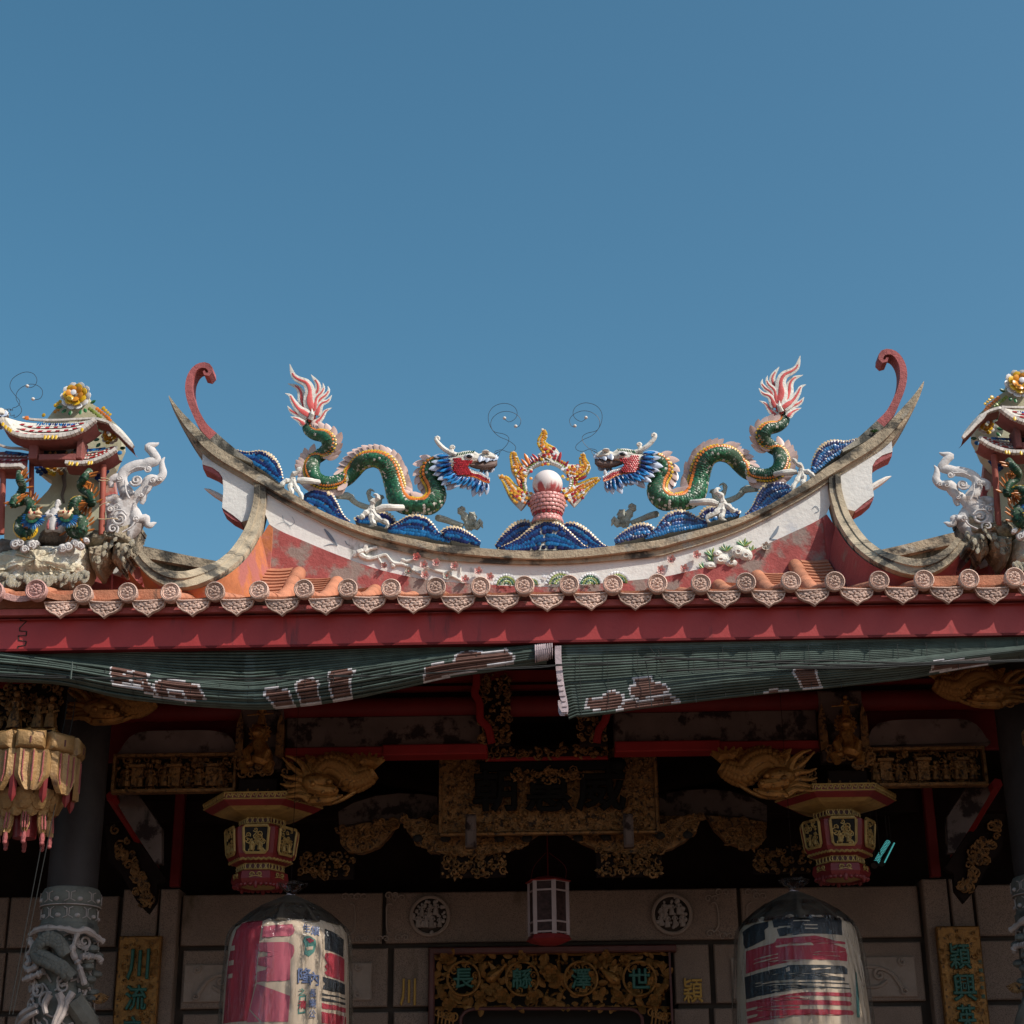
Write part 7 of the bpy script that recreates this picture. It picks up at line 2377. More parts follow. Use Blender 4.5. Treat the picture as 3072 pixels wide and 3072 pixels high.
# ================================================================== LANTERNS
def palace(label, cx, k, Y):
    """six sided wooden lantern; measured in zoom y4 with its axis at x = 1425"""
    s_ = ms('y4', Y)
    z = lambda y: Q('y4', 1425, y, Y).z
    x = cx
    t = thing('palace_lantern', (x, Y, z(1790)), label, 'lantern', 'wooden palace lanterns')
    def hexa(prof, name, m, smooth=0, mi=None, a0=0):
        mb = MB()
        mb.lathe([(r * s_, zz) for r, zz in prof], 6, (x, Y, 0), a0=a0)
        return build(mb, name, m, t, smooth=smooth)
    hexa([(455, z(1060)), (455, z(1115)), (450, z(1118))], 'cap_rim', 'lantern_red')
    hexa([(456, z(1110)), (456, z(1122)), (395, z(1158)), (393, z(1154))], 'cap_lip', 'lantern_red')
    hexa([(400, z(1150)), (330, z(1180)), (240, z(1200)), (180, z(1215)), (176, z(1222))], 'cap_soffit', 'lantern_gold')
    hexa([(170, z(1205)), (165, z(1265))], 'neck', 'panel_wood')
    hexa([(215, z(1275)), (282, z(1310)), (285, z(1360)), (262, z(1520)), (235, z(1575)), (190, z(1592))], 'body', 'lantern_red')
    hexa([(178, z(1585)), (172, z(1645))], 'lower_neck', 'panel_wood')
    hexa([(170, z(1640)), (212, z(1660)), (222, z(1720)), (200, z(1765))], 'base', 'lantern_red')
    hexa([(150, z(1764)), (60, z(1775))], 'base_plate', 'lantern_gold')
    ap = .866
    for i in range(6):
        a = R(-90 + 60 * i)
        o = V((math.cos(a), math.sin(a), 0))
        sd = V((-math.sin(a), math.cos(a), 0))
        def fp(u, r, y, out=.004):
            return V((x, Y, z(y))) + o * (r * ap * s_ + out) + sd * u * s_
        # fretwork band on the cap rim
        fr = MB()
        for yy in (1064, 1112):
            fr.tube([fp(-235, 455, yy), fp(235, 455, yy)], .0045, 5)
        for q in range(10):
            u0 = -215 + q * 46
            fr.tube(vspl([fp(u0, 455, 1105), fp(u0 + 12, 455, 1072), fp(u0 + 30, 455, 1095), fp(u0 + 44, 455, 1070)], 8), .0042, 5)
        build(fr, 'fret_band', 'lantern_gold', t)
        # panel frame, dark field and carved figures
        pn_ = MB()
        fo = [(-98, 1322), (-86, 1304), (86, 1304), (98, 1322), (88, 1500), (72, 1522), (-72, 1522), (-88, 1500)]
        rad = lambda y: 285 - (y - 1360) * .145 if y > 1360 else 284
        ring = [fp(u, rad(y), y, .011) for u, y in fo]
        pn_.tube(ring + ring[:1], .008, 6, cap=False)
        fe = build(pn_, 'panel_frame', 'lantern_gold', t)
        bk_ = MB()
        bk_.plate([fp(u * .97, rad(y), y, .0085) for u, y in fo], -o * .004)
        build(bk_, 'panel_field', 'black_and_shade', fe, smooth=0)  # black plate stands for shade inside the panel openings
        cv = MB()
        r2 = random.Random(i)
        for q in range(24):
            u, y = r2.uniform(-70, 70), r2.uniform(1318, 1510)
            cv.curl(fp(u * (1 if y < 1440 else .85), rad(y), y, .011), r2.uniform(.010, .018), 1.2, .004, sd, (0, 0, 1), o, r2.uniform(0, 6), 9, 4)
        for u in (-32, 30):
            manikin(cv, fp(u, rad(1500), 1500, .013), .062)
        build(cv, 'panel_carving', 'lantern_gold', fe)
        fr = MB()
        for y0, y1, r in ((1212, 1262, 172), (1592, 1640, 176)):
            for q in range(9):
                u = -80 + 20 * q
                fr.tube([fp(u, r, y0, .004), fp(u + (8 if q % 2 else -8), r, (y0 + y1) / 2, .006), fp(u, r, y1, .004)], .0032, 4)
            fr.tube([fp(-95, r, y0, .004), fp(95, r, y0, .004)], .004, 5)
            fr.tube([fp(-95, r, y1, .004), fp(95, r, y1, .004)], .004, 5)
        sc2 = [fp(-118 + 236 * q / 12, 236, 1570 - (10 if q % 2 else 0), .004) for q in range(13)]
        fr.tube(sc2, .007, 5)
        fr.curl(fp(-30, 218, 1690, .004), .014, 1.2, .004, sd, (0, 0, 1), o, 0)
        fr.curl(fp(30, 218, 1690, .004), .014, 1.2, .004, -sd, (0, 0, 1), o, 0)
        fr.tube([fp(-50, 216, 1712, .004), fp(0, 216, 1700, .004), fp(50, 216, 1712, .004)], .0032, 4)
        build(fr, 'gilt_trim', 'lantern_gold', t)
        lo = MB()
        for q in range(5):
            u = -80 + 40 * q
            lo.ball(fp(u, 205, 1765, -.004), (.014, .014, .012 if q != 2 else .024), 7, 5)
        build(lo, 'scalloped_edge', 'lantern_red', t)
        # buds standing on the cap
        bd = MB()
        for q in (-1, 0, 1):
            p = fp(60 * q, 300, 1058, 0)
            bd.tube([p, p + V((q * .012, 0, .03)), p + V((q * .02, 0, .05))], [.004, .012, .002], 6)
        build(bd, 'cap_bud', 'gilt_dark', t)
    rd_ = MB()
    rd_.tube([(x, Y, z(1060)), (x, Y, z(880) + .3)], .006, 6)
    build(rd_, 'hanging_rod', 'wood_dark', t)
    return t
YLN = 8.95
pl_r = Q('y4', 1422, 1400, YLN).x
palace('red and gold six sided wooden palace lantern hanging at the right beside the strip light', pl_r, 'y4', YLN)
palace('red and gold six sided wooden palace lantern hanging at the left below the fish dragon', Q('f', 783, 2560, YLN).x, 'y4', YLN)

# big cloth lanterns under plastic film
def cloth_lantern(label, k, ax, Y, prof, patches, texts, top):
    s_ = ms(k, Y)
    x = Q(k, ax, 900, Y).x
    z = lambda y: Q(k, ax, y, Y).z
    pr_ = [(r * s_ * .94, z(y)) for r, y in prof]
    t = thing('cloth_lantern', (x, Y, pr_[-1][1]), label, 'lantern', 'large cloth lanterns wrapped in plastic film')
    fold = lambda a, zz: 1 + .006 * math.sin(a * 23) + .004 * math.sin(a * 41 + zz * 5)
    mb = MB()
    mb.lathe([(r * .985, zz) for r, zz in pr_], 72, (x, Y, 0), fn=fold, cap=False)
    body_ = build(mb, 'lantern_body', 'paper', t, smooth=60)
    def rz(zz):
        for (r0, z0), (r1, z1) in zip(pr_, pr_[1:]):
            if z1 <= zz <= z0:
                return r0 + (r1 - r0) * (z0 - zz) / max(1e-6, z0 - z1)
        return pr_[-1][0]
    def surf_(px_, py_, lift):
        p = Q(k, px_, py_, Y)
        r = rz(p.z)
        sn = max(-.985, min(.985, (p.x - x) / (r * .98)))
        a = math.asin(sn)
        q = r * .985 * fold(a - math.pi / 2, p.z) + lift
        return V((x + q * math.sin(a), Y - q * math.cos(a), p.z))
    for m, lift, poly in patches:
        mb = MB()
        ys = [p[1] for p in poly]
        y0, y1 = min(ys), max(ys)
        nrow = max(2, int((y1 - y0) / 9))
        for i in range(nrow):
            ya, yb = y0 + (y1 - y0) * i / nrow, y0 + (y1 - y0) * (i + 1) / nrow
            def spans(yy):
                xs = []
                for a, b_ in zip(poly, poly[1:] + poly[:1]):
                    if (a[1] > yy) != (b_[1] > yy):
                        xs.append(a[0] + (b_[0] - a[0]) * (yy - a[1]) / (b_[1] - a[1]))
                return sorted(xs)
            sa, sb = spans(ya + .02 * (yb - ya)), spans(yb - .02 * (yb - ya))
            if len(sa) != len(sb):
                sa = sb = spans((ya + yb) / 2)
            for j in range(0, len(sa) - 1, 2):
                n_ = max(2, int(max(sa[j + 1] - sa[j], sb[j + 1] - sb[j]) / 22))
                mb.grid([[surf_(sa[j] + (sa[j + 1] - sa[j]) * q / n_, ya, lift) for q in range(n_ + 1)], [surf_(sb[j] + (sb[j + 1] - sb[j]) * q / n_, yb, lift) for q in range(n_ + 1)]])
        build(mb, 'painted_mark', m, body_, smooth=60)
    for ch, m, px_, py_, hh in texts:
        p, p2 = surf_(px_, py_, .005), surf_(px_ + 8, py_, .005)
        nr_ = (p2 - p).cross(V((0, 0, 1)))
        character(ch, m, p, hh * s_, body_, nrm=nr_, bold=.02, ext=.01)
    # gathered dark top, knot and string
    mb = MB()
    fold2 = lambda a, zz: 1 + .035 * math.sin(a * 11) + .02 * math.sin(a * 19 + 1)
    mb.lathe([(r * s_ * .93, z(y)) for r, y in top], 66, (x, Y, 0), fn=fold2, cap=False)
    build(mb, 'gathered_top', 'wrap_dark', t, smooth=60)
    mb = MB()
    y0 = top[0][1]
    mb.lathe([(22 * s_, z(y0 + 10)), (40 * s_, z(y0 - 25)), (95 * s_, z(y0 - 70)), (105 * s_, z(y0 - 100)), (60 * s_, z(y0 - 85))], 30, (x, Y, 0), fn=lambda a, zz: 1 + .16 * math.sin(a * 5 + 1) + .1 * math.sin(a * 9), cap=False)
    build(mb, 'film_knot', 'plastic_film', t, smooth=60)
    mb = MB()
    mb.tube([V((x + 30 * s_ * math.cos(a), Y + 30 * s_ * math.sin(a), z(y0 + 2) + .004 * math.sin(a * 2))) for a in [2 * math.pi * i / 14 for i in range(15)]], .004, 5, cap=False)
    build(mb, 'tie_string', 'bind_pink', t)
    mb = MB()
    mb.tube([(x, Y, z(y0)), (x, Y, z(y0) + 1.2)], .0016, 5)
    build(mb, 'string', 'wood_dark', t)
    mb = MB()
    mb.lathe([((r * .94 + 8) * s_, z(y)) for r, y in top[2:]] + [(r * 1.035 + .004, zz) for r, zz in pr_[2:]], 90, (x, Y, 0), fn=lambda a, zz: 1 + .012 * math.sin(a * 17 + 2 * math.sin(zz * 9)) + .008 * math.sin(a * 31), cap=False)
    build(mb, 'film_wrap', 'plastic_film', t, smooth=60)
    return t
R_, PK, BK, PA = 'paper_red', 'paper_pink', 'paper_black', 'paper'
cloth_lantern('large cloth lantern with a broad red painted character, wrapped in film, at the left', 'y7', 725, 8.55,
    [(200, 400), (330, 450), (430, 500), (465, 560), (480, 640), (488, 800), (496, 1000), (502, 1300), (505, 1700), (420, 1850), (200, 1900)],
    [(R_, .002, [(350, 560), (400, 505), (590, 492), (580, 600), (560, 760), (548, 900), (540, 1020), (490, 1220), (470, 1320), (225, 1320), (250, 1000), (290, 760)]),
     (PA, .003, [(300, 690), (345, 690), (345, 730), (298, 730)]), (PA, .003, [(290, 810), (340, 810), (338, 850), (286, 850)]), (PA, .003, [(285, 920), (330, 920), (326, 955), (280, 955)]),
     (PK, .002, [(600, 555), (830, 540), (852, 590), (840, 625), (800, 650), (592, 652)]),
     (PK, .002, [(570, 690), (800, 690), (845, 715), (852, 760), (840, 800), (822, 830), (818, 1000), (550, 1012), (556, 922), (628, 918), (634, 886), (560, 880), (562, 808), (636, 804), (640, 770), (566, 768)]),
     (PK, .002, [(552, 1022), (820, 1122), (806, 1330), (600, 1330), (494, 1226)]), (PK, .002, [(490, 1235), (580, 1330), (470, 1330)]),
     (BK, .002, [(1072, 562), (1130, 575), (1200, 620), (1200, 770), (1130, 740), (1076, 740)]),
     (R_, .002, [(1080, 760), (1120, 752), (1160, 765), (1205, 780), (1205, 970), (1160, 960), (1090, 942), (1072, 920), (1092, 895), (1075, 870), (1092, 840), (1074, 800)]),
     (BK, .002, [(1062, 952), (1140, 965), (1208, 985), (1208, 1075), (1062, 1060), (1066, 1030), (1080, 1008), (1064, 990)]),
     (BK, .002, [(1060, 1086), (1210, 1100), (1210, 1116), (1060, 1106)]), (BK, .002, [(1056, 1122), (1210, 1140), (1210, 1160), (1056, 1150)]),
     (R_, .002, [(1056, 1166), (1212, 1180), (1212, 1222), (1056, 1212)]), (R_, .002, [(1054, 1236), (1214, 1250), (1214, 1330), (1054, 1330)]),
     ('paper_teal', .002, [(925, 640), (960, 630), (1010, 660), (1015, 700), (1000, 760), (960, 800), (925, 780), (935, 720), (915, 680)]), (R_, .004, [(935, 655), (965, 648), (1000, 668), (965, 690)]), (PA, .004, [(940, 720), (990, 715), (985, 745), (945, 752)]),
     ('paper_teal', .002, [(890, 1118), (944, 1112), (938, 1262), (880, 1266)]), (PA, .003, [(900, 1130), (934, 1126), (928, 1250), (890, 1252)])],
    [('隆', 'paper_blue', 932, 955, 110), ('內', 'paper_blue', 1000, 975, 100), ('生', 'paper_blue', 940, 570, 60), ('長', 'paper_blue', 988, 1095, 60), ('樂', 'paper_blue', 985, 1175, 66), ('公', 'paper_blue', 983, 1260, 58), ('之', 'paper_teal', 910, 1085, 50), ('清', 'paper_red', 912, 1190, 60), ('頌', 'paper_blue', 1002, 590, 70)],
    [(30, 235), (120, 275), (230, 330), (330, 400), (405, 470), (440, 505)])
cloth_lantern('large cloth lantern with black and red brush bands, wrapped in film, at the right', 'w1', 1085, 8.75,
    [(200, 640), (330, 690), (420, 740), (458, 800), (476, 880), (488, 1000), (500, 1150), (515, 1350), (525, 1600), (528, 1950), (420, 2100), (200, 2150)],
    [(BK, .002, [(830, 760), (1000, 748), (1380, 745), (1394, 770), (1392, 905), (1180, 898), (880, 915), (860, 850), (1000, 830), (840, 836)]),
     (BK, .002, [(622, 830), (700, 790), (800, 780), (800, 830), (770, 850), (775, 930), (720, 955), (640, 985), (620, 940)]),
     (PA, .003, [(990, 785), (1120, 785), (1120, 793), (990, 793)]), (PA, .003, [(1070, 820), (1180, 820), (1180, 828), (1070, 828)]), (PA, .003, [(1080, 850), (1180, 850), (1180, 858), (1080, 858)]),
     (R_, .002, [(640, 1005), (740, 985), (845, 965), (860, 930), (1160, 912), (1300, 940), (1418, 945), (1420, 968), (1300, 978), (1420, 1000), (1424, 1028), (1434, 1050), (1430, 1112), (1200, 1108), (980, 1122), (860, 1140), (640, 1190)]),
     (PA, .003, [(840, 985), (1120, 970), (1150, 985), (1140, 1000), (860, 1003)]), (PA, .003, [(1140, 1042), (1420, 1026), (1420, 1036), (1140, 1052)]), (PA, .003, [(1140, 1065), (1360, 1068), (1360, 1076), (1140, 1074)]), (PA, .003, [(690, 1080), (870, 1050), (870, 1060), (690, 1090)]), (PA, .003, [(690, 1110), (870, 1080), (870, 1090), (690, 1122)]),
     (BK, .002, [(630, 1215), (930, 1160), (940, 1150), (1400, 1150), (1430, 1170), (1428, 1222), (1260, 1218), (1240, 1232), (1400, 1240), (1402, 1275), (1020, 1272), (1020, 1284), (1440, 1286), (1442, 1304), (1020, 1306), (1020, 1316), (1452, 1318), (1456, 1340), (1000, 1348), (640, 1400)]),
     (PA, .003, [(925, 1170), (955, 1165), (960, 1200), (930, 1205)]), (PA, .003, [(1125, 1172), (1280, 1168), (1280, 1188), (1125, 1192)]), (PA, .003, [(740, 1285), (1000, 1262), (1000, 1270), (740, 1294)]),
     (R_, .002, [(640, 1425), (1030, 1372), (1450, 1362), (1466, 1385), (1450, 1404), (1030, 1408), (1030, 1425), (1440, 1430), (1466, 1455), (1440, 1476), (1032, 1474), (1032, 1500), (1460, 1504), (1482, 1530), (1460, 1552), (1000, 1560), (650, 1600)]),
     (PA, .003, [(640, 1480), (720, 1468), (720, 1488), (640, 1500)]), (PA, .003, [(640, 1540), (720, 1528), (720, 1548), (640, 1562)]),
     ('paper_teal', .002, [(1500, 1180), (1520, 1190), (1530, 1560), (1505, 1560)])],
    [], [(30, 480), (120, 520), (230, 580), (330, 650), (410, 720), (445, 770)])
# small hexagonal lantern in the middle
YM = 9.7
s_ = ms('y8', YM)
cx = Q('y8', 955, 440, YM)
hl = thing('hexagonal_lantern', Q('y8', 955, 690, YM), 'small pale hexagonal glass lantern with red top and base hanging in the middle', 'lantern')
zq = lambda y: Q('y8', 955, y, YM).z
A0 = R(-90 + 16)
mb = MB()
mb.lathe([(150 * s_, zq(238)), (160 * s_, zq(232)), (95 * s_, zq(205)), (30 * s_, zq(192)), (8 * s_, zq(186))], 6, (cx.x, YM, 0), a0=A0)
build(mb, 'lantern_top', 'frame_red', hl, smooth=0)
mb = MB()
mb.lathe([(130 * s_, zq(618)), (155 * s_, zq(655)), (120 * s_, zq(672)), (60 * s_, zq(690))], 6, (cx.x, YM, 0), a0=A0)
build(mb, 'lantern_base', 'frame_red', hl, smooth=0)
for i in range(6):
    a, b_ = A0 + i * math.pi / 3, A0 + (i + 1) * math.pi / 3
    ca, cb = V((math.cos(a), math.sin(a), 0)) * 132 * s_, V((math.cos(b_), math.sin(b_), 0)) * 132 * s_
    base = V((cx.x, YM, 0))
    def fq(u, y):
        return base + ca.lerp(cb, u) + V((0, 0, zq(y)))
    fr = MB()
    fr.tube([fq(.04, 232), fq(.04, 622)], 17 * s_, 4)
    fr.tube([fq(.96, 232), fq(.96, 622)], 13 * s_, 4)
    for y in (236, 305, 530, 606):
        fr.tube([fq(.0, y), fq(1, y)], 8 * s_, 4)
    build(fr, 'frame', 'frame_white', hl, smooth=0)
    for y0, y1 in ((240, 300), (310, 525), (536, 602)):
        gp = MB()
        gp.plate([fq(.06, y0), fq(.94, y0), fq(.94, y1), fq(.06, y1)], (ca + cb).normalized() * -.004)
        build(gp, 'pane', 'dull_glass', hl, smooth=0)
cd = MB()
cd.tube([(cx.x, YM, zq(190)), (cx.x, YM, zq(190) + 1.4)], .004, 5)
cd.tube(vspl([(cx.x - .1, YM, zq(230)), (cx.x - .08, YM, zq(120)), (cx.x - .01, YM, zq(20))], 10), .002, 4)
cd.tube(vspl([(cx.x + .1, YM, zq(230)), (cx.x + .1, YM, zq(120)), (cx.x + .01, YM, zq(20))], 10), .002, 4)
build(cd, 'cord', 'wood_red', hl)
# strip light in the dark roof space
A, B = Q('w1', 1728, 250, 10.2), Q('w1', 1832, 76, 10.4)
st = thing('strip_light', A, 'lit cyan tube light glowing behind the right wooden lantern', 'strip light')
mb = MB()
mb.tube([A, B], .017, 10)
build(mb, 'tube', 'tube_light', st)
mb = MB()
d_ = (B - A).normalized()
sd = d_.cross(V((0, -1, 0))).normalized()
for i in range(16):
    p = A.lerp(B, i / 15)
    for q in (-1, 1):
        mb.tube([p - d_ * .02 + sd * .024 * q + V((0, -.024, 0)), p + d_ * .02 - sd * .024 * q + V((0, -.024, 0))], .0012, 4)
build(mb, 'wire_guard', 'wood_dark', st)
A2, B2 = Q('w1', 1805, 240, 10.2), Q('w1', 1885, 80, 10.4)
mb = MB()
mb.tube([A2, B2], .004, 6)
build(mb, 'edge_glow', 'tube_light', st)  # rod glows by itself in place of tube light on a reflector
A2, B2 = Q('w1', 1775, 245, 10.24), Q('w1', 1860, 78, 10.44)
mb = MB()
mb.tube([A2, B2], .026, 8)
build(mb, 'housing', 'dark_shaft', st)
mb = MB()
for q in (A, B, A2, B2):
    mb.tube([q + V((0, .01, 0)), q + V((0, .02, .9))], .004, 5)
for q, r_ in ((A, -1), (B, 1)):
    mb.tube([q, q + d_ * .03 * r_], .021, 8)
build(mb, 'bracket', 'dark_shaft', st)

# ================================================================== BAMBOO BLINDS
YBL = YF + .042
paints = []
def poly(k, l):
    a, b_, s_ = ZM[k]
    return [(a + x * s_, b_ + y * s_) for x, y in l]
LP = [poly('y1', [(1085, 10), (1350, 45), (1455, 90), (1440, 160), (1540, 300), (1360, 240), (1120, 200), (1090, 110)]), poly('y1', [(1540, 300), (1500, 200), (1560, 150), (1700, 150), (1932, 200), (2000, 330), (1800, 340)]),
      poly('y2', [(632, 290), (650, 230), (740, 225), (870, 260), (915, 370), (730, 385)]), poly('y2', [(930, 205), (985, 150), (1090, 135), (1165, 180), (1150, 260), (1170, 340), (985, 365)]), poly('y2', [(1245, 80), (1280, 45), (1430, 28), (1505, 70), (1455, 160), (1470, 295), (1290, 325), (1260, 200)]),
      poly('z7', [(525, 710), (535, 640), (600, 620), (700, 610), (715, 560), (770, 525), (850, 545), (900, 555), (1000, 530), (1050, 575), (1040, 600), (900, 625), (700, 660)])]
RP = [poly('z7', [(1460, 870), (1470, 810), (1550, 810), (1610, 762), (1680, 800), (1680, 840), (1650, 870), (1560, 885)]), poly('z7', [(1715, 750), (1750, 735), (1735, 690), (1840, 685), (1850, 720), (1920, 740), (1945, 770), (1890, 800), (1840, 805), (1780, 825), (1720, 800)]), poly('z7', [(1640, 880), (1690, 820), (1800, 830), (1932, 790), (2000, 830), (1800, 880)]),
      poly('z8', [(672, 630), (690, 605), (790, 602), (805, 650), (835, 690), (735, 700)]), poly('z8', [(525, 725), (560, 705), (650, 708), (640, 716), (560, 726)]), poly('z8', [(1420, 610), (1430, 570), (1735, 545), (1730, 570)]), poly('z8', [(0, 735), (70, 770), (0, 790), (-200, 790)])]
LINES = [poly('y1', [(1210, 190), (1390, 140), (1400, 200), (1215, 195)]), poly('y1', [(1640, 245), (1780, 260), (1810, 330), (1650, 300)]), poly('y1', [(1210, 95), (1330, 45), (1250, 95)])]
RED = [poly('z7', [(1690, 672), (1720, 672), (1720, 688), (1690, 688)])]
def paint_of(px_, py_, polys, lines=()):
    for q in lines:
        if segdist(px_, py_, q) < 2.6:
            return 2
    for q in polys:
        d_ = segdist(px_, py_, q)
        if d_ < 3.0:
            return 2
        if inpoly(px_, py_, q):
            return 1
    return 0
def slat(parent, line, pix, r, polys, lines=(), name='slat'):
    """one bamboo slat along a 3-D line; pix gives each point's place in the painted pattern"""
    mb = MB()
    n_ = len(line)
    jit = rnd.uniform(-.0006, .0006)
    rows = []
    for i, p in enumerate(line):
        rows.append([p + V((0, r * math.cos(a) - 0, r * 1.0 * math.sin(a) + jit)) for a in [2 * math.pi * j / 6 for j in range(6)]])
    o = len(mb.v)
    mb.grid(rows, cu=True)
    for i in range(n_ - 1):
        px_, py_ = (pix[i][0] + pix[i + 1][0]) / 2, (pix[i][1] + pix[i + 1][1]) / 2
        mi = paint_of(px_, py_, polys, lines)
        for j in range(6):
            mb.m[i * 6 + j] = mi
    return build(mb, name, ['bamboo_green', 'bamboo_brown', 'bamboo_white'], parent, smooth=60)
def lerp2(l, x):
    for (x0, y0), (x1, y1) in zip(l, l[1:]):
        if x <= x1:
            t_ = (x - x0) / (x1 - x0)
            t_ = max(0, t_)
            return y0 + (y1 - y0) * t_
    return l[-1][1]
def smooth_line(k, l, n=40):
    return spl([(*poly(k, [p])[0], 0) for p in l], n)
bl_l = thing('bamboo_blind', Q('f', 800, 1960, YBL), 'dark green bamboo blind rolled into a sagging bundle at the left', 'blind', 'bamboo blinds under the eave')
topL = [(-60, 1946), (300, 1945), (900, 1938), (1640, 1925)]
rt = [(x, y) for x, y, _ in smooth_line('z6', [(-120, 512), (0, 532), (200, 560), (420, 592), (660, 625), (1000, 690), (1250, 712), (1500, 722), (1932, 652), (2260, 600), (2600, 548), (2900, 515), (3130, 490)], 60)]
rb = [(x, y) for x, y, _ in smooth_line('z6', [(-120, 690), (0, 692), (350, 712), (660, 780), (1000, 822), (1190, 838), (1500, 852), (1700, 838), (1932, 808), (2260, 748), (2600, 672), (2900, 630), (3130, 592)], 60)]
xs = [-60 + 1700 * i / 400 for i in range(401)]
NS = 14
for i in range(NS):
    t_ = i / (NS - 1)
    line, pix = [], []
    for x in xs:
        a, b_ = lerp2(topL, x), lerp2(rt, x) + 14
        y = a + (b_ - a) * t_ if b_ > a + 1 else a + 1 * t_
        line.append(Q('f', x, y, YBL + .004 + .01 * math.sin(t_ * 2)))
        pix.append((x, y))
    slat(bl_l, line, pix, .0066, RED)
NB2 = 15
for i in range(NB2):
    a_ = math.pi * (.5 - 1.12 * i / (NB2 - 1))
    line, pix = [], []
    for x in xs:
        y0, y1 = lerp2(rt, x), lerp2(rb, x)
        c_, h_ = (y0 + y1) / 2, (y1 - y0) / 2
        rr = h_ * ms('f', YBL)
        wob = 1 + .10 * math.sin(i * 2.3 + x * .004) + .05 * math.sin(i * 5.1 + x * .011)
        y = c_ - h_ * math.sin(a_) * min(1.04, wob)
        p = Q('f', x, y, YBL)
        p.y -= rr * max(-.2, math.cos(a_)) * wob * .9 - rr * .2
        line.append(p)
        pix.append((x, y))
    slat(bl_l, line, pix, .0074, LP, LINES, 'roll_slat')
for i in range(9):
    a_ = math.pi * (-.62 - .76 * i / 8)
    mbp = []
    for x in xs[::12]:
        y0, y1 = lerp2(rt, x), lerp2(rb, x)
        rr = (y1 - y0) / 2 * ms('f', YBL)
        p = Q('f', x, (y0 + y1) / 2, YBL)
        mbp.append(p + V((0, -rr * .9 * math.cos(a_) + rr * .2, rr * math.sin(a_))))
    slat(bl_l, mbp, [(0, 0)] * len(mbp), .0075, [], (), 'roll_slat')
# pale bound end of the roll
e0, e1 = Q('z7', 1172, 545, YBL), Q('z7', 1268, 528, YBL)
rr = 52 * ms('z7', YBL)
mb = MB()
for j in range(5):
    q = rr * (1 - .17 * j)
    mb.tube([e0 + V((0, -.01, 0)), e0.lerp(e1, .9 - .06 * (4 - j)) + V((0, -.01, -.0 + .004 * j))], q, 18)
build(mb, 'bound_end', 'bind_pink', bl_l)
mb = MB()
for j in range(9):
    u = j / 8
    p = e0.lerp(e1, u) + V((0, -.01, 0))
    mb.tube([p + V((0, -rr * 1.02 * math.cos(a), rr * (1.02 - .02 * j) * math.sin(a))) for a in [2 * math.pi * i / 16 for i in range(17)]], .003, 4, cap=False)
build(mb, 'binding_thread', 'bind_pink', bl_l)

bl_r = thing('bamboo_blind', Q('f', 2300, 1950, YBL), 'dark green bamboo blind hanging half unrolled at the right with a pale bound edge', 'blind', 'bamboo blinds under the eave')
topR = [(x, y) for x, y, _ in smooth_line('f', [(1660, 1932), (2100, 1925), (2600, 1915), (3140, 1903)], 20)]
botR = [(x, y) for x, y, _ in [(*poly('z7', [(1290, 905)])[0], 0), (*poly('z7', [(1370, 908)])[0], 0), (*poly('z7', [(1560, 890)])[0], 0), (*poly('z7', [(1932, 838)])[0], 0), (*poly('z8', [(300, 745)])[0], 0), (*poly('z8', [(600, 712)])[0], 0), (*poly('z8', [(830, 692)])[0], 0), (*poly('z8', [(1300, 640)])[0], 0), (*poly('z8', [(1600, 585)])[0], 0), (*poly('z8', [(1932, 535)])[0], 0), (*poly('z8', [(2060, 515)])[0], 0)]]
xsR = [1668 + 1460 * i / 360 for i in range(361)]
NS = 26
for i in range(NS):
    t_ = i / (NS - 1)
    line, pix = [], []
    for x in xsR:
        y0 = lerp2(topR, x)
        y1 = lerp2(botR, x) + (12 * (1 - min(1, (x - 1668) / 30)) if x < 1698 else 0)
        xo = x + 38 * t_ * t_ * max(0, 1 - (x - 1668) / 220)
        y = y0 + (y1 - y0) * t_
        f = max(0, (t_ - .52) / .48)
        roll = min(1, (x - 1668) / 500)
        p = Q('f', xo, y, YBL)
        p.y -= .012 + roll * .05 * math.sin(math.pi * min(1, f * 1.05)) + (1 - roll) * (.02 * f * f)
        line.append(p)
        pix.append((xo, y))
    slat(bl_r, line, pix, .0072 if t_ < .6 else .0068, RP)
for i in range(10):
    line = []
    for x in xsR[::12]:
        y1 = lerp2(botR, x)
        hh_ = (y1 - lerp2(topR, x))
        roll = min(1, (x - 1668) / 500)
        rr = hh_ * .24 * ms('f', YBL)
        p = Q('f', x + 38 * max(0, 1 - (x - 1668) / 220), y1 - hh_ * .24, YBL)
        a_ = math.pi * (-.5 - .75 * i / 9)
        line.append(p + V((0, -rr * .9 * math.cos(a_) * roll, rr * .96 * math.sin(a_))))
    slat(bl_r, line, [(0, 0)] * len(line), .007, [], (), 'roll_slat')
mb = MB()
edge = vspl([Q('z7', x, y, YBL + dy) for x, y, dy in ((1302, 505, -.02), (1302, 560, -.02), (1308, 640, -.022), (1320, 740, -.026), (1338, 830, -.034), (1342, 880, -.04), (1332, 905, -.035), (1322, 880, .0), (1320, 820, .01))], 34)
ei = [p + V((-.004, 0, 0)) for p in edge]
hw = 17 * ms('z7', YBL)
mb.grid([[p + V((-hw, -.01, 0)) for p in edge], [p + V((-hw, -.022, 0)) for p in edge], [p + V((hw * 1.1, -.024, 0)) for p in edge], [p + V((hw * 1.1, -.01, 0)) for p in edge]], cu=False, cv=True)
build(mb, 'bound_edge', 'bind_pink', bl_r)
mb = MB()
for j in range(8):
    i = 12 + j * 2
    p = edge[i]
    mb.box(p + V((-hw * .1, -.026, 0)), (hw * rnd.uniform(1.2, 2.2), .006, .012))
build(mb, 'binding_fold', 'bind_pink', bl_r, smooth=0)
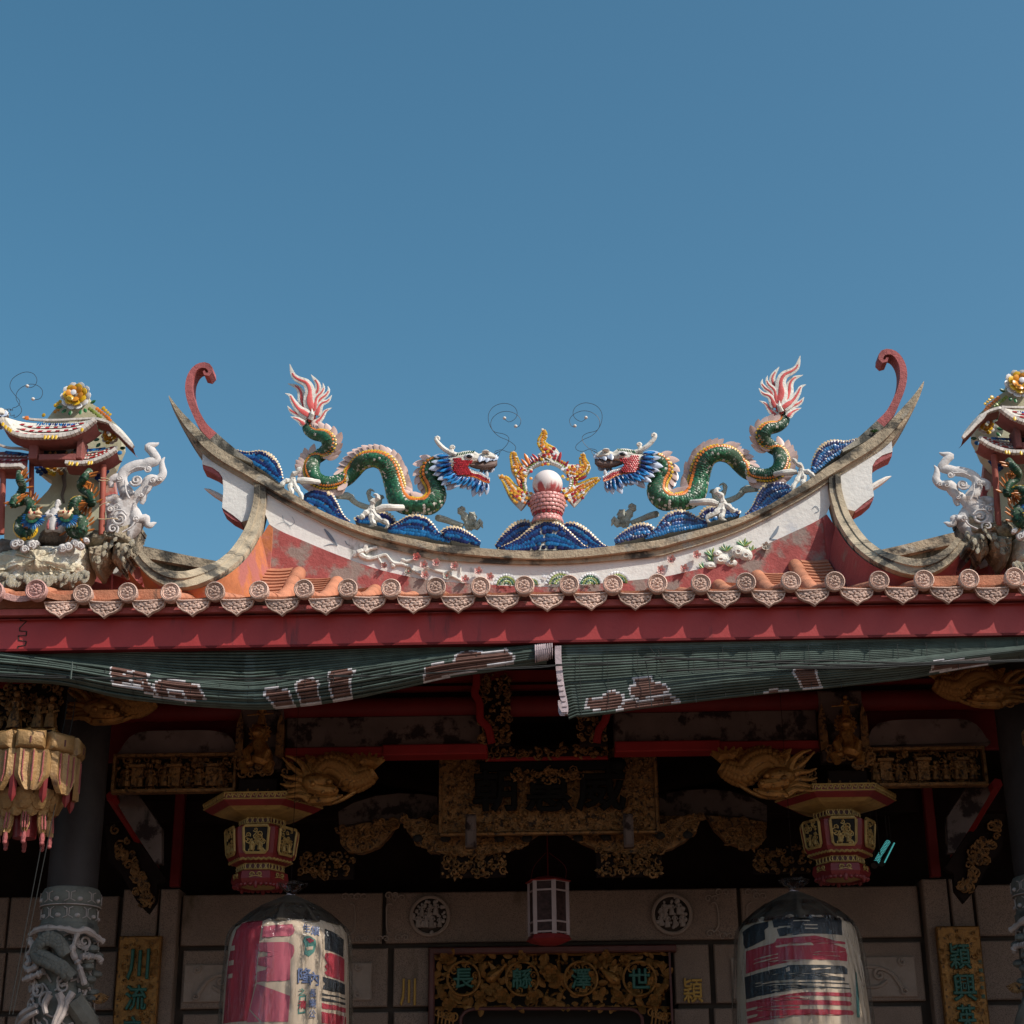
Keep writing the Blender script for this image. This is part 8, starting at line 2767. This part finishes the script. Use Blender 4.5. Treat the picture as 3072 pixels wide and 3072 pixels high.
# vertical stitching threads and the ropes that hold the rolls
def stitch(parent, k, x, y0, y1, dx, Yo, r=.0014):
    mb = MB()
    mb.tube([Q(k, x, y0, YBL - Yo), Q(k, x + dx * .5, (y0 + y1) / 2, YBL - Yo - .006), Q(k, x + dx, y1, YBL - Yo - .01)], r, 4)
    build(mb, 'stitch_thread', 'rope', parent)
for x, y0, y1 in ((1425, 540, 900), (1585, 520, 885), (1760, 510, 860), (1900, 500, 840)):
    stitch(bl_r, 'z7', x, y0, y1, 14, .03)
for x, y0, y1 in ((140, 470, 770), (300, 460, 740), (455, 455, 730), (610, 450, 715), (765, 450, 700), (925, 445, 690), (1090, 440, 665), (1245, 440, 640), (1400, 435, 620), (1560, 430, 590), (1720, 425, 560), (1890, 420, 545)):
    stitch(bl_r, 'z8', x, y0, y1, 20, .03)
for x in range(-40, 3100, 165):
    px_ = 0 + x * .5176
    a, b_ = lerp2(rt, px_), lerp2(rb, px_)
    mb = MB()
    c0_ = Q('f', px_, (a + b_) / 2, YBL)
    rr = (b_ - a) / 2 * ms('f', YBL) * 1.06
    mb.tube([c0_ + V((0, -rr * math.cos(t_) * .95 + rr * .2 * .9, rr * math.sin(t_))) for t_ in [math.pi * (-.55 + 1.1 * i / 12) for i in range(13)]], .0014, 4)
    build(mb, 'stitch_thread', 'rope', bl_l)
mb = MB()
for l in ([(0, 665), (200, 668), (420, 678), (660, 690), (1000, 685), (1400, 690), (1932, 668)], [(0, 672), (350, 684), (700, 682), (1200, 690), (1932, 690)]):
    mb.tube(vspl([Q('z6', x, y, YBL - .075) for x, y in l], 30), .0032, 5)
for l in ([(0, 678), (400, 668), (850, 636), (1290, 610)], [(0, 668), (300, 672), (800, 640), (1180, 625), (1290, 612)]):
    mb.tube(vspl([Q('z7', x, y, YBL - .075) for x, y in l], 30), .0032, 5)
tag(build(mb, 'blind_rope', 'rope', at=Q('z6', 1000, 685, YBL)), 'dark rope strung along the rolled left blind', 'rope')
mb = MB()
for l in ([(1290, 612), (1500, 600), (1932, 575)], [(1290, 606), (1600, 604), (1932, 592)]):
    mb.tube(vspl([Q('z7', x, y, YBL - .062) for x, y in l], 16), .0032, 5)
for l in ([(-120, 525), (0, 530), (300, 540), (700, 560), (1100, 568), (1500, 552), (1932, 545)], [(-120, 545), (0, 535), (400, 548), (900, 545), (1400, 560), (1932, 548)], [(0, 600), (500, 580), (1000, 575), (1500, 556), (1932, 540)], [(600, 585), (1100, 582), (1900, 540)]):
    mb.tube(vspl([Q('z8', x, y, YBL - .085) for x, y in l], 30), .0045, 5)
for l in ([(1830, 500), (1880, 570), (1900, 590)], [(1880, 520), (1895, 560), (1870, 580), (1900, 575), (1930, 590)], [(1810, 590), (1830, 700), (1845, 850)]):
    mb.tube(vspl([Q('z7', x, y, YBL - .07) for x, y in l], 12), .0022, 5)
tag(build(mb, 'blind_rope', 'rope', at=Q('z8', 900, 560, YBL)), 'dark knotted ropes strung across the right blind', 'rope')
mb = MB()
mb.tube([Q('z6', 420, 590, YBL - .09), Q('z6', 410, 690, YBL - .09)], .004, 6)
tag(build(mb, 'blind_stick', 'bamboo_green', at=Q('z6', 415, 640, YBL - .09)), 'short green stick tied upright on the left blind', 'stick')
